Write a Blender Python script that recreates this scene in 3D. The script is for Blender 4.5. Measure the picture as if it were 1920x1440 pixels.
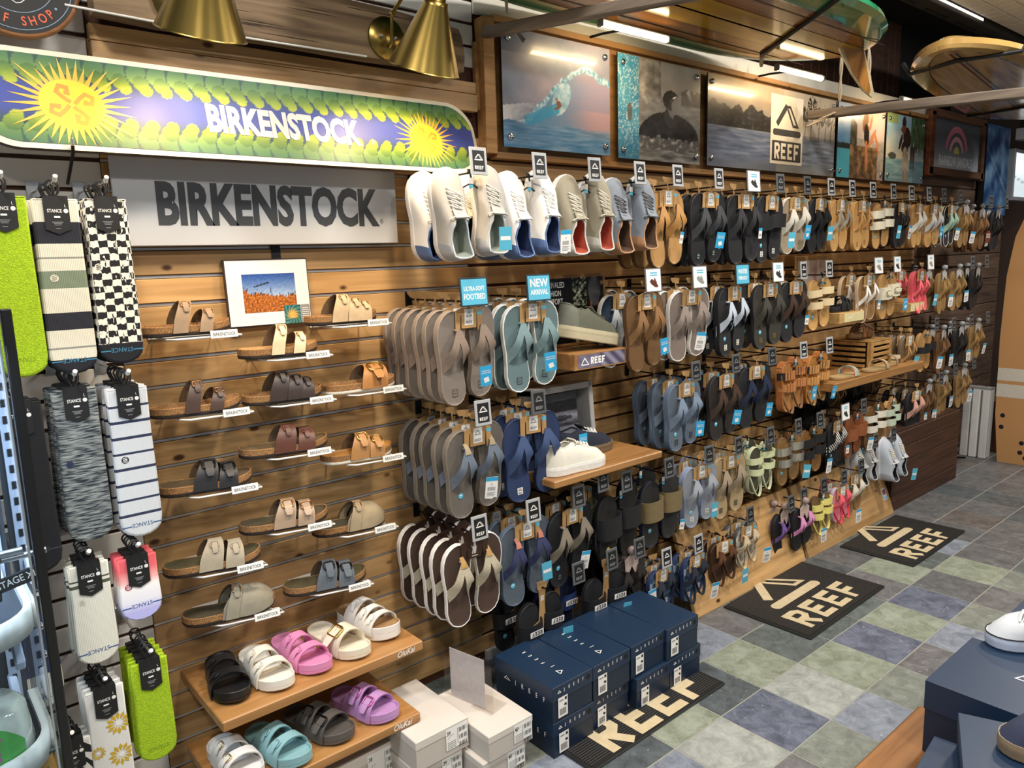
import bpy, bmesh, math, random
from mathutils import Vector, Matrix, noise
random.seed(7)
for o in list(bpy.data.objects): bpy.data.objects.remove(o)
SC = bpy.context.scene
COL = SC.collection
PI = math.pi

# ---------------------------------------------------------------- camera
cam_d = bpy.data.cameras.new('camera'); cam = bpy.data.objects.new('camera', cam_d); COL.objects.link(cam)
cam_d.sensor_fit = 'HORIZONTAL'; cam_d.sensor_width = 36; cam_d.lens = 36 * 1417.13 / 1920
cam_d.clip_start = .05; cam_d.clip_end = 60
_R = Vector((0.7621509, -0.64669562, -0.03017919)); _U = Vector((0.12908032, 0.10611454, 0.98594015)); _F = Vector((0.63440073, 0.75533071, -0.16435097))
cam.matrix_world = Matrix(((_R.x, _U.x, -_F.x, 0), (_R.y, _U.y, -_F.y, -2.232), (_R.z, _U.z, -_F.z, 1.577), (0, 0, 0, 1)))
SC.camera = cam

# ---------------------------------------------------------------- world, lights, exposure
w = bpy.data.worlds.new('world'); SC.world = w; w.use_nodes = True
w.node_tree.nodes['Background'].inputs[0].default_value = (.75, .82, .92, 1)
w.node_tree.nodes['Background'].inputs[1].default_value = .20
SC.view_settings.view_transform = 'Standard'; SC.view_settings.look = 'None'
SC.view_settings.gamma = 1; SC.view_settings.exposure = 0.0; SC.view_settings.use_curve_mapping = False

def area(name, loc, tgt, size, energy, col, sy=None):
    d = bpy.data.lights.new(name, 'AREA'); d.energy = energy; d.color = col
    d.shape = 'RECTANGLE' if sy else 'DISK'; d.size = size
    if sy: d.size_y = sy
    o = bpy.data.objects.new(name, d); COL.objects.link(o); o.location = loc
    o.rotation_euler = (Vector(tgt) - Vector(loc)).to_track_quat('-Z', 'Y').to_euler()
    return o
NEUT = (1, .93, .84)
# the shop's round ceiling downlights (fixtures are built with the ceiling)
DOWNLIGHTS = [(-.1, -1.25), (1.35, -1.5), (2.9, -1.5), (4.5, -1.5), (6.3, -1.45), (1.2, -3.2), (3.6, -3.2), (-.5, -3.4)]
for i, (x, y) in enumerate(DOWNLIGHTS):
    area('downlight_lamp', (x, y, 3.18), (x, y, 0), .3, 40, NEUT)

# ---------------------------------------------------------------- materials
def lin(c): return c / 12.92 if c <= .04045 else ((c + .055) / 1.055) ** 2.4
def hx(h):
    h = h.lstrip('#'); return tuple(lin(int(h[i:i + 2], 16) / 255) for i in (0, 2, 4)) + (1,)
_M = {}
def newmat(name):
    m = bpy.data.materials.new(name); m.use_nodes = True
    nt = m.node_tree; return m, nt, nt.nodes['Principled BSDF']
def mat(col, rough=.55, metal=0, var=.12, scale=60, bump=0, bscale=None, emit=0, coat=0, spec=.5, tag=''):
    k = (col, rough, metal, var, scale, bump, bscale, emit, coat, spec)
    if k in _M: return _M[k]
    m, nt, b = newmat(tag or 'surface_' + col.strip('#'))
    c = hx(col); N = nt.nodes; Lk = nt.links
    b.inputs['Base Color'].default_value = c; b.inputs['Roughness'].default_value = rough; b.inputs['Metallic'].default_value = metal
    b.inputs['Coat Weight'].default_value = coat; b.inputs['Specular IOR Level'].default_value = spec
    if emit:
        b.inputs['Emission Color'].default_value = c; b.inputs['Emission Strength'].default_value = emit
    if var or bump:
        tc = N.new('ShaderNodeTexCoord'); nz = N.new('ShaderNodeTexNoise'); nz.inputs['Scale'].default_value = scale; nz.inputs['Detail'].default_value = 3
        Lk.new(tc.outputs['Object'], nz.inputs['Vector'])
        if var:
            mx = N.new('ShaderNodeMix'); mx.data_type = 'RGBA'; lo = tuple(x * (1 - var * 1.6) for x in c[:3]) + (1,); hi = tuple(min(1, x * (1 + var)) for x in c[:3]) + (1,)
            mx.inputs[6].default_value = lo; mx.inputs[7].default_value = hi
            Lk.new(nz.outputs['Fac'], mx.inputs[0]); Lk.new(mx.outputs[2], b.inputs['Base Color'])
        if bump:
            bp = N.new('ShaderNodeBump'); bp.inputs['Strength'].default_value = bump; bp.inputs['Distance'].default_value = .002
            n2 = nz
            if bscale:
                n2 = N.new('ShaderNodeTexNoise'); n2.inputs['Scale'].default_value = bscale; Lk.new(tc.outputs['Object'], n2.inputs['Vector'])
            Lk.new(n2.outputs['Fac'], bp.inputs['Height']); Lk.new(bp.outputs['Normal'], b.inputs['Normal'])
    _M[k] = m; return m
def wood(name, c1, c2, c3=None, ax='x', rough=.5, knots=.0, sc=1., bump=.15):
    if name in _M: return _M[name]
    m, nt, b = newmat(name); N = nt.nodes; Lk = nt.links
    tc = N.new('ShaderNodeTexCoord'); oi = N.new('ShaderNodeObjectInfo')
    cm = N.new('ShaderNodeCombineXYZ'); mul = N.new('ShaderNodeMath'); mul.operation = 'MULTIPLY'; mul.inputs[1].default_value = 37.
    Lk.new(oi.outputs['Random'], mul.inputs[0])
    for k in range(3): Lk.new(mul.outputs[0], cm.inputs[k])
    ad = N.new('ShaderNodeVectorMath'); Lk.new(tc.outputs['Object'], ad.inputs[0]); Lk.new(cm.outputs[0], ad.inputs[1])
    mp = N.new('ShaderNodeMapping'); s = [28 * sc] * 3; s['xyz'.index(ax)] = 1.6 * sc
    mp.inputs['Scale'].default_value = s; Lk.new(ad.outputs[0], mp.inputs['Vector'])
    nz = N.new('ShaderNodeTexNoise'); nz.inputs['Scale'].default_value = 1.; nz.inputs['Detail'].default_value = 5; nz.inputs['Distortion'].default_value = .8
    Lk.new(mp.outputs[0], nz.inputs['Vector'])
    cr = N.new('ShaderNodeValToRGB'); e = cr.color_ramp.elements
    e[0].position = .3; e[0].color = hx(c2); e[1].position = .62; e[1].color = hx(c1)
    Lk.new(nz.outputs['Fac'], cr.inputs[0]); out = cr.outputs[0]
    # plank to plank tone
    hs = N.new('ShaderNodeHueSaturation'); mr = N.new('ShaderNodeMapRange'); mr.inputs[3].default_value = .82; mr.inputs[4].default_value = 1.16
    Lk.new(oi.outputs['Random'], mr.inputs[0]); Lk.new(mr.outputs[0], hs.inputs['Value']); Lk.new(out, hs.inputs['Color']); out = hs.outputs[0]
    if knots:
        m2 = N.new('ShaderNodeMapping'); s2 = [9.] * 3; s2['xyz'.index(ax)] = 5.; m2.inputs['Scale'].default_value = s2; Lk.new(ad.outputs[0], m2.inputs['Vector'])
        vo = N.new('ShaderNodeTexVoronoi'); vo.inputs['Scale'].default_value = 1.; Lk.new(m2.outputs[0], vo.inputs['Vector'])
        r2 = N.new('ShaderNodeValToRGB'); f = r2.color_ramp.elements; f[0].position = knots * .55; f[0].color = (1, 1, 1, 1); f[1].position = knots; f[1].color = (0, 0, 0, 1)
        Lk.new(vo.outputs['Distance'], r2.inputs[0])
        mx = N.new('ShaderNodeMix'); mx.data_type = 'RGBA'; mx.inputs[7].default_value = hx(c3 or '3a1d0c'); Lk.new(r2.outputs[0], mx.inputs[0]); Lk.new(out, mx.inputs[6]); out = mx.outputs[2]
    Lk.new(out, b.inputs['Base Color']); b.inputs['Roughness'].default_value = rough
    bp = N.new('ShaderNodeBump'); bp.inputs['Strength'].default_value = bump; bp.inputs['Distance'].default_value = .003; Lk.new(nz.outputs['Fac'], bp.inputs['Height']); Lk.new(bp.outputs[0], b.inputs['Normal'])
    _M[name] = m; return m
def printmat(rough=.35, coat=0, spec=.5):
    k = ('print', rough, coat, spec)
    if k in _M: return _M[k]
    m, nt, b = newmat('printed_image'); a = nt.nodes.new('ShaderNodeAttribute'); a.attribute_name = 'Col'
    nt.links.new(a.outputs['Color'], b.inputs['Base Color']); b.inputs['Roughness'].default_value = rough; b.inputs['Coat Weight'].default_value = coat; b.inputs['Specular IOR Level'].default_value = spec
    _M[k] = m; return m
def bandmat(name, bands, rough=.9, axis=2, rib=0):
    """fabric with crosswise bands: bands = [(start, hex), ...] along the object's axis"""
    if name in _M: return _M[name]
    m, nt, b = newmat(name); N = nt.nodes; Lk = nt.links
    tc = N.new('ShaderNodeTexCoord'); sp = N.new('ShaderNodeSeparateXYZ'); Lk.new(tc.outputs['Object'], sp.inputs[0])
    mr = N.new('ShaderNodeMapRange'); mr.inputs[1].default_value = 0; mr.inputs[2].default_value = -.36; Lk.new(sp.outputs[axis], mr.inputs[0])
    cr = N.new('ShaderNodeValToRGB'); cr.color_ramp.interpolation = 'CONSTANT'
    while len(cr.color_ramp.elements) < len(bands): cr.color_ramp.elements.new(.5)
    for e, (p, c) in zip(cr.color_ramp.elements, bands): e.position = p
    for e, (p, c) in zip(cr.color_ramp.elements, bands): e.color = hx(c)
    Lk.new(mr.outputs[0], cr.inputs[0]); Lk.new(cr.outputs[0], b.inputs['Base Color']); b.inputs['Roughness'].default_value = rough
    wv = N.new('ShaderNodeTexWave'); wv.inputs['Scale'].default_value = 90; Lk.new(tc.outputs['Object'], wv.inputs['Vector'])
    bp = N.new('ShaderNodeBump'); bp.inputs['Strength'].default_value = .35; bp.inputs['Distance'].default_value = .002; Lk.new(wv.outputs['Fac'], bp.inputs['Height']); Lk.new(bp.outputs[0], b.inputs['Normal'])
    _M[name] = m; return m

# ---------------------------------------------------------------- mesh building
class MB:
    def __init__(s): s.v = []; s.f = []; s.fm = []; s.fs = []; s.mats = []; s.T = None; s.cols = None
    def mi(s, m):
        if m not in s.mats: s.mats.append(m)
        return s.mats.index(m)
    def add(s, vs, fs, m, smooth=False, T=None):
        o = len(s.v); T = T or s.T
        s.v += [tuple(T @ Vector(p)) for p in vs] if T else [tuple(p) for p in vs]
        i = s.mi(m)
        for f in fs: s.f.append([o + k for k in f]); s.fm.append(i); s.fs.append(smooth)
        return s
    def box(s, c, d, m, bev=0, T=None):
        x, y, z = c; a, b, e = d[0] / 2, d[1] / 2, d[2] / 2
        if not bev:
            vs = [(x + i * a, y + j * b, z + k * e) for i in (-1, 1) for j in (-1, 1) for k in (-1, 1)]
            return s.add(vs, [(0, 1, 3, 2), (4, 6, 7, 5), (0, 4, 5, 1), (2, 3, 7, 6), (0, 2, 6, 4), (1, 5, 7, 3)], m, False, T)
        t = min(bev, a * .9, b * .9, e * .9); vs = []; ix = {}
        for i in (-1, 1):
            for j in (-1, 1):
                for k in (-1, 1):
                    for q in range(3):
                        p = [a, b, e]
                        for r in range(3):
                            if r != q: p[r] -= t
                        ix[i, j, k, q] = len(vs); vs.append((x + i * p[0], y + j * p[1], z + k * p[2]))
        fs = []
        for i in (-1, 1):
            fs.append([ix[i, j, k, 0] for j, k in ((-1, -1), (1, -1), (1, 1), (-1, 1))][::i])
            fs.append([ix[j, i, k, 1] for j, k in ((-1, -1), (1, -1), (1, 1), (-1, 1))][::-i])
            fs.append([ix[j, k, i, 2] for j, k in ((-1, -1), (1, -1), (1, 1), (-1, 1))][::i])
        for i in (-1, 1):
            for j in (-1, 1):
                fs.append((ix[i, j, -1, 0], ix[i, j, 1, 0], ix[i, j, 1, 1], ix[i, j, -1, 1])[::1 if i * j > 0 else -1])
                fs.append((ix[i, -1, j, 0], ix[i, 1, j, 0], ix[i, 1, j, 2], ix[i, -1, j, 2])[::-1 if i * j > 0 else 1])
                fs.append((ix[-1, i, j, 1], ix[1, i, j, 1], ix[1, i, j, 2], ix[-1, i, j, 2])[::1 if i * j > 0 else -1])
                for k in (-1, 1): fs.append((ix[i, j, k, 0], ix[i, j, k, 1], ix[i, j, k, 2])[::1 if i * j * k > 0 else -1])
        return s.add(vs, fs, m, False, T)
    def prism(s, poly, d0, d1, m, plane='xz', T=None, mside=None):
        """extrude a 2D polygon; plane xz -> depth along y, xy -> depth along z, yz -> depth along x"""
        def P(p, d): return {'xz': (p[0], d, p[1]), 'xy': (p[0], p[1], d), 'yz': (d, p[0], p[1])}[plane]
        n = len(poly); ar = sum(poly[i][0] * poly[(i + 1) % n][1] - poly[(i + 1) % n][0] * poly[i][1] for i in range(n))
        if ar < 0: poly = poly[::-1]
        flip = (plane == 'xz')
        vs = [P(p, d0) for p in poly] + [P(p, d1) for p in poly]
        lo, hi = list(range(n)), list(range(n, 2 * n))
        up = d1 > d0
        if flip: up = not up
        fs = [lo[::-1] if up else lo, hi if up else hi[::-1]]
        s.add(vs, fs, m, False, T)
        sd = [(i, (i + 1) % n, n + (i + 1) % n, n + i) for i in range(n)]
        if not up: sd = [q[::-1] for q in sd]
        return s.add(vs, sd, mside or m, False, T)
    def flat(s, poly, d, m, plane='xz', T=None):
        n = len(poly); ar = sum(poly[i][0] * poly[(i + 1) % n][1] - poly[(i + 1) % n][0] * poly[i][1] for i in range(n))
        if ar < 0: poly = poly[::-1]
        if plane == 'xz': return s.add([(p[0], d, p[1]) for p in poly], [list(range(n))], m, False, T)
        if plane == 'xy': return s.add([(p[0], p[1], d) for p in poly], [list(range(n))], m, False, T)
    def tube(s, pts, r, m, n=8, caps=True, T=None, closed=False):
        pts = [Vector(p) for p in pts]; N = len(pts); rings = []; vs = []
        rr = r if isinstance(r, (list, tuple)) else [r] * N
        prev = None
        for i, p in enumerate(pts):
            if closed: t = (pts[(i + 1) % N] - pts[i - 1])
            else: t = pts[min(i + 1, N - 1)] - pts[max(i - 1, 0)]
            t.normalize()
            if prev is None:
                a = t.orthogonal().normalized()
            else:
                a = (prev - t * prev.dot(t)); a = a.normalized() if a.length > 1e-6 else t.orthogonal().normalized()
            prev = a; b = t.cross(a)
            rings.append(len(vs))
            for k in range(n):
                an = 2 * PI * k / n; vs.append(p + (a * math.cos(an) + b * math.sin(an)) * rr[i])
        fs = []
        for i in range(N if closed else N - 1):
            o, q = rings[i], rings[(i + 1) % N]
            for k in range(n): fs.append((o + k, o + (k + 1) % n, q + (k + 1) % n, q + k))
        s.add(vs, fs, m, True, T)
        if caps and not closed:
            s.add(vs[:n], [list(range(n))[::-1]], m, False, T); s.add(vs[-n:], [list(range(n))], m, False, T)
        return s
    def lathe(s, prof, m, n=24, T=None, smooth=True):
        vs = []; fs = []
        for r, z in prof:
            for k in range(n): a = 2 * PI * k / n; vs.append((r * math.cos(a), r * math.sin(a), z))
        for i in range(len(prof) - 1):
            for k in range(n): fs.append((i * n + k, i * n + (k + 1) % n, (i + 1) * n + (k + 1) % n, (i + 1) * n + k))
        return s.add(vs, fs, m, smooth, T)
    def disc(s, c, r, m, n=20, plane='xz', d=0, T=None, rz=None):
        poly = [(c[0] + r * math.cos(2 * PI * k / n), c[1] + (rz or r) * math.sin(2 * PI * k / n)) for k in range(n)]
        return s.flat(poly, d, m, plane, T)
    def ribbon(s, pts, wv, th, m, T=None, smooth=True, m2=None):
        """strap: centre points, half-width vectors, thickness"""
        pts = [Vector(p) for p in pts]; wv = [Vector(q) for q in wv]; vs = []; N = len(pts); NN = []
        for i in range(N):
            t = (pts[min(i + 1, N - 1)] - pts[max(i - 1, 0)]); nn = wv[i].cross(t)
            NN.append(nn.normalized() * (th / 2) if nn.length > 1e-9 else Vector((0, 0, th / 2)))
        if sum(q.z for q in NN) < -1e-9: wv = [-q for q in wv]; NN = [-q for q in NN]
        for i in range(N):
            nn = NN[i]
            vs += [pts[i] - wv[i] - nn, pts[i] + wv[i] - nn, pts[i] + wv[i] + nn, pts[i] - wv[i] + nn]
        a = []; b = []
        for i in range(N - 1):
            o = 4 * i; q = o + 4
            for k in range(4):
                (b if k == 2 else a).append((o + k, q + k, q + (k + 1) % 4, o + (k + 1) % 4))
        s.add(vs, a, m2 or m, smooth, T); s.add(vs, b, m, smooth, T)
        s.add(vs[:4], [(0, 1, 2, 3)], m, False, T); return s.add(vs[-4:], [(3, 2, 1, 0)], m, False, T)
    def stroke(s, pts, w, d, m, plane='xz', T=None, closed=False):
        """flat polyline of width w, each segment a quad, mitred"""
        pts = [Vector((p[0], p[1])) for p in pts]; N = len(pts); L = []; Rr = []
        for i in range(N):
            a = pts[i - 1] if (i or closed) else None; b = pts[(i + 1) % N] if (i < N - 1 or closed) else None
            t1 = (pts[i] - a).normalized() if a is not None else None; t2 = (b - pts[i]).normalized() if b is not None else None
            if t1 is None: t1 = t2
            if t2 is None: t2 = t1
            n1 = Vector((-t1.y, t1.x)); n2 = Vector((-t2.y, t2.x)); mm = (n1 + n2)
            mm = mm.normalized() if mm.length > 1e-6 else n1
            k = 1 / max(.45, mm.dot(n1)); L.append(pts[i] + mm * w / 2 * k); Rr.append(pts[i] - mm * w / 2 * k)
        for i in range(N if closed else N - 1):
            j = (i + 1) % N
            s.flat([tuple(Rr[i]), tuple(Rr[j]), tuple(L[j]), tuple(L[i])], d, m, plane, T)
        return s
    def build(s, name, parent=None, loc=(0, 0, 0), rot=(0, 0, 0)):
        me = bpy.data.meshes.new(name); me.from_pydata(s.v, [], s.f)
        for m in s.mats: me.materials.append(m)
        me.polygons.foreach_set('material_index', s.fm); me.polygons.foreach_set('use_smooth', s.fs)
        if s.cols:
            at = me.color_attributes.new('Col', 'FLOAT_COLOR', 'POINT'); fl = []
            for c in s.cols: fl += c
            at.data.foreach_set('color', fl)
        me.update()
        o = bpy.data.objects.new(name, me); COL.objects.link(o); o.location = loc; o.rotation_euler = rot
        if parent: o.parent = parent
        return o
def thing(name, label, cat, loc=(0, 0, 0), rot=(0, 0, 0), group=None):
    o = bpy.data.objects.new(name, None); COL.objects.link(o); o.location = loc; o.rotation_euler = rot
    o.empty_display_size = .05
    tag(o, label, cat, group); return o
def tag(o, label, cat, group=None, kind=None):
    o['label'] = label; o['category'] = cat
    if group: o['group'] = group
    if kind: o['kind'] = kind
    return o
def struct(o): o['kind'] = 'structure'; return o
def stuff(o): o['kind'] = 'stuff'; return o
_kids = {}
def copy_tree(o, parent=None):
    c = o.copy(); COL.objects.link(c); c.parent = parent
    if o not in _kids: _kids[o] = list(o.children)
    for ch in _kids[o]: copy_tree(ch, c)
    return c
_TX = {}
def text(mb, s, size, m, T=None, sx=1., bold=0., align='CENTER', d=0, plane='xz', shear=0):
    """flat lettering, real letter outlines; origin at the text's centre baseline"""
    k = (s, bold, align, shear)
    if k not in _TX:
        cu = bpy.data.curves.new('lettering', 'FONT'); cu.body = s; cu.align_x = align; cu.offset = bold; cu.size = 1; cu.resolution_u = 3; cu.shear = shear
        ob = bpy.data.objects.new('lettering', cu); me = ob.to_mesh()
        _TX[k] = ([(v.co.x, v.co.y) for v in me.vertices], [list(p.vertices) for p in me.polygons])
        ob.to_mesh_clear(); bpy.data.objects.remove(ob); bpy.data.curves.remove(cu)
    vs, fs = _TX[k]
    if not fs: return mb
    if plane == 'xz': vv = [(x * size * sx, d, y * size) for x, y in vs]
    else: vv = [(x * size * sx, y * size, d) for x, y in vs]
    mb.add(vv, fs, m, False, T); return mb
def paint(w, h, nx, ny, fn, mt, y=0, x0=None, z0=None, mb=None):
    """a printed picture: grid in the xz plane (facing -y) coloured by fn(u, v) -> (r,g,b) srgb 0..1"""
    mb = mb or MB(); o = len(mb.v); mb.cols = mb.cols or [(1, 1, 1, 1)] * o
    x0 = -w / 2 if x0 is None else x0; z0 = -h / 2 if z0 is None else z0
    vs = []
    for j in range(ny + 1):
        for i in range(nx + 1):
            u, v = i / nx, j / ny; vs.append((x0 + w * u, y, z0 + h * v)); c = fn(u, v)
            mb.cols.append((lin(min(1, max(0, c[0]))), lin(min(1, max(0, c[1]))), lin(min(1, max(0, c[2]))), 1))
    fs = [(j * (nx + 1) + i, j * (nx + 1) + i + 1, (j + 1) * (nx + 1) + i + 1, (j + 1) * (nx + 1) + i) for j in range(ny) for i in range(nx)]
    mb.add(vs, fs, mt); return mb
def pad_cols(mb):
    if mb.cols is not None: mb.cols += [(1, 1, 1, 1)] * (len(mb.v) - len(mb.cols))
    return mb
def TM(loc=(0, 0, 0), rot=(0, 0, 0), sc=1.):
    from mathutils import Euler
    return Matrix.Translation(Vector(loc)) @ Euler(rot).to_matrix().to_4x4() @ Matrix.Scale(sc, 4)
def mix3(a, b, t): t = min(1, max(0, t)); return tuple(a[i] + (b[i] - a[i]) * t for i in range(3))
def sst(a, b, x): t = min(1, max(0, (x - a) / (b - a))); return t * t * (3 - 2 * t)
def nz(x, y, z=0., o=4): return noise.fractal(Vector((x, y, z)), 1., 2., o)
def rgb(h): h = h.lstrip('#'); return tuple(int(h[i:i + 2], 16) / 255 for i in (0, 2, 4))

# common materials
BLACK = mat('17181a', .5); BLK2 = mat('0c0d0f', .6); WHITE = mat('f0efea', .5, var=.03); CHROME = mat('c9cbcd', .18, 1, var=0)
DARKM = mat('1b1b1c', .4, .6); KRAFT = mat('b08a58', .85, var=.08, scale=200); GREYP = mat('a9abad', .45, var=.03); GREYD = mat('55585b', .5, var=.03)
CYAN = mat('2fa3d6', .5, var=0); CYAN2 = mat('57b2cf', .5, var=0); PAPER = mat('ecebe8', .7, var=.02); INK = mat('222427', .8, var=0); INKG = mat('7d8082', .8, var=0)
WSTK = mat('e6e4e0', .6, var=0)
PINE = wood('pine_board', 'c8a06c', 'a07c4e', '4a2a14', knots=.105, rough=.42)
PINE2 = wood('pine_board_dull', 'ad8250', '876238', '3a2010', knots=.1, rough=.5)
SHELFW = wood('shelf_wood', 'a97c4a', '8a6034', rough=.4, sc=1.2)
OLDW = wood('weathered_wood', '8b7458', '55432f', rough=.8, sc=1.3, bump=.8)
DKW = wood('dark_stained_wood', '4a2d1c', '2c1a10', rough=.6)
GREYW = wood('grey_pole_wood', '7d7063', '564c43', ax='y', rough=.75, sc=1.2, bump=.4)
# ================================================================ the setting
PITCH = .0762; SLOT0 = 1.6309
def slot(k): return SLOT0 - k * PITCH
WPAINT = mat('d9d8d4', .6, var=.03, scale=8)
SLOTBR = mat('4b2a17', .7)
ALU = mat('c6c9cc', .28, .55, var=.05, scale=4)
# back wall: a dark backing; the boards, rails and panels that face it are its pieces
mb = MB(); mb.box((2.9, .082, 1.25), (8.6, .14, 2.5), SLOTBR)
wall = struct(mb.build('wall_back'))
def board(name, x0, x1, z0, z1, m, parent, y0=0., y1=.012, bev=.0015):
    b = MB(); b.box((0, 0, 0), (x1 - x0, y1 - y0, z1 - z0), m, bev); return b.build(name, parent, ((x0 + x1) / 2, (y0 + y1) / 2, (z0 + z1) / 2))
_bm = {}
def sboard(x0, x1, k, m):
    key = (x0, x1, m.name)
    zc = slot(k) + PITCH / 2
    if key not in _bm: _bm[key] = board('slat_board', x0, x1, zc - .0325, zc + .0325, m, wall)
    else:
        o = _bm[key].copy(); COL.objects.link(o); o.parent = wall; o.location = ((x0 + x1) / 2, .006, zc)
for k in range(-6, 22): sboard(.505, 1.69, k, PINE)
for k in range(-4, 22):
    for a, b in ((1.69, 2.91), (2.91, 4.13), (4.13, 5.52)): sboard(a, b, k, PINE)
for k in range(-14, 22): sboard(-.75, .503, k, WPAINT)
for k in range(-14, -7): sboard(.505, 1.742, k, WPAINT)
# aluminium slot liners left panel
first = None
for k in range(-6, 21):
    if first is None:
        b = MB(); b.box((0, 0, 0), (1.18, .006, .0085), ALU, .001); first = b.build('slot_liner', wall, (1.096, .0085, slot(k)))
    else:
        o = first.copy(); COL.objects.link(o); o.parent = wall; o.location = (1.096, .0085, slot(k))
board('header_board', .507, 1.73, 2.09, 2.148, PINE, wall, -.03, 0)
board('header_board', .507, 1.73, 2.151, 2.19, PINE, wall, -.024, 0)
# wooden backing of the photo panels
board('picture_rail_backing', 1.80, 5.5, 1.955, 2.405, PINE2, wall, -.022, 0)
board('picture_rail_stile', 1.75, 1.80, 1.95, 2.41, PINE2, wall, -.05, 0)
board('picture_rail_stile', 1.735, 1.75, 2.10, 2.33, PINE2, wall, -.02, 0)
board('picture_rail_ledge', 1.80, 5.5, 1.935, 1.958, PINE2, wall, -.045, 0)
board('picture_rail_cap', 1.80, 5.5, 2.402, 2.425, PINE2, wall, -.05, 0)
board('painted_band', 1.742, 6.6, 2.425, 2.50, mat('cfccc0', .7, var=.03), wall, -.012, 0)
# rough dark boards at the far end of the wall
FARW = wood('rough_far_boards', '6a5444', '44342a', rough=.8, bump=.6)
for i, (a, b) in enumerate(((1.70, 1.86), (1.865, 1.98), (1.985, 2.05), (2.05, 2.16), (2.16, 2.29), (2.29, 2.42), (1.5, 1.695), (1.3, 1.495), (1.1, 1.295), (.9, 1.095), (.7, .895), (.5, .695), (.25, .495), (0, .245))):
    board('rough_board', 5.525, 7.2, a, b, FARW, wall, 0, .012, .004)
# upper recessed wall of upright boards
mb = MB(); mb.box((2.9, .47, 2.88), (8.6, .04, .76), BLK2); uw = struct(mb.build('wall_upper'))
mb = MB(); mb.box((2.9, .24, 2.49), (8.6, .46, .018), BLK2); mb.build('ledge', uw)
f = None
for i in range(44):
    if f is None: f = board('upright_board', 1.75, 1.843, 2.50, 3.2, DKW, uw, .43, .45, .004); f.location.z = 2.85
    else:
        o = f.copy(); COL.objects.link(o); o.parent = uw; o.location.x = 1.7965 + i * .1
# baseboard
mb = MB(); mb.box((2.0, -.008, .02), (.62, .016, .04), mat('b9bab8', .5)); struct(mb.build('baseboard_back'))
# far wall, ceiling
mb = MB(); mb.box((7.9, -1.5, 1.6), (.1, 5, 3.4), mat('3c2a20', .8)); struct(mb.build('wall_far'))
mb = MB(); mb.box((3.4, -1.8, 3.25), (9.5, 4.8, .06), mat('0b0c0e', .8)); ceil = struct(mb.build('ceiling'))
LTW = mat('fff6e6', .5, var=0, emit=6)
pf = None
for i, (x, y) in enumerate(DOWNLIGHTS):
    b = MB(); b.lathe([(.16, 0), (.17, .0), (.17, .025), (.15, .025)], mat('d8d8d6', .4), 24); b.disc((0, 0), .155, LTW, 24, 'xy', .012)
    b.f[-1] = b.f[-1][::-1]
    o = b.build('downlight', None, (x, y, 3.193)); tag(o, 'round white recessed ceiling downlight ' + ['above the glass case', 'above the foam sandals', 'above the navy boxes', 'above the far mat', 'near the far wall', 'above the bench', 'behind the bench on the right', 'farthest behind the glass case'][i], 'light', 'ceiling downlights')
# pale ribbed light cover and dark track at the ceiling edge, upper right
mb = MB(); PAN = mat('c3c6ca', .6, var=.05)
cp = thing('ceiling_panel', 'grey quilted ceiling panel at the top right corner', 'panel', (5.95, -.76, 2.96))
mb.box((0, 0, 0), (3.2, .78, .02), PAN, .004); mb.build('backing', cp)
q = None
for i in range(32):
    for j in range(7):
        if q is None: b = MB(); b.box((0, 0, 0), (.096, .104, .014), PAN, .005); q = b.build('quilt_pad', cp)
        else: q = q.copy(); COL.objects.link(q); q.parent = cp
        q.location = (-1.55 + i * .1, -.335 + j * .1115, -.014)
ct = thing('ceiling_track', 'dark metal track running along the quilted ceiling panel', 'track', (5.95, -.31, 2.94))
mb = MB(); mb.box((0, -.02, 0), (3.4, .05, .07), mat('222326', .5), .003); mb.box((0, .05, 0), (3.4, .06, .04), mat('2a2b2e', .5), .003); mb.build('rail', ct)
for i in range(7): b = MB(); b.box((-1.4 + i * .45, .05, -.021), (.3, .02, .006), BLK2); b.build('slot', ct)
mb = MB(); mb.box((5.0, -.352, 2.935), (.9, .012, .012), mat('fff0d8', .5, var=0, emit=4)); p = mb.build('edge_light'); tag(p, 'thin bright light strip beside the quilted ceiling panel', 'light')

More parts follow.
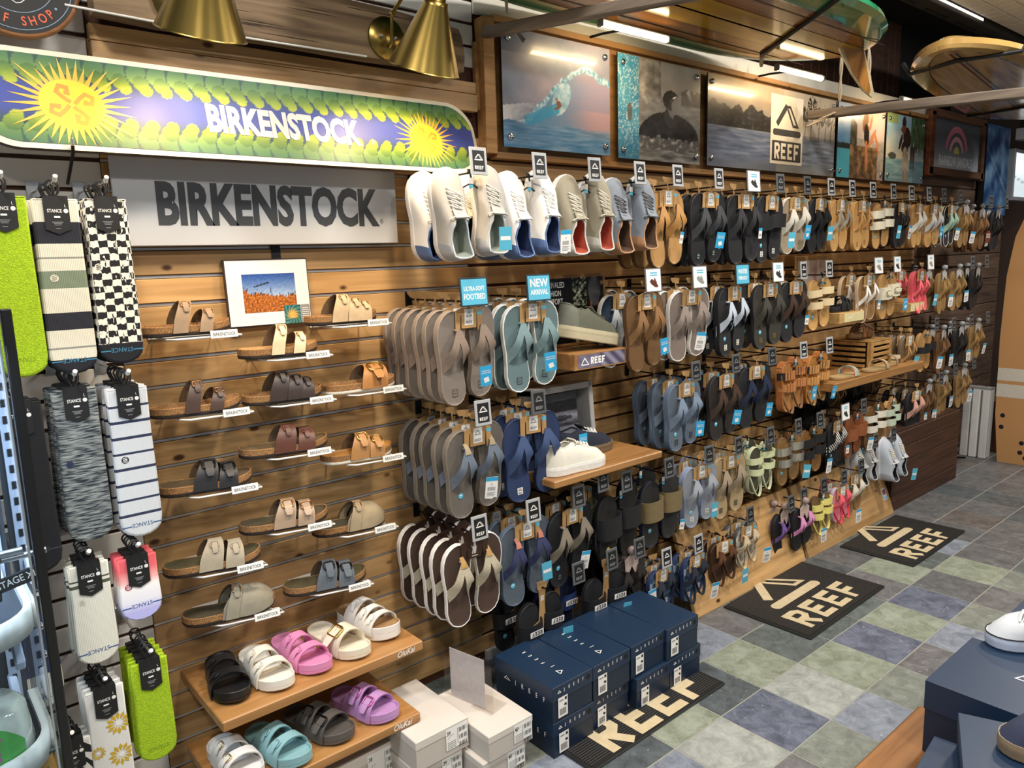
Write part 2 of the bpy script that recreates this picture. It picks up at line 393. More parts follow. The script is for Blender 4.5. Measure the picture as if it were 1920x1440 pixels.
# ---------------------------------------------------------------- floor and its tiles
GROUT = mat('8f8f86', .85, var=.1, scale=30)
mb = MB(); mb.box((3.2, -1.9, -.03), (10, 4.4, .058), GROUT); floor = struct(mb.build('floor'))
def tilemat(c, c2):
    k = 'slate_' + c
    if k in _M: return _M[k]
    m, nt, b = newmat(k); N = nt.nodes; Lk = nt.links
    tc = N.new('ShaderNodeTexCoord'); oi = N.new('ShaderNodeObjectInfo'); ad = N.new('ShaderNodeVectorMath'); cm = N.new('ShaderNodeCombineXYZ')
    mu = N.new('ShaderNodeMath'); mu.operation = 'MULTIPLY'; mu.inputs[1].default_value = 50; Lk.new(oi.outputs['Random'], mu.inputs[0])
    for q in range(3): Lk.new(mu.outputs[0], cm.inputs[q])
    Lk.new(tc.outputs['Object'], ad.inputs[0]); Lk.new(cm.outputs[0], ad.inputs[1])
    n1 = N.new('ShaderNodeTexNoise'); n1.inputs['Scale'].default_value = 16; n1.inputs['Detail'].default_value = 9; n1.inputs['Roughness'].default_value = .74; n1.inputs['Distortion'].default_value = .6; Lk.new(ad.outputs[0], n1.inputs['Vector'])
    cr = N.new('ShaderNodeValToRGB'); e = cr.color_ramp.elements; e[0].position = .36; e[0].color = tuple(q * .82 for q in hx(c2)[:3]) + (1,); e[1].position = .64; e[1].color = tuple(min(1, q * 1.1) for q in hx(c)[:3]) + (1,); Lk.new(n1.outputs['Fac'], cr.inputs[0])
    n2 = N.new('ShaderNodeTexNoise'); n2.inputs['Scale'].default_value = 70; n2.inputs['Detail'].default_value = 4; Lk.new(ad.outputs[0], n2.inputs['Vector'])
    r2 = N.new('ShaderNodeValToRGB'); g = r2.color_ramp.elements; g[0].position = .66; g[0].color = (0, 0, 0, 1); g[1].position = .80; g[1].color = (1, 1, 1, 1); Lk.new(n2.outputs['Fac'], r2.inputs[0])
    mx = N.new('ShaderNodeMix'); mx.data_type = 'RGBA'; mx.inputs[7].default_value = hx('aeb1ae'); Lk.new(r2.outputs[0], mx.inputs[0]); Lk.new(cr.outputs[0], mx.inputs[6]); Lk.new(mx.outputs[2], b.inputs['Base Color'])
    b.inputs['Roughness'].default_value = .42
    bp = N.new('ShaderNodeBump'); bp.inputs['Strength'].default_value = .25; bp.inputs['Distance'].default_value = .004; Lk.new(n1.outputs['Fac'], bp.inputs['Height']); Lk.new(bp.outputs[0], b.inputs['Normal'])
    _M[k] = m; return m
TC = {'g': ('8f978a', '79826f'), 'l': ('a0a5a1', '8c928f'), 'b': ('686f80', '4b5264'), 'd': ('555d61', '434a4e'), 't': ('626b6b', '4d5553'), 'v': ('868e9b', '6b7380'), 'n': ('707072', '5a5a5d'), 'y': ('80867f', '6b716b'), 'k': ('66686a', '515355'), 'm': ('67625f', '514c4a')}
TILE = {(-1, 1): 'l', (0, 1): 'g', (1, 1): 'b', (2, 1): 'g', (3, 1): 'b', (4, 1): 'k', (5, 1): 'g', (6, 1): 'k', (7, 1): 'k', (8, 1): 'k', (9, 1): 'd', (-2, 1): 'b', (-3, 1): 'l', (-4, 1): 'v',
        (-1, 0): 'g', (0, 0): 't', (1, 0): 't', (2, 0): 't', (3, 0): 'n', (4, 0): 'g', (5, 0): 't', (6, 0): 'v', (7, 0): 'k', (-2, 0): 'd', (-3, 0): 'g', (-4, 0): 'd', (-5, 0): 'v',
        (-2, 2): 'y', (-1, 2): 'v', (0, 2): 'y', (1, 2): 'n', (2, 2): 'v', (3, 2): 'y', (4, 2): 'n', (5, 2): 'y', (-3, 2): 'n', (0, -1): 'n', (-1, -1): 'v', (1, -1): 'd', (4, -1): 'k', (3, -1): 'd'}
TXX, TYY, TX0, TY0 = .2536, .2604, 2.5583, -.5942
_tm = {}
g_ = .0038
for i in range(-6, 20):
    for j in range(-3, 6):
        if i < -3 and j > 3: continue
        x = TX0 + (i + .5) * TXX; y = TY0 - (j + .5) * TYY
        if j > 3 and i > 14: continue
        c = TILE.get((i, j)) or random.choice('kkkdnmmk' if i > 6 else 'lybtnkgv')
        if i > 12: c = random.choice('mmkn')
        if c not in _tm:
            b = MB(); b.box((0, 0, 0), (TXX - g_, TYY - g_, .012), tilemat(*TC[c]), .0025); _tm[c] = b.build('floor_tile', floor, (x, y, -.005))
        else:
            o = _tm[c].copy(); COL.objects.link(o); o.parent = floor; o.location = (x, y, -.005)
        # slight unevenness
        COL.objects[-1].location.z += random.uniform(-.0006, .0006)

# ---------------------------------------------------------------- leaning kick panels and the dark plinth
def kick(x0, x1, label):
    t = thing('kick_panel', label, 'panel', ((x0 + x1) / 2, -.375, 0), (-.33, 0, 0), 'leaning wooden kick panels')
    b = MB(); b.box((0, .011, .19), (x1 - x0, .022, .38), PINE, .003); b.build('panel_board', t)
    return t
k1 = kick(2.575, 3.497, 'leaning pine kick panel beside the stacked navy boxes')
k2 = kick(3.53, 4.52, 'leaning pine kick panel beside the far mat')
for t, dx, dz in ((k1, .40, .10),):
    b = MB(); b.disc((0, 0), .032, BLK2, 20); b.stroke([(-.012, -.008), (0, .012), (.012, -.008)], .004, -.0006, WSTK); b.stroke([(-.014, -.014), (.014, -.014)], .004, -.0006, WSTK); b.build('round_badge', t, (dx, -.0006, dz))
b = MB(); b.box((0, 0, 0), (.05, .001, .07), mat('b8bfc6', .4)); b.box((0, -.001, .012), (.03, .001, .03), mat('7a3550', .5)); b.box((0, -.001, -.02), (.03, .001, .01), CYAN2); b.build('sticker', k2, (.44, -.0006, .13))
b = MB(); b.stroke([(-.012, -.008), (0, .012), (.012, -.008)], .005, 0, mat('5a3a20')); b.stroke([(-.014, -.014), (.014, -.014)], .005, 0, mat('5a3a20')); b.build('burned_mark', k2, (-.43, -.0006, .10))
t = thing('plinth', 'dark stained plank plinth at the far end of the shoe wall', 'plinth', (5.02, -.2, 0))
b = MB(); b.box((0, .01, .24), (.98, .29, .48), DKW); b.build('carcass', t)
for i in range(5):
    b = MB(); b.box((0, 0, 0), (.995, .014, .093), DKW, .003); b.build('plank', t, (0, -.149, .048 + i * .096))
# ================================================================ print marks shared by cards, boxes and mats
def letter_strokes(ch):
    # blocky letter in a 0.62 x 1 cell, list of polylines, stroke ~.2
    return {'R': [[(.1, 0), (.1, 1)], [(.0, .9), (.42, .9), (.54, .80), (.54, .58), (.42, .47), (.1, .47)], [(.26, .47), (.54, 0)]],
            'E': [[(.1, .0), (.1, 1)], [(.0, .9), (.6, .9)], [(.1, .5), (.5, .5)], [(.0, .1), (.6, .1)]],
            'F': [[(.1, 0), (.1, 1)], [(.0, .9), (.6, .9)], [(.1, .48), (.5, .48)]]}[ch]
def word_mark(mb, x, z, h, d, m, plane='xz', T=None, w=.2, gap=.17, ax=1.):
    """four blocky letters, left edge x, baseline z, height h"""
    sg_ = -1 if plane == 'xz' else 1
    for ch in 'REEF':
        for k_, pl in enumerate(letter_strokes(ch)): dd = d + sg_ * 4e-5 * k_; mb.stroke([(x + p[0] * h * ax, z + p[1] * h) for p in pl], w * h, dd, m, plane, T)
        x += (.62 + gap) * h * ax
WM = 4 * .62 + 3 * .17
def peak_mark(mb, cx, z, w, d, m, plane='xz', T=None):
    """slanted peak over a rounded bar; total width w, height about .62 w"""
    e_ = -4e-5 if plane == 'xz' else 4e-5
    mb.stroke([(cx - .36 * w, z + .22 * w), (cx - .02 * w, z + .58 * w)], .11 * w, d, m, plane, T)
    mb.stroke([(cx - .02 * w, z + .56 * w), (cx + .10 * w, z + .56 * w), (cx + .38 * w, z + .22 * w), (cx + .20 * w, z + .22 * w)], .05 * w, d + e_, m, plane, T)
    mb.stroke([(cx + .22 * w, z + .22 * w), (cx + .01 * w, z + .52 * w)], .05 * w, d + 2 * e_, m, plane, T)
    mb.stroke([(cx - .44 * w, z + .08 * w), (cx + .44 * w, z + .08 * w)], .12 * w, d, m, plane, T)
    mb.disc((cx - .44 * w, z + .08 * w), .06 * w, m, 10, plane, d + e_, T); mb.disc((cx + .44 * w, z + .08 * w), .06 * w, m, 10, plane, d + e_, T)
def badge(mb, cx, cz, w, h, d, mp, mi, plane='xz', T=None, step=.0003):
    """square sticker with peak and word, printed flat"""
    mb.flat([(cx - w / 2, cz - h / 2), (cx + w / 2, cz - h / 2), (cx + w / 2, cz + h / 2), (cx - w / 2, cz + h / 2)], d, mp, plane, T)
    e = d - step if plane == 'xz' else d + step
    peak_mark(mb, cx, cz + .02 * h, w * .72, e, mi, plane, T)
    lh = w * .72 / WM; word_mark(mb, cx - w * .36, cz - h * .40, min(lh, h * .34), e, mi, plane, T)

# ================================================================ footwear built along +y (heel to toe), up +z
_PR = [(0, 0), (.012, .30), (.045, .60), (.11, .80), (.2, .87), (.34, .80), (.48, .80), (.6, .92), (.72, 1.), (.82, .98), (.9, .84), (.955, .60), (.988, .30), (1., 0)]
def outline(L, W, s=1, curve=.06):
    """sole outline, s=+1 right foot, -1 left"""
    def cx(t): return s * curve * W * (math.sin(t * PI * 1.15) - .2)
    a = [(cx(t) + r * W / 2 * (1.03 if s > 0 else .97), t * L) for t, r in _PR]
    b = [(cx(t) - r * W / 2 * (.97 if s > 0 else 1.03), t * L) for t, r in _PR[1:-1]]
    return a + b[::-1]
def ring(ol, k, z, L):
    n = len(ol); cxm = 0
    out = []
    for (x, y) in ol:
        yy = L / 2 + (y - L / 2) * (1 - (1 - k) * .42); out.append((x * k, yy, z))
    return out
def add_sole(mb, L, W, s, layers, cap, T=None, capz=None, curve=.06, zf=None):
    """layers: [(scale, z, material of the band up to the next ring)] from the bottom up; cap = top material"""
    ol = outline(L, W, s, curve); n = len(ol); zf = zf or (lambda y, z: z)
    rs = [[(x, y, zf(y, z)) for x, y, z in ring(ol, k, z, L)] for k, z, m in layers]
    mb.add(rs[0], [list(range(n))[::-1]], layers[0][2], False, T)
    for i in range(len(rs) - 1):
        mb.add(rs[i] + rs[i + 1], [(k, (k + 1) % n, n + (k + 1) % n, n + k) for k in range(n)], layers[i][2], True, T)
    top = rs[-1]; c = (0, L * .5, capz if capz is not None else sum(p[2] for p in top) / n)
    # strip the cap lengthwise so a curved footbed stays smooth
    m_ = len(_PR); R_ = top[:m_]; L_ = [top[0]] + top[m_:][::-1] + [top[m_ - 1]]
    mid = [((a[0] + b[0]) / 2, (a[1] + b[1]) / 2, (a[2] + b[2]) / 2 - (.0025 if 0 < i < m_ - 1 else 0)) for i, (a, b) in enumerate(zip(R_, L_))]
    vs = R_ + mid + L_; fs = []
    for i in range(m_ - 1):
        fs.append((i, i + 1, m_ + i + 1, m_ + i)); fs.append((m_ + i, m_ + i + 1, 2 * m_ + i + 1, 2 * m_ + i))
    mb.add(vs, fs, cap, True, T)
def halfw(W, t):
    for (a, ra), (b, rb) in zip(_PR, _PR[1:]):
        if a <= t <= b: return W / 2 * (ra + (rb - ra) * (t - a) / (b - a))
    return 0
def cxo(cs, W, t): return cs * W * (math.sin(t * PI * 1.15) - .2)
def arch(mb, L, W, t0, t1, z0, h, hw0, hw1, th, m, lean=0., n=12, m2=None, over=.004, out=.0, T=None, cs=0.):
    """band strap crossing the foot: t0 -> t1 along the sole (left/right ends), h above z0, half widths side/top"""
    pts = []; wv = []
    for i in range(n + 1):
        q = i / n; a = PI * q; t = t0 + (t1 - t0) * q
        wx = halfw(W, t) + over
        x = cxo(cs, W, t) - math.cos(a) * wx * (1 + out * math.sin(a)); z = z0 + (h) * (math.sin(a) ** .62) if 0 < i < n else z0
        hw = hw1 + (hw0 - hw1) * abs(math.cos(a)) ** 1.5
        pts.append((x, t * L + lean * math.sin(a), z)); wv.append((0, hw, -.25 * hw * 0))
    mb.ribbon(pts, wv, th, m, T, True, m2)
def buckle(mb, L, W, t, q, z0, h, size, m, mtab, over=.004, lean=0., T=None, cs=0.):
    """frame buckle sitting on an arch strap at arc position q (0..1)"""
    a = PI * q; x = -math.cos(a) * (halfw(W, t) + over + .004); z = z0 + (h + .004) * (math.sin(a) ** .62); y = t * L + lean * math.sin(a)
    da = .05; p2 = Vector((-math.cos(a + da) * (halfw(W, t) + over + .004), 0, z0 + (h + .004) * (math.sin(a + da) ** .62))) - Vector((x, 0, z))
    e1 = p2.normalized(); e2 = Vector((0, 1, 0)); n_ = e1.cross(e2)
    if n_.z < 0: n_ = -n_
    O = Vector((x + cxo(cs, W, t), y, z)) + n_ * .002; s = size
    c = [O + e1 * s * .52 * math.copysign(abs(math.cos(a_)) ** .45, math.cos(a_)) + e2 * s * .64 * math.copysign(abs(math.sin(a_)) ** .45, math.sin(a_)) for a_ in [PI / 12 + 2 * PI * q_ / 12 for q_ in range(12)]]
    mb.tube(c, size * .095, m, 6, False, T, True); mb.tube([O - e1 * s * .5, O + e1 * s * .5], size * .06, m, 5, True, T)
    mb.ribbon([O - e1 * s * .3 + n_ * .0005, O + e1 * s * .5 + n_ * .0012, O + e1 * s * 1.05 - n_ * .001, O + e1 * s * 1.45 - n_ * .006], [e2 * s * .40, e2 * s * .42, e2 * s * .42, e2 * s * .30], .002, mtab, T)

def ff_sole(mb, L, W, s, edge, foot, th=.022, side=None):
    add_sole(mb, L, W, s, [(.94, 0, edge), (1, .004, edge), (1., th * .5, side or edge), (1., th - .002, edge), (.965, th, edge), (.93, th - .0012, foot)], foot)
def ff_strap(mb, L, W, s, m, th=.022, wa=.021, wp=.010, h=.033, lining=None, tA=.385, tP=.785):
    for sg in (-1, 1):
        pts = []; wv = []; wA = halfw(W, tA) * 1.0
        px = s * -.10 * W
        for i in range(9):
            q = i / 8
            x = sg * wA * (1 - q) ** .95 + px * q + s * .06 * W * (math.sin(tA * PI * 1.15) - .2) * (1 - q); y = (tA + (tP - tA) * q) * L
            z = th * .40 + (th * .60 + h) * math.sin(min(1, q * 1.7) * PI / 2) - h * .40 * max(0, q - .55) / .45
            pr = Vector(((tP - tA) * L, sg * wA, 0)).normalized()
            hw = wa + (wp - wa) * q ** .7
            pr = (Vector((0, 1, 0)) * (1 - sst(0, .55, q)) + pr * sg * sst(0, .55, q)).normalized()
            pts.append((x, y, z)); wv.append(pr * hw)
        mb.ribbon(pts, wv, .004, m, None, True, lining)
    mb.tube([(s * -.10 * W, tP * L + .002, th * .8), (s * -.10 * W, tP * L, th + h * .62)], .0045, m, 6)
def back_strap(mb, L, W, m, th, h=.03, t0=.45):
    pts = []; n = 12
    for i in range(n + 1):
        a = PI * i / n; pts.append((-math.cos(a) * halfw(W, t0) * 1.02, t0 * L - math.sin(a) * (t0 * L + .004), th * .6 + h * math.sin(a) ** .7))
    mb.ribbon(pts, [(0, 0, .0065)] * (n + 1), .003, m)

def sneaker(prefix, L, W, s, up, sole, heel=None, lace=None, lining=None, foxing=None, parent=None, loc=(0, 0, 0), rot=(0, 0, 0), th=.028, part='sneaker', knit=False, bow=True, root=None, hgt=.085):
    """low-top lace-up. returns the sole mesh object that carries upper, laces and lining"""
    b = MB(); layers = [(.96, 0, sole), (1., .003, sole), (1.02, th * .55, foxing or sole), (1.02, th * .7, sole), (1.0, th, sole), (.97, th, sole)]
    add_sole(b, L, W, s, layers, lining or sole)
    so = b.build('sole' if root else part, parent, loc, rot)
    par = so
    ol = outline(L, W * .97, s); n = len(ol)
    def op(i):  # opening curve matching outline index
        x, y = ol[i]; t = y / L
        yo = .045 * L + t * .60 * L if t < .8 else .045 * L + (.48 + (t - .8) * .2) * L
        yo = min(yo, .54 * L) if t < .5 else (.345 * L + (t - .5) * .36 * L)
        yo = .03 * L + min(t, .5) * .64 * L + max(0, t - .5) * .34 * L
        hwid = .30 * W if yo < .30 * L else .30 * W * max(.12, 1 - (yo - .30 * L) / (.27 * L))
        sx = x / (halfw(W, t) + 1e-6) if 0.0 < t < 1. else 0
        sx = max(-1, min(1, sx)); z = th + hgt * (.72 + .22 * sst(.25, .0, yo / L) + .16 * sst(.28, .42, yo / L)) - .018 * sst(.36, .54, yo / L)
        if t < .04: sx *= .6
        return (sx * hwid, yo, z)
    K = 6; V = []
    Q = [op(i) for i in range(n)]
    for k in range(K + 1):
        q = k / K
        for i in range(n):
            x, y = ol[i]; X, Y, Z = Q[i]; t = y / L
            k = sst(.45, .75, t)
            e = q ** (1.5 - .25 * k)
            zz = th * .9 + (Z - th * .9) * ((1 - k) * math.sin(q * PI / 2) ** .95 + k * (.36 * sst(0, .34, q) + .64 * q ** 1.15))
            V.append((x + (X - x) * e, y + (Y - y) * e, zz))
    F = [(k * n + i, k * n + (i + 1) % n, (k + 1) * n + (i + 1) % n, (k + 1) * n + i) for k in range(K) for i in range(n)]
    heel = heel or up; hf = []; uf = []
    for f in F:
        yy = sum(V[j][1] for j in f) / 4; kk = f[0] // n
        (hf if yy < (.20 - .012 * kk) * L else uf).append(f)
    b = MB(); b.add(V, uf, up, True); b.add(V, hf, heel, True)
    b.build('upper', par)
    lining = lining or BLK2
    b = MB(); top = Q; mid = [(q[0] * .86, q[1] + (.012 if q[1] < .1 * L else 0), th + .045) for q in Q]; bot = [(q[0] * .8, q[1] + (.016 if q[1] < .1 * L else .01), th + .004) for q in Q]
    b.add(top + mid + bot, [(r * n + (i + 1) % n, r * n + i, (r + 1) * n + i, (r + 1) * n + (i + 1) % n) for r in range(2) for i in range(n)], lining, True); b.add(bot, [list(range(n))], lining)
    b.build('lining', par)
    b = MB(); b.tube(Q, .0032, heel, 6, False, None, True); b.build('collar', par)
    lace = lace or WHITE; b = MB(); zQ = max(q[2] for q in Q if q[1] > .5 * L)
    def vz(y):
        q = max(0, min(1, (L - y) / (L - .52 * L))) ** (1 / 1.25); return th * .9 + (zQ - th * .9) * (.36 * sst(0, .34, q) + .64 * q ** 1.15)
    y0, y1 = .52 * L, .70 * L
    for i in range(5):
        q = i / 4; y = .525 * L + .20 * L * q; zc = vz(y) + .004; w = W * (.19 + .05 * q)
        b.tube([(-w, y + .004, zc - .006), (-w * .4, y - .004, zc + .006), (w * .4, y - .008, zc + .007), (w, y - .012, zc - .005)], .0028, lace, 6)
        if i < 4: b.tube([(w, y - .006, zc - .005), (0, y + .012, zc + .005), (-w, y + .028, zc - .012)], .0026, lace, 6)
    if bow:
        zc = vz(.53 * L) + .008
        for sg in (-1, 1):
            b.tube([(0, .49 * L, zc), (sg * .018, .47 * L, zc + .012), (sg * .034, .45 * L, zc + .006), (sg * .03, .43 * L, zc - .004), (sg * .012, .465 * L, zc + .002), (0, .49 * L, zc)], .0025, lace, 6)
            b.tube([(0, .49 * L, zc), (sg * .012, .45 * L, zc + .004), (sg * .026, .40 * L, zc - .012)], .0024, lace, 6)
    b.build('laces', par)
    b = MB(); b.ribbon([(0, .66 * L, vz(.66 * L) + .001), (0, .56 * L, vz(.56 * L) + .002), (0, .49 * L, vz(.53 * L) + .012), (0, .45 * L, vz(.53 * L) + .024)], [(W * .16, 0, 0), (W * .18, 0, 0), (W * .2, 0, 0), (W * .2, 0, 0)], .005, up); b.build('tongue', par)
    return so

# ================================================================ hooks with sign holders
def price_tag(kind):
    b = MB()
    if kind == 'blue':
        b.prism([(-.021, 0), (.021, 0), (.021, -.066), (.006, -.064), (0, -.069), (-.006, -.064), (-.021, -.066)], 0, .0008, CYAN)
        text(b, 'RIDICULOUSLY', .0052, PAPER, TM((0, -.0004, -.018)), .9, .02); text(b, 'COMFORTABLE', .0056, PAPER, TM((0, -.0004, -.025)), .9, .02)
        b.flat([(-.01, -.040), (.008, -.036), (.012, -.052), (-.006, -.056)], -.0004, WSTK)
    elif kind == 'teal':
        b.prism([(-.02, 0), (.02, 0), (.02, -.07), (-.02, -.07)], 0, .0008, CYAN2); b.flat([(-.016, -.028), (.016, -.028), (.016, -.04), (-.016, -.04)], -.0004, PAPER)
    elif kind == 'small':
        b.prism([(-.011, 0), (.011, 0), (.011, -.045), (-.011, -.045)], 0, .0008, PAPER); b.flat([(-.011, 0), (.011, 0), (.011, -.012), (-.011, -.012)], -.0004, CYAN)
        for i in range(5): b.flat([(-.007 + i * .003, -.024), (-.0058 + i * .003, -.024), (-.0058 + i * .003, -.034), (-.007 + i * .003, -.034)], -.0004, INK)
    else:
        b.prism([(-.021, 0), (.021, 0), (.021, -.074), (.012, -.071), (.004, -.077), (-.021, -.074)], 0, .0008, PAPER); b.flat([(-.021, 0), (.021, 0), (.021, -.014), (-.021, -.014)], -.0004, CYAN)
        text(b, '11', .009, INK, TM((0, -.0004, -.029)), 1, .01)
        for i in range(9): b.flat([(-.013 + i * .003, -.035), (-.0118 + i * .003, -.035), (-.0118 + i * .003, -.048), (-.013 + i * .003, -.048)], -.0004, INK)
        for i in range(4): b.flat([(-.015, -.053 - i * .004), (.015 - .006 * (i % 2), -.053 - i * .004), (.015 - .006 * (i % 2), -.0545 - i * .004), (-.015, -.0545 - i * .004)], -.0004, INKG)
    return b
def card_mesh(kind):
    """(holder MB, label MB) of a sign at a hook's end; local origin at its centre, facing -y"""
    h = MB(); l = MB(); w_, h_ = .062, .082
    if kind == 'peak':
        h.box((0, 0, 0), (w_, .004, h_), GREYP, .001); badge(l, 0, 0, .044, .062, -.0024, BLK2, WSTK)
    elif kind == 'dark':
        h.box((0, 0, 0), (w_, .004, h_), GREYD, .001); badge(l, 0, 0, .044, .062, -.0024, BLK2, INKG)
    elif kind in ('shoe_b', 'shoe_k', 'shoe_g'):
        w_, h_ = .094, .090; h.box((0, 0, 0), (w_, .004, h_), mat('8f9092', .3, .5), .001)
        l.flat([(-.042, -.041), (.042, -.041), (.042, .041), (-.042, .041)], -.0024, PAPER)
        for i in range(2): l.flat([(-.02, .03 - i * .009), (.022, .03 - i * .009), (.022, .025 - i * .009), (-.02, .025 - i * .009)], -.0027, CYAN2)
        c = {'shoe_b': mat('5a2a1c'), 'shoe_k': INK, 'shoe_g': mat('8a8c8a')}[kind]
        l.flat([(-.024, -.004), (-.012, .006), (.012, -.008), (.026, -.022), (.02, -.028), (.004, -.026), (-.016, -.014)], -.0027, c)
        l.stroke([(-.002, -.014), (.006, .004), (.016, -.012)], .006, -.0029, c)
    else:
        w_, h_ = .105, .088; h.box((0, 0, 0), (w_, .005, h_), mat('2a3d48', .4), .001); l.flat([(-.048, -.039), (.048, -.039), (.048, .039), (-.048, .039)], -.0029, CYAN2)
        L1 = {'ultra': ('ULTRA-SOFT', 'FOOTBED'), 'new': ('NEW', 'ARRIVAL'), 'water': ('WATER', 'FRIENDLY')}[kind]
        for i, s_ in enumerate(L1): text(l, s_, {'ultra': (.0185, .0235), 'new': (.036, .0235), 'water': (.026, .02)}[kind][i], PAPER, TM((0, -.0032, (.004 if i == 0 else -.022))), {'ultra': (.74, .78), 'new': (.95, .85), 'water': (.8, .78)}[kind][i], .025)
    return h, l, w_, h_
_cards = {}
def hook(x, z, kind, label, ln=.372, tip=True, dz=.05, rod=None, yoff=0):
    """display hook: root on the wall; z = height of the card's centre, the rod runs dz lower"""
    t = thing('display_hook', label, 'hook', (x, 0, z - dz), group='display hooks on the shoe wall')
    key = ('rod', round(ln, 3), rod)
    if key not in _cards:
        m = rod or DARKM; b = MB(); b.box((0, -.003, 0), (.026, .006, .05), m, .002); br = b.build('bracket', t)
        b = MB(); b.tube([(0, -.004, .0), (0, -ln + .02, 0), (0, -ln + .006, .004), (0, -ln, .018)], .0032, m, 8); ro = b.build('rod', t); _cards[key] = (br, ro)
    else:
        for q in _cards[key]: c = q.copy(); COL.objects.link(c); c.parent = t
    if kind:
        if kind not in _cards:
            h, l, w_, h_ = card_mesh(kind); ho = h.build('sign_holder', t); la = l.build('label', ho); _cards[kind] = (ho, la, h_)
        else:
            p = _cards[kind]; ho = p[0].copy(); COL.objects.link(ho); ho.parent = t; la = p[1].copy(); COL.objects.link(la); la.parent = ho
        ho.location = (0, -ln - .003, dz); ho.rotation_euler = (-.08, 0, random.uniform(-.05, .05))
    return t

# ================================================================ hangers
def kraft_hanger(parent, m=KRAFT, style='kraft', logo=True):
    b = MB(); t = .0016
    if style == 'kraft':
        b.prism([(-.006, -.022), (.006, -.022), (.008, -.004), (.014, .003), (.016, .022), (-.034, .026), (-.036, .018), (-.024, .004), (-.010, .004), (-.008, -.004)], -t / 2, t / 2, m)
        b.prism([(-.054, -.030), (-.030, -.022), (.030, -.022), (.054, -.030), (.054, -.094), (.036, -.094), (.034, -.042), (.030, -.042), (.030, -.086), (-.030, -.086), (-.030, -.042), (-.034, -.042), (-.036, -.094), (-.054, -.094)], -t / 2, t / 2, m)
    elif style == 'round':
        b.prism([(-.006, -.02), (.006, -.02)] + [(.004 + .024 * math.cos(a), .006 + .02 * math.sin(a)) for a in [i * PI / 8 for i in range(-1, 10)]], -t / 2, t / 2, m)
        b.prism([(-.052, -.028), (-.02, -.02), (.02, -.02), (.052, -.028), (.05, -.08), (.036, -.09), (.030, -.05), (.026, -.085), (-.026, -.085), (-.030, -.05), (-.036, -.09), (-.05, -.08)], -t / 2, t / 2, m)
    elif style == 'fork':
        b.prism([(-.02, -.01), (.02, -.01), (.024, .02), (-.024, .02)], -t / 2, t / 2, m)
        b.prism([(-.016, -.01), (.016, -.01), (.012, -.07), (.016, -.13), (.05, -.145), (.05, -.165), (-.05, -.165), (-.05, -.145), (-.016, -.13), (-.012, -.07)], -t / 2, t / 2, m)
    h = b.build('hanger', parent)
    if logo:
        b = MB()
        if style == 'round':
            WS = mat('c9c3b8', .7, var=0); b.prism([(-.005, -.07), (.004, -.07), (.007, -.05), (.003, -.03), (-.003, -.03), (-.006, -.05)], -.0012, -.001, WS); b.stroke([(-.012, -.04), (-.006, -.052), (-.010, -.07)], .003, -.0012, WS)
            b.stroke([(-.012, -.077), (.012, -.077)], .003, -.0012, WS)
        elif style == 'fork': badge(b, 0, -.045, .014, .02, -.0012, WSTK, INKG)
        else:
            badge(b, 0, -.052, .036, .05, -.0012, WSTK, INKG)
            b.flat([(.036, -.034), (.053, -.034), (.053, -.047), (.036, -.047)], -.0012, CYAN2)
        b.build('logo_sticker', h)
    return h
def loop_hanger(parent):
    b = MB(); b.tube([(0, 0, .004), (.004, -.001, -.02), (0, -.002, -.05)], .0035, BLACK, 6); b.tube([(-.03, 0, -.05), (0, -.003, -.035), (.03, 0, -.05)], .003, BLACK, 6)
    b.tube([(-.006, 0, -.002), (-.004, .004, .006), (.004, .004, .006), (.006, 0, -.002)], .003, BLACK, 6)
    h = b.build('hanger', parent)
    b = MB(); b.box((0, -.005, -.028), (.014, .002, .018), WSTK); b.box((0, -.005, -.044), (.014, .002, .010), CYAN2); b.build('size_tag', h)
    return h
# ================================================================ pairs that hang on the hooks
RUB = lambda c: mat(c, .62, var=.06, scale=90, bump=.1, bscale=400)
LEA = lambda c: mat(c, .48, var=.12, scale=50, bump=.15, bscale=250)
WEB = lambda c: mat(c, .8, var=.10, scale=300, bump=.5, bscale=700)
def chevron(name, a, b_):
    m, nt, b = newmat(name); N = nt.nodes; L_ = nt.links; tc = N.new('ShaderNodeTexCoord'); wv = N.new('ShaderNodeTexWave'); wv.inputs['Scale'].default_value = 34; wv.bands_direction = 'DIAGONAL'
    wv.inputs['Distortion'].default_value = 1.5; cr = N.new('ShaderNodeValToRGB'); cr.color_ramp.interpolation = 'CONSTANT'; cr.color_ramp.elements[0].color = hx(a); cr.color_ramp.elements[1].color = hx(b_); cr.color_ramp.elements[1].position = .5
    L_.new(tc.outputs['Object'], wv.inputs['Vector']); L_.new(wv.outputs['Fac'], cr.inputs[0]); L_.new(cr.outputs[0], b.inputs['Base Color']); b.inputs['Roughness'].default_value = .8; return m
def camo(name, cs):
    m, nt, b = newmat(name); N = nt.nodes; L_ = nt.links; tc = N.new('ShaderNodeTexCoord'); vo = N.new('ShaderNodeTexVoronoi'); vo.inputs['Scale'].default_value = 45
    cr = N.new('ShaderNodeValToRGB'); cr.color_ramp.interpolation = 'CONSTANT'; sp = N.new('ShaderNodeSeparateColor')
    while len(cr.color_ramp.elements) < len(cs): cr.color_ramp.elements.new(.5)
    for i, e in enumerate(cr.color_ramp.elements): e.position = i / len(cs)
    for i, e in enumerate(cr.color_ramp.elements): e.color = hx(cs[i])
    L_.new(tc.outputs['Object'], vo.inputs['Vector']); L_.new(vo.outputs['Color'], sp.inputs[0]); L_.new(sp.outputs[0], cr.inputs[0]); L_.new(cr.outputs[0], b.inputs['Base Color']); b.inputs['Roughness'].default_value = .7; return m
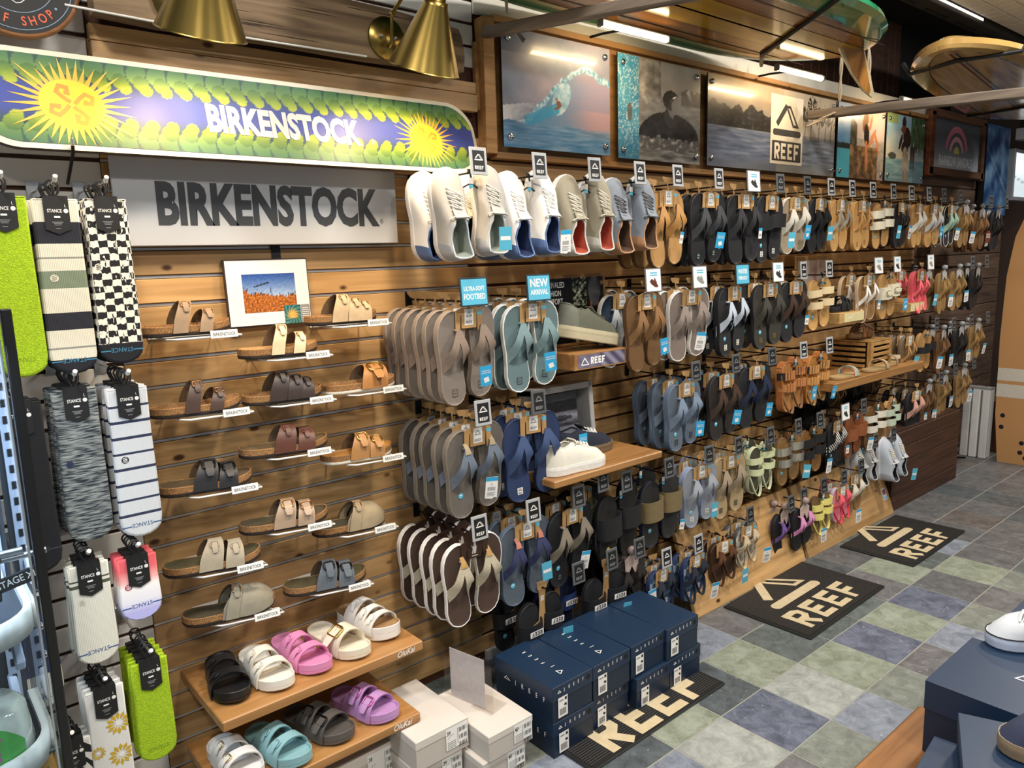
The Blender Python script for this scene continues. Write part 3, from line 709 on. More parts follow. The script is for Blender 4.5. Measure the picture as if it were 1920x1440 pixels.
def logo_patch(parent, L, th, c1, c2, t=.14, w=.022):
    b = MB(); badge(b, 0, 0, w, w * 1.1, .0004, mat(c1, .6, var=0), mat(c2, .6, var=0), 'xy'); b.build('logo', parent, (0, t * L, th - .0036 + .0012))
def sticker(parent, L, th, c=CYAN2, t=.27, x=-.008):
    b = MB(); b.disc((0, 0), .0095, c, 16, 'xy', .0006); b.flat([(-.006, .001), (.006, .001), (.006, .004), (-.006, .004)], .0009, PAPER, 'xy'); b.build('round_sticker', parent, (x, t * L, th - .0036 + .0016))
PROTO = {}
def pair(kind, **k):
    r = bpy.data.objects.new('footwear_pair', None); COL.objects.link(r); r.empty_display_size = .03
    L = k.get('L', .295); W = k.get('W', .102) * 1.08; th = k.get('th', .022); hang = k.get('hang', 'kraft')
    sp_ = k.get('spread', .51); tilt = k.get('tilt', .035)
    top = k.get('top', -.014 if kind == 'sneak' else .028)
    if hang == 'kraft': kraft_hanger(r)
    elif hang == 'round': kraft_hanger(r, mat('3b2418', .6), 'round')
    elif hang == 'fork': kraft_hanger(r, KRAFT, 'fork')
    elif hang == 'loop': loop_hanger(r)
    elif hang == 'clip':
        b = MB(); b.lathe([(.0, .022), (.014, .018), (.02, .0), (.014, -.016), (0, -.02)], mat('9c8580', .5), 12, TM((0, 0, .004), (PI / 2, 0, 0))); b.prism([(-.04, -.03), (-.01, -.012), (.01, -.012), (.04, -.03), (.036, -.085), (.02, -.095), (0, -.06), (-.02, -.095), (-.036, -.085)], -.0008, .0008, mat('c3aca2', .5)); b.build('hanger', r)
    elif hang == 'grey':
        b = MB(); b.lathe([(.0, .018), (.012, .014), (.017, .0), (.012, -.014), (0, -.018)], mat('8d8f92', .4), 12, TM((0, 0, .004), (PI / 2, 0, 0))); b.prism([(-.04, -.03), (-.01, -.012), (.01, -.012), (.04, -.03), (.034, -.08), (0, -.05), (-.034, -.08)], -.0008, .0008, mat('b9babc', .4)); b.build('hanger', r)
    for s in (-1, 1):
        nm = {'ff': 'flip_flop', 'kid': 'flip_flop', 'slide': 'slide_sandal', 'two': 'strap_sandal', 'plat': 'platform_sandal', 'sneak': 'sneaker'}[kind]
        loc = (s * W * sp_, th + .004 + (.010 if s > 0 else 0), -top - L + (.012 if s > 0 else 0)); rot = (PI / 2 + k.get('lean', 0), s * tilt, 0)
        if kind == 'sneak':
            so = sneaker('', L, W, s, k['up'], k['sole'], k.get('heel'), k.get('lace'), k.get('lin'), k.get('fox'), r, (s * W * sp_, .045, loc[2]), (PI / 2 + k.get('lean', -.0), s * tilt, s * .0), th=.026, part='sneaker'); continue
        b = MB(); edge, foot = k['edge'], k['foot']
        if kind == 'plat':
            for i in range(16):
                b.box((0, .012 + i * (L - .024) / 15, th * .5), (W * .5 if i in (0, 15) else 2.1 * halfw(W, (.012 + i * (L - .024) / 15) / L), .013, th * .7), edge, .004)
        ff_sole(b, L, W, s, edge, foot, th, k.get('side')); so = b.build(nm, r, loc, rot)
        b = MB()
        if kind in ('ff', 'kid'):
            ff_strap(b, L, W, s, k['strap'], th, k.get('wa', .021) * 1.12, k.get('wp', .010) * .95, k.get('h', .031), k.get('lining'))
            st = b.build('strap', so)
            if k.get('back'): b2 = MB(); back_strap(b2, L, W, k['back'], th); b2.build('heel_strap', so)
            if k.get('toe'):
                b2 = MB(); x0 = s * -.10 * W; b2.ribbon([(x0, .85 * L, th + .004), (x0, .80 * L, th + .02), (x0, .745 * L, th + .025)], [(.007, 0, 0), (.009, 0, 0), (.012, 0, 0)], .002, k['toe']); b2.build('toe_tab', st)
        elif kind == 'slide':
            arch(b, L, W, .58, .62, th * .35, k.get('h', .055), k.get('hw', .040), k.get('hw', .040), .005, k['strap'], k.get('ln', .0), 12, k.get('lining')); st = b.build('strap', so)
            if k.get('word'):
                b2 = MB(); T_ = TM((0, .60 * L, th * .35 + k.get('h', .055) + .0042), (0, 0, PI), 1); b2.flat([(-.03, -.011), (.03, -.011), (.03, .011), (-.03, .011)], 0, WSTK, 'xy', T_); word_mark(b2, -.024, -.008, .0158, .0004, INK, 'xy', T_); b2.build('word_label', st)
            if k.get('buckle'):
                b2 = MB(); buckle(b2, L, W, .6, .36, th * .35, k.get('h', .055), .026, mat('d9cfa0', .3, .6), k['strap']); b2.build('buckle', st)
        elif kind in ('two', 'plat'):
            for q, (t0, hh) in enumerate(((.50, .052), (.73, .042))):
                b2 = MB(); arch(b2, L, W, t0, t0 + .03, th * .4, hh, k.get('hw', .017), k.get('hw', .017), .0045, k['strap'] if q == 0 else k.get('strap2', k['strap']), 0, 12, k.get('lining')); st = b2.build('strap', so)
                if kind == 'plat':
                    b3 = MB()
                    for i in range(5): a = PI * (.25 + i * .12); b3.tube([(-math.cos(a) * halfw(W, t0) * 1.05, t0 * L - .018, th * .4 + hh * math.sin(a) ** .62 + .004), (-math.cos(a) * halfw(W, t0) * 1.05, t0 * L + .022, th * .4 + hh * math.sin(a) ** .62 + .004)], .006, k['strap'], 7)
                    b3.build('strap_braid', st)
            if k.get('back'): b2 = MB(); back_strap(b2, L, W, k['back'], th, .035); b2.build('heel_strap', so)
        if k.get('logo'): logo_patch(so, L, th, *k['logo'])
        if k.get('stk') and s < 0: sticker(so, L, th, k['stk'] if not isinstance(k['stk'], bool) else CYAN2)
    return r
def hangtag(root, kind, x=.02, y=-.03, z=-.19, rz=-.1):
    price_tag(kind).build('price_tag', root, (x, y, z), (0.05, random.uniform(-.12, .12), rz))

TAN = LEA('b48a55'); TAN2 = LEA('c79a5e'); BRN = LEA('6b4526'); DBR = LEA('3a261b'); BK = RUB('15161a'); BK2 = RUB('222326'); OLV = WEB('55553f'); SLATE = RUB('5f6c7c'); NAVY = RUB('1f2d4d'); WRB = RUB('ece9e4')
TYPES = {
 'knit': dict(kind='sneak', L=.285, W=.10, up=mat('b3b1ad', .95, var=.35, scale=900, bump=.4, bscale=900), sole=WRB, heel=mat('b9bfc6', .6), lace=mat('d8d3c8', .8), lin=mat('9aa197', .8), hang='loop', spread=.55, tilt=.05),
 'white': dict(kind='sneak', L=.285, W=.10, up=mat('e9e6e2', .7, var=.10, scale=600), sole=WRB, heel=mat('5d78a8', .6), lace=WHITE, lin=mat('26355c', .8), fox=WRB, hang='loop', spread=.55, tilt=.05),
 'oat': dict(kind='sneak', L=.28, W=.10, up=mat('a39c88', .95, var=.4, scale=900, bump=.4, bscale=900), sole=WRB, heel=mat('d8d5cc', .6), lace=mat('dcd6c6', .8), lin=mat('b4513c', .8), hang='loop', spread=.53, tilt=.05),
 'canvas': dict(kind='sneak', L=.28, W=.10, up=mat('7d8590', .8, var=.1, scale=400), sole=mat('c3cad2', .6), heel=mat('b98d68', .6), lace=mat('6b6d70', .8), lin=mat('5e4636', .8), hang='loop', spread=.53, tilt=.05),
 'leather': dict(kind='ff', edge=mat('6e5334', .7), foot=TAN, strap=LEA('b5854a'), lining=BK),
 'coalgrey': dict(kind='ff', edge=BK, foot=BK, strap=WEB('3b3e42'), logo=('15161a', '8fb6a6')),
 'coal': dict(kind='ff', edge=BK, foot=BK, strap=WEB('26262a')),
 'wideblack': dict(kind='slide', edge=BK, foot=BK2, strap=RUB('101216'), logo=('e6e4e0', '1a1a1a'), stk=True, W=.104, hw=.03, h=.05, hang='kraft'),
 'sand': dict(kind='ff', edge=RUB('d8d2c6'), foot=mat('9b8a72', .7), strap=LEA('d9d4c6'), L=.26, W=.088),
 'smallblack': dict(kind='ff', edge=BK, foot=BK2, strap=BK, L=.26, W=.088),
 'silver': dict(kind='ff', edge=TAN, foot=TAN2, strap=mat('c9c4ba', .3, .5), L=.255, W=.086, wa=.013, wp=.006, stk=True),
 'camel': dict(kind='ff', edge=TAN2, foot=TAN2, strap=LEA('c9995c'), L=.255, W=.086, wa=.008, wp=.005, logo=('b98a50', '6a4520')),
 'creamslide': dict(kind='two', edge=BRN, foot=TAN2, strap=LEA('e4ddc6'), lining=BK, L=.25, W=.088, hang='loop', hw=.021, stk=True),
 'blackthong': dict(kind='ff', edge=BK, foot=BK, strap=BK, L=.25, W=.088, wa=.01, wp=.006),
 'tanwhite': dict(kind='ff', edge=TAN, foot=TAN2, strap=LEA('e3ded2'), L=.25, W=.086),
 'tanpale': dict(kind='ff', edge=TAN, foot=TAN2, strap=LEA('d2d2d4'), L=.25, W=.086, wa=.017),
 'mint': dict(kind='ff', edge=WRB, foot=BK2, strap=LEA('aed3bd'), L=.25, W=.086, side=BK, stk=True),
 'rainbrown': dict(kind='ff', edge=BRN, foot=LEA('6f5234'), strap=LEA('7a5a3a'), L=.27, W=.092, hang='grey', wa=.016),
 'raintan': dict(kind='ff', edge=LEA('7c6240'), foot=LEA('96774a'), strap=LEA('9c7c4e'), L=.26, W=.09, hang='grey', wa=.014),
 'rainblack': dict(kind='ff', edge=BK, foot=BK, strap=BK, L=.27, W=.092, hang='grey', wa=.016),
 'taupe': dict(kind='ff', edge=RUB('94867a'), foot=mat('7e746b', .7, var=.08), strap=LEA('8c7a6c'), lining=RUB('6e645c'), th=.026, W=.102, L=.30, logo=('5f574f', '9a9188')),
 'teal': dict(kind='ff', edge=WRB, foot=RUB('62797c'), strap=LEA('7a9396'), lining=RUB('3a474a'), side=RUB('d9dcdb'), th=.022, W=.10, L=.295, logo=('3c4a4c', '7a9396')),
 'saddle': dict(kind='ff', edge=LEA('5c4026'), foot=LEA('6f5132'), strap=LEA('8a6540'), L=.295, W=.098, wa=.018),
 'navywhite': dict(kind='ff', edge=WRB, foot=RUB('26384a'), strap=LEA('c9ced4'), L=.29),
 'stone': dict(kind='ff', edge=WRB, foot=mat('7d7068', .7), strap=LEA('8f8279'), side=WRB, L=.29),
 'blackice': dict(kind='ff', edge=BK, foot=BK2, strap=RUB('b9c4d2'), lining=BK, L=.30, W=.104, logo=('dad8c8', '2a2a2a'), stk=True, th=.03),
 'moss': dict(kind='ff', edge=BK2, foot=mat('35332c', .7), strap=RUB('38362e'), L=.295, W=.104, logo=('6d5a34', '2a2418'), stk=True, wa=.026),
 'chestnut': dict(kind='ff', edge=BK, foot=BK2, strap=LEA('453127'), L=.285, stk=True),
 'woven': dict(kind='two', edge=TAN, foot=TAN2, strap=WEB('ddc79c'), lining=BK, L=.25, W=.086, hang='loop', hw=.018, stk=True),
 'whitethong': dict(kind='ff', edge=RUB('c9b496'), foot=LEA('8c6a42'), strap=LEA('ece8e0'), L=.255, W=.084, wa=.012, wp=.006, stk=WSTK),
 'creambuckle': dict(kind='slide', edge=TAN, foot=TAN, strap=LEA('d9d3bd'), L=.25, W=.088, hang='loop', hw=.034, h=.055, stk=True, buckle=True),
 'coral': dict(kind='kid', edge=RUB('e0626a'), foot=RUB('c84a55'), strap=RUB('ef7078'), back=RUB('ef7078'), L=.245, W=.086, wa=.010, wp=.007, th=.03),
 'slateblue': dict(kind='ff', edge=RUB('5d6f86'), foot=mat('5b6673', .7), strap=RUB('76879c'), th=.03, W=.10, L=.285, wa=.024, logo=('23272c', '6a7683'), stk=True),
 'brownblack': dict(kind='ff', edge=BK2, foot=mat('26201d', .7), strap=LEA('46342a'), L=.29, stk=True),
 'inkblue': dict(kind='ff', edge=BK, foot=BK2, strap=LEA('25304a'), L=.29),
 'scallop': dict(kind='plat', edge=LEA('a8693a'), foot=LEA('b37a42'), strap=LEA('b67a48'), strap2=BK, back=LEA('8a6a4c'), L=.25, W=.088, th=.042, hang='loop'),
 'scallop2': dict(kind='plat', edge=LEA('b06e34'), foot=LEA('c08440'), strap=LEA('c89458'), strap2=BK, back=LEA('8e7752'), L=.25, W=.09, th=.046, hang='loop', stk=True),
 'dune': dict(kind='ff', edge=RUB('6e5f50'), foot=LEA('71573a'), strap=LEA('b08a58'), L=.245, W=.084, wa=.010, wp=.006),
 'blackslide2': dict(kind='slide', edge=TAN, foot=TAN, strap=BK, L=.245, W=.085, hang='loop', hw=.02, h=.06),
 'greysteel': dict(kind='ff', edge=RUB('7c7368'), foot=mat('68625b', .7), strap=LEA('6a7585'), lining=RUB('535c69'), th=.026, W=.102, L=.295, stk=CYAN2, toe=mat('9a8c70', .7)),
 'navy': dict(kind='ff', edge=NAVY, foot=RUB('24355a'), strap=RUB('3a4d74'), L=.295, W=.104, logo=('dedcd8', '1a1a1a'), wa=.024),
 'cocoa': dict(kind='ff', edge=WRB, foot=mat('4a382e', .75, var=.05), strap=mat('c9bfa6', .9, var=.5, scale=500, bump=.8, bscale=500), lining=mat('b9b09c', .8), L=.29, W=.098, hang='round', toe=LEA('b0894e'), wa=.022),
 'bluenavy': dict(kind='ff', edge=RUB('566577'), foot=mat('505a66', .7), strap=WEB('2e365c'), L=.29, W=.10, stk=True, toe=mat('b0705c', .7), wa=.016),
 'coaltaupe': dict(kind='ff', edge=BK, foot=BK, strap=WEB('857a6b'), L=.29, W=.104, stk=True, logo=('17181c', '77787a'), wa=.02),
 'coalolive': dict(kind='ff', edge=BK, foot=BK, strap=WEB('5e6049'), L=.285, W=.10, logo=('17181c', '77787a')),
 'blackslide': dict(kind='slide', edge=BK, foot=mat('1f1d1b', .7), strap=RUB('17171a'), L=.29, W=.104, hang='loop', hw=.042, h=.055, stk=mat('e6c62a', .5, var=0)),
 'mudslide': dict(kind='slide', edge=RUB('182033'), foot=mat('2a2927', .7), strap=LEA('786848'), L=.285, W=.102, hang='loop', hw=.042, h=.055, stk=True),
 'icegrey': dict(kind='ff', edge=RUB('8d9cba'), foot=mat('8c919b', .7), strap=RUB('9aa0aa'), L=.27, W=.096, logo=('d6d4d0', '55585c'), stk=True, wa=.022, th=.03),
 'beige': dict(kind='ff', edge=RUB('a08a68'), foot=mat('a8926e', .7), strap=LEA('a2917c'), lining=BK2, L=.285, W=.10, logo=('4a4336', '8a7a5c'), wa=.022),
 'sage': dict(kind='two', edge=RUB('c9d0ae'), foot=mat('4c4a3c', .7), strap=LEA('d3d9ad'), back=RUB('c9d0ae'), L=.23, W=.082, hang='loop', hw=.015),
 'pewter': dict(kind='two', edge=LEA('6b5030'), foot=LEA('8c6a3e'), strap=mat('cfcabf', .24, .9, var=.03), L=.245, W=.085, hang='loop', hw=.02, stk=True),
 'blackduo': dict(kind='two', edge=LEA('6a4820'), foot=LEA('8a6232'), strap=BK, L=.245, W=.085, hang='loop', hw=.022, stk=True),
 'tribal': dict(kind='ff', edge=BK, foot=BK, strap='CHEV', L=.245, W=.084, wa=.019, stk=True),
 'cognac': dict(kind='slide', edge=LEA('6a3a20'), foot=LEA('8a5230'), strap=LEA('8c512e'), L=.24, W=.084, hang='loop', hw=.034, h=.055, stk=WSTK),
 'ivoryduo': dict(kind='two', edge=LEA('6a4a28'), foot=LEA('7d5a32'), strap=LEA('dedacb'), lining=BK, L=.25, W=.086, hang='loop', hw=.02),
 'mintduo': dict(kind='two', edge=TAN, foot=TAN, strap=LEA('b9c9b4'), lining=BK, L=.24, W=.084, hang='loop', hw=.02),
 'blushthong': dict(kind='ff', edge=BK2, foot=BK, strap=LEA('d6a394'), L=.25, W=.085),
 'labelslide': dict(kind='slide', edge=BK, foot=BK2, strap=RUB('14151a'), L=.235, W=.088, hang='fork', hw=.03, h=.05, word=True, stk=True, top=.055),
 'labelslide_blue': dict(kind='slide', edge=RUB('1c2c52'), foot=RUB('1a2440'), strap=RUB('1d3266'), L=.235, W=.088, hang='fork', hw=.03, h=.05, word=True, top=.055),
 'kidblack': dict(kind='kid', edge=BK, foot=mat('2a2522', .7), strap=RUB('231f1e'), back=RUB('1d1a1a'), L=.225, W=.08, hang='clip', wa=.016),
 'kidcamo': dict(kind='kid', edge=RUB('22335e'), foot='CAMO', strap=RUB('232838'), back=RUB('1d2436'), L=.20, W=.076, wa=.014, logo=('dedede', '333333')),
 'kidbrown': dict(kind='kid', edge=DBR, foot=DBR, strap=LEA('5d3c26'), back=LEA('4a3122'), L=.19, W=.074, wa=.013),
 'kidsand': dict(kind='kid', edge=RUB('4a4c50'), foot='CAMO2', strap=LEA('cdbb9c'), back=LEA('c9b898'), L=.19, W=.074, wa=.013),
 'kidpurple': dict(kind='kid', edge=BK, foot=BK, strap=RUB('6d5390'), L=.22, W=.078, wa=.010, hang='clip'),
 'kidpink': dict(kind='kid', edge=BK, foot=BK, strap=RUB('d98fc0'), L=.22, W=.078, wa=.010, hang='clip'),
 'lemon': dict(kind='two', edge=mat('5a4228', .7), foot=mat('7a6240', .7), strap=RUB('e6dc7e'), back=RUB('e0d678'), L=.195, W=.076, hang='loop', hw=.017),
 'kidcoral': dict(kind='kid', edge=RUB('b9b3c6'), foot=RUB('d88090'), strap=RUB('e85f70'), back=RUB('dd4a60'), L=.19, W=.072, wa=.010),
 'kidmaroon': dict(kind='kid', edge=RUB('7a2a3c'), foot=RUB('8a3244'), strap=RUB('c03a58'), back=RUB('b23450'), L=.19, W=.072, wa=.010),
 'ivorythong': dict(kind='ff', edge=LEA('8a6a44'), foot=LEA('8a6a44'), strap=LEA('ddd8c6'), L=.225, W=.078),
 'greysneak': dict(kind='sneak', L=.25, W=.088, up=mat('a6a8a8', .9, var=.3, scale=700), sole=WRB, heel=mat('b6babd', .6), lace=mat('dad8d0', .8), lin=BK, hang='loop', spread=.55),
 'cloudsneak': dict(kind='sneak', L=.26, W=.09, up=mat('b4bcc6', .9, var=.2, scale=700), sole=mat('d6dbe4', .6), heel=mat('a9b2be', .6), lace=mat('e4e0d2', .8), lin=BK, hang='loop', spread=.55),
}
CH = chevron('zigzag_weave', '101012', 'dcdad4'); CM = camo('blue_camo', ['1a2742', '33506a', '3d5a5c', '1c3f86', '8b93a0', '22304c']); CM2 = camo('sand_camo', ['b3aa9a', '8a857c', 'c9c2b2', '6a6862'])
for k in TYPES.values():
    for a, v in list(k.items()):
        if v == 'CHEV': k[a] = CH
        if v == 'CAMO': k[a] = CM
        if v == 'CAMO2': k[a] = CM2
ORD = ['frontmost pair', 'second pair from the front', 'third pair from the front', 'fourth pair from the front', 'fifth pair from the front', 'sixth pair from the front']
# (x, card height, card, [(type, count, y of the front pair, gap)], what it looks like, tag, where)
R1, R2, R3, R4, R5 = 1.868, 1.478, 1.097, .724, .345
ROWS = [
 (1.454, R1, 'peak', [('knit', 1, -.33, .1), ('white', 1, -.205, .1)], ['heather grey knit sneakers with pale laces', 'white sneakers with blue heels, left end of top row'], 'teal'),
 (1.704, R1, 'peak', [('white', 2, -.32, .14)], ['white perforated sneakers with blue heels beside the oatmeal ones'], 'price'),
 (1.96, R1, 'peak', [('oat', 2, -.33, .14)], ['oatmeal knit sneakers with white soles'], None),
 (2.198, R1, 'peak', [('canvas', 2, -.33, .14)], ['blue grey canvas sneakers with tan heels'], None),
 (2.419, R1, 'peak', [('leather', 3, -.33, .07)], ['tan leather flip-flops in the top row'], 'small'),
 (2.686, R1, 'peak', [('coalgrey', 3, -.34, .06)], ['charcoal flip-flops with grey straps in the top row'], 'blue'),
 (2.937, R1, 'shoe_k', [('coal', 4, -.34, .06)], ['plain black flip-flops under the top row shoe card'], 'small'),
 (3.149, R1, 'dark', [('wideblack', 2, -.34, .07)], ['wide black slides with white heel labels in the top row'], 'teal'),
 (3.383, R1, 'dark', [('sand', 3, -.33, .06)], ['off-white strap flip-flops with pale soles in the top row'], 'blue'),
 (3.607, R1, 'peak', [('smallblack', 3, -.33, .06)], ['small black flip-flops between pale and tan ones, top row'], 'teal'),
 (3.819, R1, 'peak', [('silver', 3, -.33, .06)], ['tan flip-flops with silver straps in the top row'], None),
 (4.045, R1, 'peak', [('camel', 3, -.33, .06)], ['camel thong sandals with thin straps in the top row'], None),
 (4.284, R1, 'peak', [('creamslide', 2, -.33, .08)], ['cork sandals with two cream straps in the top row'], 'teal'),
 (4.513, R1, 'peak', [('blackthong', 3, -.33, .06)], ['black thong sandals beside the cream strap ones, top row'], 'price'),
 (4.751, R1, 'peak', [('tanwhite', 3, -.33, .06)], ['tan sandals with broad white straps in the top row'], None),
 (4.97, R1, 'dark', [('tanpale', 3, -.33, .06)], ['tan sandals with pale grey straps in the top row'], 'blue'),
 (5.219, R1, 'dark', [('mint', 3, -.33, .06)], ['black flip-flops with mint straps in the top row'], 'price'),
 (5.52, R1, None, [('raintan', 2, -.31, .06)], ['tan leather flip-flops right of the mint ones'], 'price'),
 (5.75, R1 - .02, 'dark', [('rainbrown', 3, -.33, .06)], ['brown leather flip-flops with red leather tag, far top row'], 'price'),
 (6.05, R1 - .02, 'dark', [('rainblack', 2, -.33, .06)], ['black leather flip-flops at the far end, top row'], None),
 # second row
 (1.418, R2, 'ultra', [('taupe', 6, -.345, .058)], ['taupe flip-flops under the ULTRA-SOFT FOOTBED card'], 'blue'),
 (1.686, R2, 'new', [('teal', 4, -.345, .075)], ['teal flip-flops under the NEW ARRIVAL card'], 'blue'),
 (2.273, R2, 'shoe_b', [('saddle', 1, -.345, .06), ('navywhite', 2, -.22, .09)], ['saddle brown leather flip-flops under a shoe card', 'navy flip-flops with white edges behind the brown ones'], 'blue'),
 (2.564, R2, 'shoe_g', [('stone', 3, -.34, .08)], ['stone grey flip-flops with white edges'], 'price'),
 (2.866, R2, 'water', [('blackice', 2, -.34, .09)], ['black flip-flops with ice blue straps under WATER FRIENDLY card'], None),
 (3.15, R2, 'shoe_k', [('moss', 2, -.34, .08)], ['dark moss flip-flops with brown heel labels'], None),
 (3.374, R2, 'peak', [('chestnut', 3, -.34, .07)], ['black flip-flops with chestnut straps in the second row'], 'small'),
 (3.617, R2, 'peak', [('woven', 1, -.34, .07)], ['cork sandals with cream woven straps'], None),
 (4.151, R2, 'shoe_g', [('whitethong', 2, -.33, .10)], ['brown thong sandals with white straps in the second row'], 'small'),
 (4.378, R2, 'shoe_k', [('creambuckle', 1, -.34, .07)], ['cork slides with wide cream buckled strap'], 'blue'),
 (4.83, R2, 'shoe_g', [('coral', 2, -.33, .12)], ['coral pink strappy sandals in the second row'], 'teal'),
 (5.2, R2 - .02, None, [('raintan', 3, -.32, .09)], ['tan leather flip-flops right of the coral ones'], 'price'),
 (5.5, R2 - .02, 'dark', [('raintan', 1, -.30, .07)], ['lone tan leather flip-flops left of the black ones, second row'], 'price'),
 (5.75, R2 - .02, 'dark', [('rainblack', 2, -.33, .07)], ['black leather flip-flops near the tan board, second row'], None),
 # third row
 (1.436, R3, 'peak', [('greysteel', 5, -.345, .066)], ['grey flip-flops with steel blue straps'], 'price'),
 (1.674, R3, 'dark', [('navy', 3, -.345, .08)], ['navy flip-flops with white heel labels'], None),
 (2.546, R3, 'dark', [('slateblue', 3, -.33, .085)], ['slate blue rubber flip-flops'], 'blue'),
 (2.831, R3, 'dark', [('brownblack', 3, -.33, .08)], ['dark brown strap flip-flops in the third row'], 'blue'),
 (3.12, R3, 'dark', [('inkblue', 2, -.30, .09)], ['black flip-flops with ink blue straps'], 'blue'),
 (3.399, R3, 'peak', [('scallop', 1, -.33, .1)], ['rust brown platform sandals with scalloped soles'], 'blue'),
 (3.65, R3, 'peak', [('scallop2', 1, -.33, .1)], ['honey tan platform sandals with rolled straps'], 'blue'),
 (4.72, R3, None, [('dune', 5, -.33, .055)], ['brown thong sandals with grey edges in the third row'], 'teal'),
 (4.98, R3, 'dark', [('blackslide2', 1, -.32, .06)], ['tan sandals with one black strap in the third row'], 'price'),
 (5.25, R3 - .02, 'dark', [('rainbrown', 2, -.32, .07)], ['brown leather flip-flops in the third row'], 'price'),
 (5.55, R3 - .02, 'dark', [('rainblack', 2, -.32, .07)], ['black leather flip-flops in the third row'], 'price'),
 (5.85, R3 - .02, 'dark', [('raintan', 2, -.32, .07)], ['tan leather flip-flops before the tan board, third row'], 'price'),
 # fourth row
 (1.405, R4, 'peak', [('cocoa', 5, -.345, .068)], ['cocoa brown flip-flops with woven cream straps'], None),
 (1.638, R4, 'peak', [('bluenavy', 3, -.34, .085)], ['grey blue flip-flops with navy web straps'], 'teal'),
 (1.857, R4, 'dark', [('coaltaupe', 2, -.345, .09)], ['black flip-flops with taupe straps'], 'price'),
 (1.985, R4 + .03, 'dark', [('coalolive', 1, -.26, .09)], ['black flip-flops with olive straps'], 'price'),
 (2.116, R4, 'dark', [('blackslide', 1, -.34, .09)], ['black slides with a round yellow sticker'], None),
 (2.375, R4, 'dark', [('mudslide', 2, -.34, .12)], ['navy slides with mud brown straps'], 'small'),
 (2.645, R4, 'dark', [('icegrey', 2, -.34, .09)], ['ice grey flip-flops with blue edges'], 'teal'),
 (2.863, R4, 'dark', [('beige', 3, -.34, .07)], ['beige flip-flops with dark heel labels'], None),
 (3.124, R4, 'dark', [('sage', 2, -.34, .09)], ['sage green strap sandals with heel straps'], None),
 (3.373, R4, 'dark', [('pewter', 2, -.34, .1)], ['cork sandals with two pewter metallic straps'], 'teal'),
 (3.584, R4, 'dark', [('blackduo', 2, -.34, .09)], ['tan cork sandals with two black straps'], 'price'),
 (3.847, R4, 'shoe_k', [('tribal', 2, -.34, .08)], ['black flip-flops with zigzag patterned straps'], 'small'),
 (4.055, R4, 'dark', [('cognac', 2, -.34, .08)], ['cognac leather slides'], 'price'),
 (4.28, R4 + .02, None, [('ivoryduo', 2, -.35, .09)], ['brown sandals with two ivory straps'], None),
 (4.50, R4 + .02, None, [('mintduo', 1, -.34, .09)], ['cork sandals with two mint straps'], None),
 (4.86, R4 + .02, None, [('blushthong', 3, -.33, .07)], ['black flip-flops with blush pink straps'], 'small'),
 (5.1, R4 + .02, 'dark', [('rainbrown', 1, -.31, .07)], ['brown leather flip-flops in the fourth row'], 'price'),
 (5.33, R4 + .05, 'dark', [('raintan', 2, -.32, .07)], ['tan leather flip-flops in the fourth row'], 'price'),
 (5.65, R4 + .06, 'dark', [('raintan', 1, -.32, .07)], ['tan leather flip-flops at the far end of the fourth row'], 'price'),
 (3.95, .885, None, [('smallblack', 2, -.17, .07)], ['small black flip-flops under the left part of the thick shelf'], None),
 (4.17, .885, None, [('dune', 2, -.17, .07)], ['brown thong sandals under the middle of the thick shelf'], None),
 (4.39, .885, None, [('smallblack', 2, -.17, .07)], ['small black flip-flops under the right part of the thick shelf'], None),
 (4.61, .885, None, [('rainbrown', 2, -.17, .07)], ['brown leather flip-flops under the right end of the thick shelf'], None),
 # fifth row
 (1.70, R5 + .10, None, [('labelslide', 1, -.34, .09), ('labelslide', 1, -.20, .09)], ['black slides with white word labels, left of the blue ones', 'black slides hanging deep below the grey blue flip-flops'], 'teal'),
 (1.85, R5 + .09, 'dark', [('labelslide_blue', 2, -.26, .07)], ['deep blue slides with white word labels'], None),
 (2.03, R5 + .09, 'dark', [('labelslide', 1, -.345, .07)], ['black slides with white word labels, right of the blue ones'], 'teal'),
 (2.19, R5 + .09, 'dark', [('kidblack', 5, -.335, .055)], ['black kids sandals on pale pink clips'], 'price'),
 (2.36, R5, 'peak', [('kidcamo', 4, -.36, .05)], ['blue camouflage kids sandals, left hook'], None),
 (2.576, R5, 'peak', [('kidcamo', 2, -.37, .05)], ['blue camouflage kids sandals, right hook'], 'price'),
 (2.793, R5, None, [('kidbrown', 2, -.36, .06)], ['dark brown kids sandals'], 'teal'),
 (2.97, R5 + .03, 'dark', [('kidsand', 2, -.37, .06)], ['sand camouflage kids sandals with cream straps'], 'price'),
 (3.33, R5, 'dark', [('kidpurple', 2, -.34, .06)], ['black kids flip-flops with purple straps'], None),
 (3.45, R5 + .01, 'dark', [('kidpink', 1, -.38, .06)], ['black kids flip-flops with pink straps'], 'price'),
 (3.65, R5 + .02, 'dark', [('lemon', 1, -.37, .06)], ['lemon yellow kids sandals'], None),
 (3.865, R5 + .02, 'dark', [('kidcoral', 1, -.37, .06), ('kidmaroon', 1, -.30, .06)], ['coral kids sandals with lilac edges', 'maroon kids sandals behind the coral ones'], 'price'),
 (4.06, R5 + .04, 'dark', [('ivorythong', 1, -.35, .06)], ['brown thong sandals with ivory straps, fifth row'], None),
 (4.22, .50, 'dark', [('greysneak', 2, -.30, .11)], ['grey knit sneakers hanging low by the plinth'], None),
 (4.45, .50, 'dark', [('cloudsneak', 1, -.37, .11)], ['pale cloud grey sneakers hanging low by the plinth'], 'teal'),
]
NAMES = {'ff': 'flip_flop_pair', 'kid': 'kids_sandal_pair', 'slide': 'slide_sandal_pair', 'two': 'strap_sandal_pair', 'plat': 'platform_sandal_pair', 'sneak': 'sneaker_pair'}
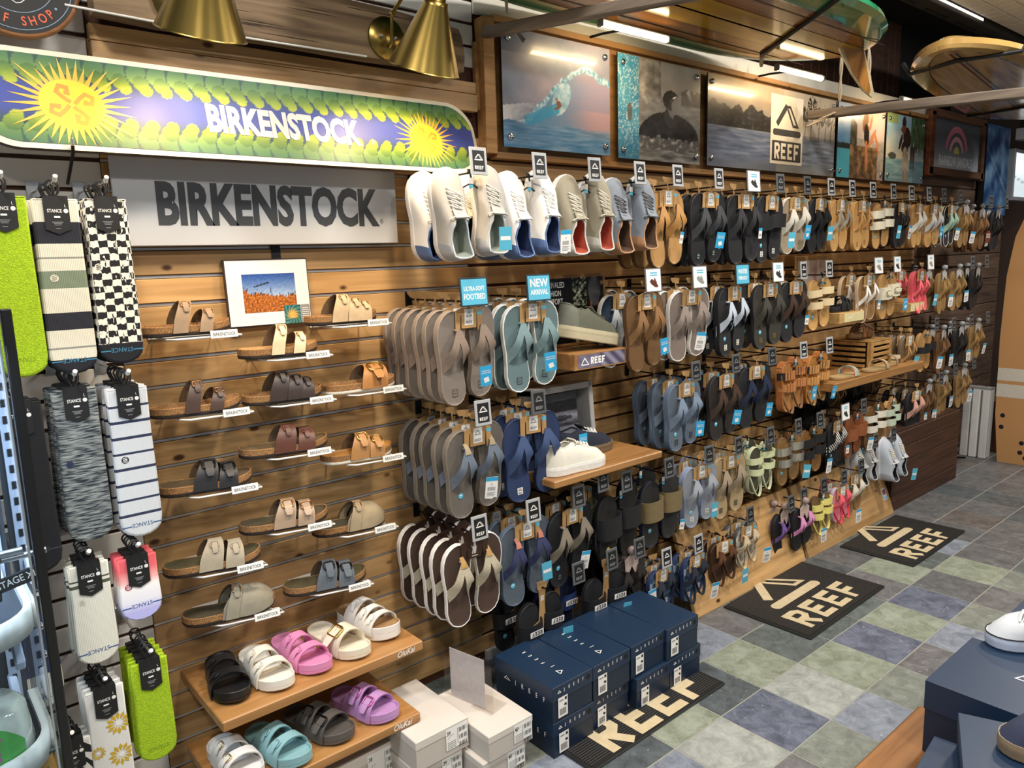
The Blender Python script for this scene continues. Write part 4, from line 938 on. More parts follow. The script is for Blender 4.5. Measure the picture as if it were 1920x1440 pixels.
CATS = {'ff': 'flip-flops', 'kid': 'sandals', 'slide': 'slides', 'two': 'sandals', 'plat': 'sandals', 'sneak': 'sneakers'}
CARDW = {'peak': 'grey peak card', 'dark': 'dark peak card', 'shoe_b': 'brown shoe card', 'shoe_k': 'black shoe card', 'shoe_g': 'grey shoe card', 'ultra': 'ULTRA-SOFT FOOTBED card', 'new': 'NEW ARRIVAL card', 'water': 'WATER FRIENDLY card', None: 'bare tip'}
def place_pair(ty, x, y, z, rz, rx, tagk, front):
    k = TYPES[ty]
    if ty not in PROTO: PROTO[ty] = r = pair(**k)
    else: r = copy_tree(PROTO[ty])
    r.name = NAMES[k['kind']]
    r.location = (x, y, z + .004); r.rotation_euler = (rx, 0, rz)
    return r
_pending_tags = []
for (x, z, card, grp, descs, tagk) in ROWS:
    hook(x, z, card, 'display hook with %s holding %s' % (CARDW[card], ' '.join(descs[0].split()[:9]).rstrip(',')), dz=.03)
    for gi, (ty, n, yf, gap) in enumerate(grp):
        for i in range(n):
            r = place_pair(ty, x, yf + i * gap, z - .03, random.uniform(-.10, .10) + (-.04 if i == 0 else 0), random.uniform(-.02, .05), None, i == 0)
            lab = (descs[gi] if i == 0 else descs[gi].replace(' with red leather tag', ' behind the red tagged pair')) + (', ' + ORD[i] if n > 1 else '')
            tag(r, lab, CATS[TYPES[ty]['kind']], descs[gi] if n > 1 else None)
            if i == 0 and gi == 0 and tagk: _pending_tags.append((r, tagk, TYPES[ty]))
for r in bpy.data.objects:
    if r.parent is None and r.get('label') == 'brown leather flip-flops with red leather tag, far top row, frontmost pair':
        b = MB(); b.disc((0, 0), .042, mat('6a2a20', .5, var=.1), 20, 'xz', 0); b.flat([(-.04, -.008), (.04, -.008), (.04, .024), (-.04, .024)], -.0008, mat('5a1f18', .5, var=0)); text(b, 'LUXURY', .017, PAPER, TM((0, -.0014, .010)), .9, .01); text(b, 'LEATHER', .017, PAPER, TM((0, -.0014, -.006)), .8, .01); b.build('hang_tag', r, (.0, -.05, -.20))
_tg = {}
for r, kind, k in _pending_tags:
    z = -.028 - k.get('L', .295) * random.uniform(.48, .62); x = random.uniform(.03, .06)
    y = -.115 if k['kind'] == 'sneak' else -.035 if k['kind'] == 'ff' else -.075
    if kind not in _tg: o = price_tag(kind).build('price_tag', r); _tg[kind] = o
    else: o = _tg[kind].copy(); COL.objects.link(o); o.parent = r
    o.location = (x, y, z); o.rotation_euler = (.1, random.uniform(-.15, .15), random.uniform(-.35, .05))
# ================================================================ cork sandals on wire holders
def corkmat():
    if 'cork' in _M: return _M['cork']
    m, nt, b = newmat('cork_grain'); N = nt.nodes; L_ = nt.links; tc = N.new('ShaderNodeTexCoord'); n1 = N.new('ShaderNodeTexVoronoi'); n1.inputs['Scale'].default_value = 750; L_.new(tc.outputs['Object'], n1.inputs['Vector'])
    sp = N.new('ShaderNodeSeparateColor'); L_.new(n1.outputs['Color'], sp.inputs[0]); cr = N.new('ShaderNodeValToRGB'); e = cr.color_ramp.elements; e[0].color = hx('5e3f22'); e[1].color = hx('b98b58'); e[0].position = .1; L_.new(sp.outputs[0], cr.inputs[0]); L_.new(cr.outputs[0], b.inputs['Base Color']); b.inputs['Roughness'].default_value = .85; _M['cork'] = m; return m
CORK = corkmat(); OUTS = mat('241c18', .7)
GOLD = mat('d8b56a', .25, 1, var=0); COPPER = mat('b5855c', .35, 1, var=0); SILV = mat('bfbfc2', .3, 1, var=0); BKMET = mat('2a2a2c', .25, .9, var=0)
def contour_sandal(root, kind, up, foot, mid=CORK, out=OUTS, bk=COPPER, L=.25, W=.100, lining=None, big=False, eva=False, plat=0.):
    zo = .009 + plat; zc = zo + (.019 if not eva else .022)
    zf = lambda y, z: z + .010 * max(0, y / L - .72) ** 1.3 / .19 + .004 * max(0, .2 - y / L)
    b = MB(); add_sole(b, L, W, 1, [(.97, 0, out), (1, .003, out), (1, zo, out), (.99, zo, out)], out, zf=zf, curve=.10)
    if eva:
        for i in range(14):   # tread notches along the edge
            t = .06 + i * .052; 
            for sg in (-1, 1): b.box((sg * (halfw(W, t) * 1.0) + .02 * W * math.sin(t * 3), t * L, .003), (.003, .006, .006), out)
    so = b.build('outsole', root)
    b = MB(); add_sole(b, L, W, 1, [(.985, zo, mid), (1, zo + .002, mid), (1, zc - .002, mid), (.975, zc, foot if eva else mid), (.93, zc - .001, foot), (.86, zc - .006, foot)], foot, zf=zf, curve=.10)
    b.build('footbed', root)
    z0 = zo - .001
    def strap(t0, t1, h, hw0, hw1, lean=0., bq=.30, bks=None, bsize=.017):
        b = MB(); arch(b, L, W, t0, t1, z0, h, hw0, hw1, .0042, up, lean, 14, lining, .004, cs=.10); s = b.build('strap', root)
        if bks is not None:
            b = MB(); buckle(b, L, W, (t0 + t1) / 2, bq, z0, h, bsize * (1.5 if big else 1.), bks, up, .004, lean, cs=.10); b.build('buckle', s)
        return s
    H = zc - z0
    if kind == 'arizona':
        strap(.46, .46, H + .054, .031, .018, .020, .70, bk); strap(.70, .70, H + .038, .025, .017, .008, .70, bk)
    elif kind == 'thin': strap(.42, .42, H + .062, .019, .014, .026, .70, bk); strap(.68, .68, H + .036, .017, .013, .018, .70, bk)
    elif kind == 'three': strap(.38, .38, H + .060, .026, .016, .026, .70, bk); strap(.58, .58, H + .046, .022, .013, .016, .70, bk); strap(.74, .74, H + .034, .020, .013, .008, .70, bk)
    elif kind == 'one': strap(.62, .62, H + .048, .044, .030, .014, .68, bk, .024)
    elif kind == 'clog':
        b = MB(); ns, na = 14, 12; vs = []
        for i in range(ns + 1):
            q = i / ns; t = .40 + .598 * q
            h = H + (.058 - .016 * q) * (1 - max(0, (q - .55) / .45) ** 2.2) + (0 if i < ns else -H * .4)
            for j in range(na + 1):
                a = PI * j / na; wx = (halfw(W, t) + .004)
                vs.append((cxo(.10, W, t) - math.cos(a) * wx, t * L + .05 * math.sin(a) ** 1.5 * (1 - q) ** 1.5, zf(t * L, z0) + max(.004, h) * math.sin(a) ** .6))
        b.add(vs, [(i * (na + 1) + j, i * (na + 1) + j + 1, (i + 1) * (na + 1) + j + 1, (i + 1) * (na + 1) + j) for i in range(ns) for j in range(na)], up, True)
        b.f = [f[::-1] for f in b.f]; s = b.build('closed_upper', root)
        b = MB(); arch(b, L, W, .45, .50, z0, H + .060, .018, .013, .004, up, .03, 14, lining, .007, cs=.10); s2 = b.build('strap', root)
        b = MB(); buckle(b, L, W, .475, .66, z0, H + .060, .018, bk, up, .006, .03, cs=.10); b.build('buckle', s2)
    return root
SUE = lambda c: mat(c, .9, var=.15, scale=40, bump=.2, bscale=500)
BR = [ # heel x, toe x, base z, kind, upper, footbed, outsole, buckle, big, yaw deg, label
 (.511, .756, 1.400, 'thin', SUE('9c856c'), CORK, OUTS, COPPER, False, -4, 'taupe two-strap cork sandal on the topmost wire holder'),
 (.776, 1.010, 1.316, 'thin', LEA('d9c7a3'), SUE('b98f5c'), OUTS, COPPER, False, -5, 'cream two-strap cork sandal just below the framed picture'),
 (.987, 1.222, 1.394, 'three', SUE('c0a886'), CORK, OUTS, COPPER, False, -3, 'beige three-strap cork sandal right of the framed picture'),
 (.523, .763, 1.184, 'thin', LEA('46342c'), CORK, OUTS, COPPER, False, -6, 'dark brown two-strap cork sandal with copper buckles'),
 (.776, 1.013, 1.182, 'three', LEA('372c29'), CORK, OUTS, BKMET, False, -6, 'dark brown three-strap cork sandal'),
 (1.024, 1.271, 1.180, 'one', LEA('b57f48'), CORK, mat('e6e0d0', .6), GOLD, True, -5, 'tan single-strap sandal with gold buckle and white outsole'),
 (.752, 1.030, 1.03, 'arizona', LEA('5a3529'), SUE('6a5638'), OUTS, LEA('6a4034'), False, -10, 'oiled brown two-strap cork sandal'),
 (1.004, 1.241, .962, 'arizona', LEA('b0814e'), LEA('b5813f'), mat('e6e0d0', .6), GOLD, True, -8, 'tan two-strap sandal with big gold buckles and white outsole'),
 (.524, .775, .968, 'arizona', LEA('26272a'), SUE('5c4c34'), OUTS, BKMET, True, -9, 'black two-strap cork sandal with big buckles'),
 (.733, .996, .807, 'arizona', LEA('a8917a'), SUE('554b34'), OUTS, COPPER, True, -12, 'taupe leather two-strap sandal with big copper buckles'),
 (.957, 1.198, .739, 'clog', SUE('9c8c70'), SUE('4e4632'), OUTS, COPPER, False, -10, 'taupe suede clog on the right wire holder'),
 (.515, .786, .742, 'arizona', SUE('a59a85'), SUE('50482f'), OUTS, SUE('a59a85'), False, -13, 'grey suede two-strap sandal with covered buckles'),
 (.849, 1.111, .580, 'arizona', SUE('5f6770'), SUE('544b30'), OUTS, BKMET, True, -13, 'blue grey suede two-strap sandal with big buckles'),
 (.551, .807, .586, 'clog', SUE('8f8876'), SUE('4e4632'), OUTS, COPPER, False, -13, 'grey suede clog on the lowest wire holder'),
]
WIRE = mat('ecebe6', .4, var=0)
for n, (xh, xt, z, kind, up, fb, outm, bk, big, yaw, lab) in enumerate(BR):
    Ls = min(.262, (xt - xh) * 1.0); a = math.radians(yaw)
    t = thing('cork_sandal', lab, 'sandal', (xh + .004, -.095, z), (0, 0, -PI / 2 + a), 'cork sandals on wire holders')
    contour_sandal(t, kind, up, fb, CORK, outm, bk, Ls, .098, SUE('5a4630'), big)
    # wire holder
    h = thing('wire_holder', 'white wire holder with name plate under the ' + ' '.join(lab.split(' with ')[0].split(' on ')[0].split(' just ')[0].split(' right ')[0].split()), 'holder', (xh + .10, 0, z - .004), (0, 0, 0), 'white wire holders on the slatwall')
    x0, x1 = -.03, .155; yf = -.165 + (xt - xh) * 0; sl = math.tan(a) * .18
    b = MB(); b.tube([(x0, 0, -.003), (x0, -.145, -.003), (x0 + .02, -.165, -.003), (x1, -.165 + sl, -.003), (x1, -.13 + sl, -.003), (x0 + .03, -.115, -.003)], .0028, WIRE, 6)
    b.box((.06, -.003, -.003), (.20, .006, .016), WIRE, .001); b.tube([(x1 - .02, 0, -.003), (x1 - .02, -.165 + sl, -.003)], .0025, WIRE, 6)
    b.build('wire_frame', h)
    b = MB(); b.box((0, 0, 0), (.072, .0025, .021), WIRE, .001); text(b, 'BIRKENSTOCK', .0125, INK, TM((0, -.0015, -.0042)), .72, .01); b.build('name_plate', h, (x1 - .048, -.169 + sl * .85, .003), (-.15, 0, a * .6))

# ---------------------------------------------------------------- wooden shelves with foam sandals
def shelf(x0, x1, y1, z, th, label, mark=None, m=SHELFW, y0=0):
    t = thing('display_shelf', label, 'shelf', ((x0 + x1) / 2, y0, z)); b = MB(); b.box((0, (y1 - y0) / 2, -th / 2), (x1 - x0, y0 - y1, th), m, .003); b.build('shelf_board', t)
    b = MB(); b.box((0, (-.04 - y0) / 2, -th - .012), (.03, .04 - y0, .024), DARKM); b.build('bracket', t)
    if mark: b = MB(); text(b, mark, .026, WSTK, None, .85, .015, 'CENTER', 0, 'xz', .3); b.build('lettering', t, ((x1 - x0) / 2 - .065, y1 - y0 - .0008, -th + .007))
    return t
shelf(.56, 1.185, -.350, .405, .030, 'upper wooden shelf holding five foam sandals', '6OluKai'[1:])
shelf(.530, 1.112, -.430, .230, .029, 'lower wooden shelf above the grey shoe boxes', 'OluKai', SHELFW, -.10)
EVA = lambda c: mat(c, .42, var=.05, scale=60)
def foam(lab, cx, cy, z, ang, L, col, kind='arizona', bk=None, big=False, foot=None, mid=None, plat=0.):
    t = thing('foam_sandal', lab, 'sandal', (cx, cy, z), (0, 0, math.radians(ang) - PI / 2), 'foam sandals on the wooden shelves')
    c = EVA(col); contour_sandal(t, kind, c, foot or c, mid or c, c, bk or c, L, .098, None, big, True, plat)
foam('black foam sandal at the left end of the upper shelf', .665, -.030, .406, -100, .275, '16171a')
foam('white foam sandal beside the black one on the upper shelf', .745, -.060, .406, -91, .27, 'e6e0d2')
foam('bubblegum pink foam sandal on the upper shelf', .845, -.050, .406, -86, .275, 'd98bb6')
foam('cream foam sandal with one gold buckle on the upper shelf', .958, -.060, .406, -83, .272, 'e4dac4', 'one', GOLD, True)
foam('white three-strap platform sandal at the right end of the shelf', 1.075, -.030, .406, -80, .265, 'e9e5df', 'three', None, False, LEA('a8855c'), None, .012)
foam('white foam sandal with gold buckles on the lower shelf', 0.598, -0.168, .231, -88, 0.239, 'dcdad8', 'arizona', GOLD)
foam('pale teal foam sandal on the lower shelf', 0.691, -0.187, .231, -79, 0.250, '86b0b6')
foam('dark grey foam sandal with black buckles on the lower shelf', 0.807, -0.173, .231, -73, 0.256, '56514d', 'arizona', BKMET, True)
foam('lilac foam sandal with pink buckles on the lower shelf', 0.959, -0.182, .231, -74, 0.250, 'b98cc0', 'arizona', mat('cf6fb0', .25, .6, var=0), True)
# ---------------------------------------------------------------- framed autumn picture
t = thing('framed_picture', 'white matted photo of autumn plants under blue sky', 'picture', (.917, -.028, 1.40), (-.06, 0, .0))
b = MB(); b.box((0, .004, .098), (.258, .010, .198), mat('3a2c2a', .4), .001); b.build('frame', t)
b = MB(); b.box((0, -.002, .098), (.250, .003, .190), mat('dcdcdc', .6, var=.01)); b.build('mat_board', t)
def autumn(u, v):
    n = nz(u * 18, v * 18, 3); hgt = .52 - .12 * u + .10 * nz(u * 9, 1.3, 0)
    if v > hgt:
        c = mix3(rgb('9fb4d0'), rgb('1f4690'), (v - .4) * 1.7 + .15 * n)
        if v < hgt + .30 * abs(nz(u * 34, 5, 0)) and nz(u * 70, v * 8, 2) > .05: c = rgb('2a2420')
        if abs(v - (.72 + (u - .35) * .35)) < .018 and .2 < u < .5: c = rgb('1c1816')
        return c
    return mix3(rgb('5c2410'), rgb('d98a2c'), .5 + .8 * nz(u * 30, v * 26, 7))
b = paint(.163, .113, 60, 44, autumn, printmat(.4), -.0042, -.080, .040); b.build('print', t)
def lotus(u, v):
    r = math.hypot(u - .5, v - .45); a = math.atan2(v - .45, u - .5); k = .5 + .5 * math.sin(a * 12 + r * 20)
    return mix3(mix3(rgb('1c4a55'), rgb('3d8a86'), k), mix3(rgb('d97a2c'), rgb('f0c66a'), k), sst(.5, .1, r) if v > .3 else .1)
b = paint(.052, .056, 24, 26, lotus, printmat(.4), -.005, .040, 0.0); b.build('art_card', t)
b = MB(); b.box((.108, -.004, .028), (.028, .002, .056), mat('8a8784', .5))
for i in range(6): b.flat([(.097, .046 - i * .006), (.118, .046 - i * .006), (.118, .044 - i * .006), (.097, .044 - i * .006)], -.0053, PAPER)
b.build('caption_card', t)
b = MB(); b.box((.04, .014, .215), (.028, .004, .05), BLACK); b.build('hanging_strap', t)
# ================================================================ socks on hooks, left
def sock_outline(W, L, bulge=.0):
    w = W / 2; o = [(-w * .93, 0), (-w * .93, -L * .30), (-w * .98, -L * .6), (-w, -L + w * .9)]
    for i in range(1, 8): a = PI + PI * i / 8; o.append((w * math.cos(a), -L + w * .75 + w * .75 * math.sin(a)))
    o += [(w, -L + w * .9), (w * .98, -L * .6), (w * .93, -L * .30), (w * .93, 0)]
    return o[::-1]
def sock_mesh(W, L, m, edge=None, T=.013, toe=None, toe_from=.9):
    o = sock_outline(W, L); n = len(o); b = MB()
    cx, cz = 0, -L / 2
    def rg(k, y): return [(x * k, y, cz + (z - cz) * (1 - (1 - k) * .35)) for x, z in o]
    R_ = [rg(.90, -T / 2), rg(.97, -T * .34), rg(1, 0), rg(.97, T * .34), rg(.90, T / 2)]
    for i in range(4): b.add(R_[i] + R_[i + 1], [(k, n + k, n + (k + 1) % n, (k + 1) % n) for k in range(n)], m if i < 2 or edge is None else edge, True)
    b.add(R_[0], [list(range(n))[::-1]], m); b.add(R_[4], [list(range(n))], edge or m)
    b.f[-2] = b.f[-2][::-1]; b.f[-1] = b.f[-1][::-1]
    b.f = [f[::-1] for f in b.f]
    # elastic cuff seam and heel fold lines give the pack its layers
    b.box((0, 0, -.002), (W * .9, T * .9, .005), m if edge is None else m, .002)
    return b
def sock_card(parent, w=.050, L=.078, size='L', top=True, brand='STANCE'):
    b = MB(); CB = mat('121315', .55, var=.02)
    b.prism([(-w / 2, .006), (w / 2, .006), (w / 2, -L * .86), (0, -L), (-w / 2, -L * .86)], -.0095, -.0085, CB); b.box((0, 0, .006), (w, .019, .0012), CB); b.box((0, .009, -.02), (w, .001, .05), CB)
    c = b.build('header_card', parent)
    b = MB(); text(b, brand, .0105, WSTK, TM((-.004, -.0098, -.030)), .74, .015); b.disc((.0185, -.0265), .0048, WSTK, 14, 'xz', -.0098); text(b, size, .009, WSTK, TM((.018, -.0098, -.018)), .8)
    for i, (w_, z_) in enumerate(((.012, -.042), (.022, -.052), (.016, -.055), (.014, -.058), (.010, -.066))): b.flat([(-w_ / 2, z_), (w_ / 2, z_), (w_ / 2, z_ + (.004 if i == 0 else .0014)), (-w_ / 2, z_ + (.004 if i == 0 else .0014))], -.0098, WSTK if i == 0 else INKG)
    b.build('card_print', c)
    b = MB(); P = [(-.004, 0, .008), (-.010, 0, .020)] + [(-.001 + .013 * math.cos(a), 0, .030 + .013 * math.sin(a)) for a in [PI * .95 - i * PI / 6 for i in range(7)]] + [(.010, 0, .016), (.004, 0, .007)]
    b.tube(P, .0022, BLACK, 6); b.build('hanging_loop', c)
    return c
def toe_text(parent, W, L, col, z, line=True, brand='STANCE'):
    b = MB(); c = mat(col, .8, var=0); text(b, brand, .0145, c, TM((0, -.0068, z + .010), (0, PI, 0)), .9, .005)
    if line: b.box((-W * .36, -.0068, z + .004), (W * .22, .0006, .0025), c); b.box((W * .36, -.0068, z + .004), (W * .22, .0006, .0025), c)
    b.build('toe_lettering', parent)
def logo_dot(parent, x, z, c1, c2):
    b = MB(); b.disc((0, 0), .0085, mat(c1, .8, var=0), 18, 'xz', 0); k = mat(c2, .8, var=0)
    for s in (-1, 1):
        for q in (-.003, .001, .005): b.stroke([(-.005, q * s - .002 * s), (.005, q * s + .003 * s)], .0011, -.0003, k)
    b.build('round_logo', parent, (x, -.0069, z))
def sockmat_check():
    m, nt, b = newmat('checker_knit'); N = nt.nodes; L_ = nt.links; tc = N.new('ShaderNodeTexCoord'); mp = N.new('ShaderNodeMapping'); mp.inputs['Scale'].default_value = (1, 1, 1.35); nzn = N.new('ShaderNodeTexNoise'); nzn.inputs['Scale'].default_value = 14
    ad = N.new('ShaderNodeMix'); ad.data_type = 'VECTOR'; ad.inputs[0].default_value = .010; L_.new(tc.outputs['Object'], ad.inputs[4]); L_.new(nzn.outputs['Color'], ad.inputs[5]); L_.new(ad.outputs[1], mp.inputs['Vector'])
    ck = N.new('ShaderNodeTexChecker'); ck.inputs['Scale'].default_value = 50; ck.inputs['Color1'].default_value = hx('17171a'); ck.inputs['Color2'].default_value = hx('e6e0d0'); L_.new(mp.outputs[0], ck.inputs['Vector'])
    sp = N.new('ShaderNodeSeparateXYZ'); L_.new(tc.outputs['Object'], sp.inputs[0]); lt = N.new('ShaderNodeMath'); lt.operation = 'LESS_THAN'; lt.inputs[1].default_value = -.335; L_.new(sp.outputs[2], lt.inputs[0])
    mx = N.new('ShaderNodeMix'); mx.data_type = 'RGBA'; mx.inputs[7].default_value = hx('15161c'); L_.new(lt.outputs[0], mx.inputs[0]); L_.new(ck.outputs[0], mx.inputs[6]); L_.new(mx.outputs[2], b.inputs['Base Color']); b.inputs['Roughness'].default_value = .9; return m
def heather():
    m, nt, b = newmat('heather_knit'); N = nt.nodes; L_ = nt.links; tc = N.new('ShaderNodeTexCoord'); mp = N.new('ShaderNodeMapping'); mp.inputs['Scale'].default_value = (30, 30, 260); L_.new(tc.outputs['Object'], mp.inputs['Vector'])
    n1 = N.new('ShaderNodeTexNoise'); n1.inputs['Scale'].default_value = 1.2; L_.new(mp.outputs[0], n1.inputs['Vector']); cr = N.new('ShaderNodeValToRGB'); e = cr.color_ramp.elements; e[0].position = .38; e[0].color = hx('1d2530'); e[1].position = .66; e[1].color = hx('8f9490'); L_.new(n1.outputs['Fac'], cr.inputs[0]); L_.new(cr.outputs[0], b.inputs['Base Color']); b.inputs['Roughness'].default_value = .95; return m
def gradsock():
    m, nt, b = newmat('dip_dyed_knit'); N = nt.nodes; L_ = nt.links; tc = N.new('ShaderNodeTexCoord'); sp = N.new('ShaderNodeSeparateXYZ'); L_.new(tc.outputs['Object'], sp.inputs[0]); mr = N.new('ShaderNodeMapRange'); mr.inputs[1].default_value = 0; mr.inputs[2].default_value = -.165; L_.new(sp.outputs[2], mr.inputs[0])
    cr = N.new('ShaderNodeValToRGB')
    for p, c in ((.18, 'e0646a'), (.36, 'f0b4ae'), (.45, 'f0ece8'), (.68, 'e2e0e8'), (.85, 'b0aee0')): e = cr.color_ramp.elements.new(p); e.color = hx(c)
    cr.color_ramp.elements[0].color = hx('dc5a60'); cr.color_ramp.elements[-1].color = hx('b0aee0'); L_.new(mr.outputs[0], cr.inputs[0]); L_.new(cr.outputs[0], b.inputs['Base Color']); b.inputs['Roughness'].default_value = .9; return m
FUZZ = mat('a3c41c', .95, var=.35, scale=260, bump=1.0, bscale=420); FUZZB = mat('c08a2c', .95, var=.2, scale=200)
CRM, DKN, SGE = 'd9d2be', '22232c', '76826c'
STRIPE = bandmat('striped_knit', [(0, CRM), (.14, DKN), (.27, CRM), (.355, '8a8a80'), (.365, CRM), (.44, SGE), (.55, CRM), (.70, DKN), (.81, CRM), (.92, '8a8a80'), (.93, CRM), (1.0, '181a22')])
WNAVY = [(0, 'c6c8ca')]
for i in range(8): WNAVY += [(.11 + i * .108, '262e48'), (.128 + i * .108, 'c6c8ca')]
WSTRIPE = bandmat('navy_ringed_knit', WNAVY)
WAFF = bandmat('waffle_knit', [(0, 'd6d4c6'), (.09, '4c523e'), (.105, 'd6d4c6'), (.125, '4c523e'), (.145, 'd6d4c6')])
TOED = mat('15161e', .9); TOEW = mat('c9cad0', .9); NAVK = bandmat('navy_knit', [(0, '22325c'), (.62, 'dcd8cc')]); BKK = mat('131418', .95, var=.1); DAISY = mat('dcdcd8', .9, var=.04)
HTH = heather(); CHK = sockmat_check(); GRD = gradsock()
def zebra():
    m = chevron('zebra_knit', '141416', 'd6d4cc'); m.node_tree.nodes['Wave Texture'].inputs['Scale'].default_value = 14; m.node_tree.nodes['Wave Texture'].inputs['Distortion'].default_value = 7; return m
ZEB = zebra()
def daisies(parent):
    Y = mat('c8a42a', .9); b = MB()
    for cx, cz, r in ((.022, -.10, .030), (.020, -.185, .030), (-.030, -.16, .018)):
        for i in range(12):
            a = 2 * PI * i / 12; p = Vector((cx, cz)) ; d = Vector((math.cos(a), math.sin(a))); n_ = Vector((-d.y, d.x))
            q = [p + d * r * .3, p + d * r * .7 + n_ * r * .16, p + d * r, p + d * r * .7 - n_ * r * .16]
            q = [(max(-.044, min(.044, v.x)), v.y) for v in q]; b.flat(q, -.0072, Y)
        b.disc((cx, cz), r * .22, WSTK, 12, 'xz', -.0073)
    b.build('daisy_print', parent)
def sprigs(parent):
    k = mat('d9dade', .9); b = MB()
    for cz in (-.11, -.18, -.25):
        x0 = .018; b.stroke([(x0 - .012, cz - .014), (x0 - .004, cz - .004), (x0 + .004, cz)], .002, -.0072, k)
        for i in range(5): a = .3 + i * .6; b.stroke([(x0 + .004, cz + .004), (x0 + .004 + .012 * math.cos(a), cz + .004 + .012 * math.sin(a))], .002, -.0072, k)
        b.disc((x0 + .002, cz + .006), .004, k, 8, 'xz', -.0072)
    b.build('sprig_print', parent)
SOCKS = [ # x, y front, z top, W, L, material, count, label, extras
 (.245, -.25, 1.742, .098, .395, FUZZ, 3, 'fuzzy lime green socks at the top left hook', dict(edge=FUZZB, text=('6f8f10', -.36), line=False)),
 (.345, -.25, 1.738, .098, .395, STRIPE, 5, 'cream and charcoal striped socks with a sage band', dict(text=('3a7fa0', -.368), dot=(-.02, -.175, 'd8d4c0', '8a8a7a'))),
 (.447, -.25, 1.740, .098, .385, CHK, 6, 'black and cream checkered socks', dict(text=('3a7fa0', -.356), dot=(-.030, -.155, 'e6e0d0', '15161a'))),
 (.222, -.25, 1.290, .098, .40, BKK, 3, 'plain black socks beside the glass case', dict(text=('3a3c46', -.35), dot=(.0, -.19, 'd8d8d8', '15161a'))),
 (.336, -.25, 1.308, .098, .37, HTH, 5, 'heather navy and grey socks', dict(dot=(-.028, -.175, '2a3450', '1c2438'))),
 (.447, -.25, 1.296, .098, .375, WSTRIPE, 6, 'white socks with thin navy rings', dict(text=('33567e', -.348), dot=(-.022, -.175, '15161a', 'e0e0e0'))),
 (.192, -.25, .872, .088, .31, NAVK, 3, 'navy socks with white floral sprigs', dict(text=('33567e', -.285), sprig=1)),
 (.318, -.25, .884, .094, .255, WAFF, 4, 'white waffle socks with two dark rings', dict(text=('2d4f8c', -.225), dot=(-.022, -.09, 'd2d0c2', 'aaa898'))),
 (.425, -.25, .872, .098, .165, GRD, 4, 'pink to lilac dip-dyed low socks', dict(text=('2d4f8c', -.13), dot=(-.026, -.072, 'b02a4c', 'eeeeee'))),
 (.235, -.25, .455, .09, .30, ZEB, 3, 'black socks with zebra stripes at the bottom left', dict()),
 (.318, -.25, .560, .094, .31, DAISY, 5, 'white socks with yellow daisies', dict(daisy=1)),
 (.425, -.25, .592, .094, .275, FUZZ, 6, 'fuzzy lime green socks beside the lower shelf', dict(edge=FUZZB, text=('6f8f10', -.245), line=False)),
]
SILVH = mat('d9dadb', .25, .9, var=0)
OR2 = ['front pack', 'second pack', 'third pack', 'fourth pack', 'fifth pack', 'rear pack']
for (x, yf, z, W, L, m, n, lab, ex) in SOCKS:
    hk = thing('sock_hook', 'silver peg holding the ' + lab, 'hook', (x * 1.0, 0, z + .036), (0, 0, 0), 'silver sock pegs')
    b = MB(); b.box((0, -.002, 0), (.03, .004, .05), SILVH, .001); b.build('back_plate', hk)
    b = MB(); b.tube([(0, -.003, 0), (0, yf - .03, 0), (0, yf - .04, .006)], .0035, SILVH, 8); b.tube([(0, yf - .030, .001), (0, yf - .044, .010)], .005, WHITE, 8); b.build('peg', hk)
    r = bpy.data.objects.new('sock_pack', None); COL.objects.link(r); r.location = (x, yf, z)
    s = sock_mesh(W, L, m, ex.get('edge')).build('sock', r)
    if 'text' in ex: toe_text(s, W, L, ex['text'][0], ex['text'][1], ex.get('line', True))
    if 'dot' in ex: logo_dot(s, *ex['dot'])
    if ex.get('daisy'): daisies(s)
    if ex.get('sprig'): sprigs(s)
    sock_card(r); tag(r, lab + ', front pack', 'socks', lab)
    for i in range(1, n):
        c = copy_tree(r); c.location = (x + random.uniform(-.003, .003), yf + i * .024, z + random.uniform(-.003, .002)); c.rotation_euler = (0, random.uniform(-.02, .02), random.uniform(-.05, .05)); c['label'] = lab + ', ' + OR2[min(i, 5)]

# ================================================================ glass display case, lower left
def glassmat():
    if 'glass' in _M: return _M['glass']
    m, nt, b = newmat('clear_glass'); N = nt.nodes; L_ = nt.links; tr = N.new('ShaderNodeBsdfTransparent'); tr.inputs[0].default_value = (.86, .92, .97, 1); gl = N.new('ShaderNodeBsdfGlossy'); gl.inputs['Roughness'].default_value = .03
    fr = N.new('ShaderNodeFresnel'); fr.inputs[0].default_value = 1.45; mx = N.new('ShaderNodeMixShader'); ge = N.new('ShaderNodeNewGeometry'); iv = N.new('ShaderNodeMath'); iv.operation = 'SUBTRACT'; iv.inputs[0].default_value = 1; L_.new(ge.outputs['Backfacing'], iv.inputs[1]); ml = N.new('ShaderNodeMath'); ml.operation = 'MULTIPLY'; L_.new(iv.outputs[0], ml.inputs[0]); L_.new(fr.outputs[0], ml.inputs[1]); L_.new(ml.outputs[0], mx.inputs[0]); L_.new(tr.outputs[0], mx.inputs[1]); L_.new(gl.outputs[0], mx.inputs[2]); L_.new(mx.outputs[0], N['Material Output'].inputs[0]); _M['glass'] = m; return m
GLASS = glassmat()
cs = thing('glass_case', 'glass display case with black corner post at the left edge', 'display case', (.162, -.75, 0))
b = MB(); b.box((-.42, 0, .86), (.81, .005, 1.30), GLASS); b.build('front_glass', cs)
b = MB(); b.box((-.005, .16, .86), (.004, .30, 1.30), GLASS); b.build('side_glass', cs)
b = MB(); b.box((.006, .004, .86), (.016, .020, 1.32), mat('0e1013', .4), .002); b.build('corner_post', cs)
b = MB(); b.box((-.009, -.004, .86), (.004, .006, 1.30), mat('aebac2', .15, .7), .001); b.build('glass_edge_trim', cs)
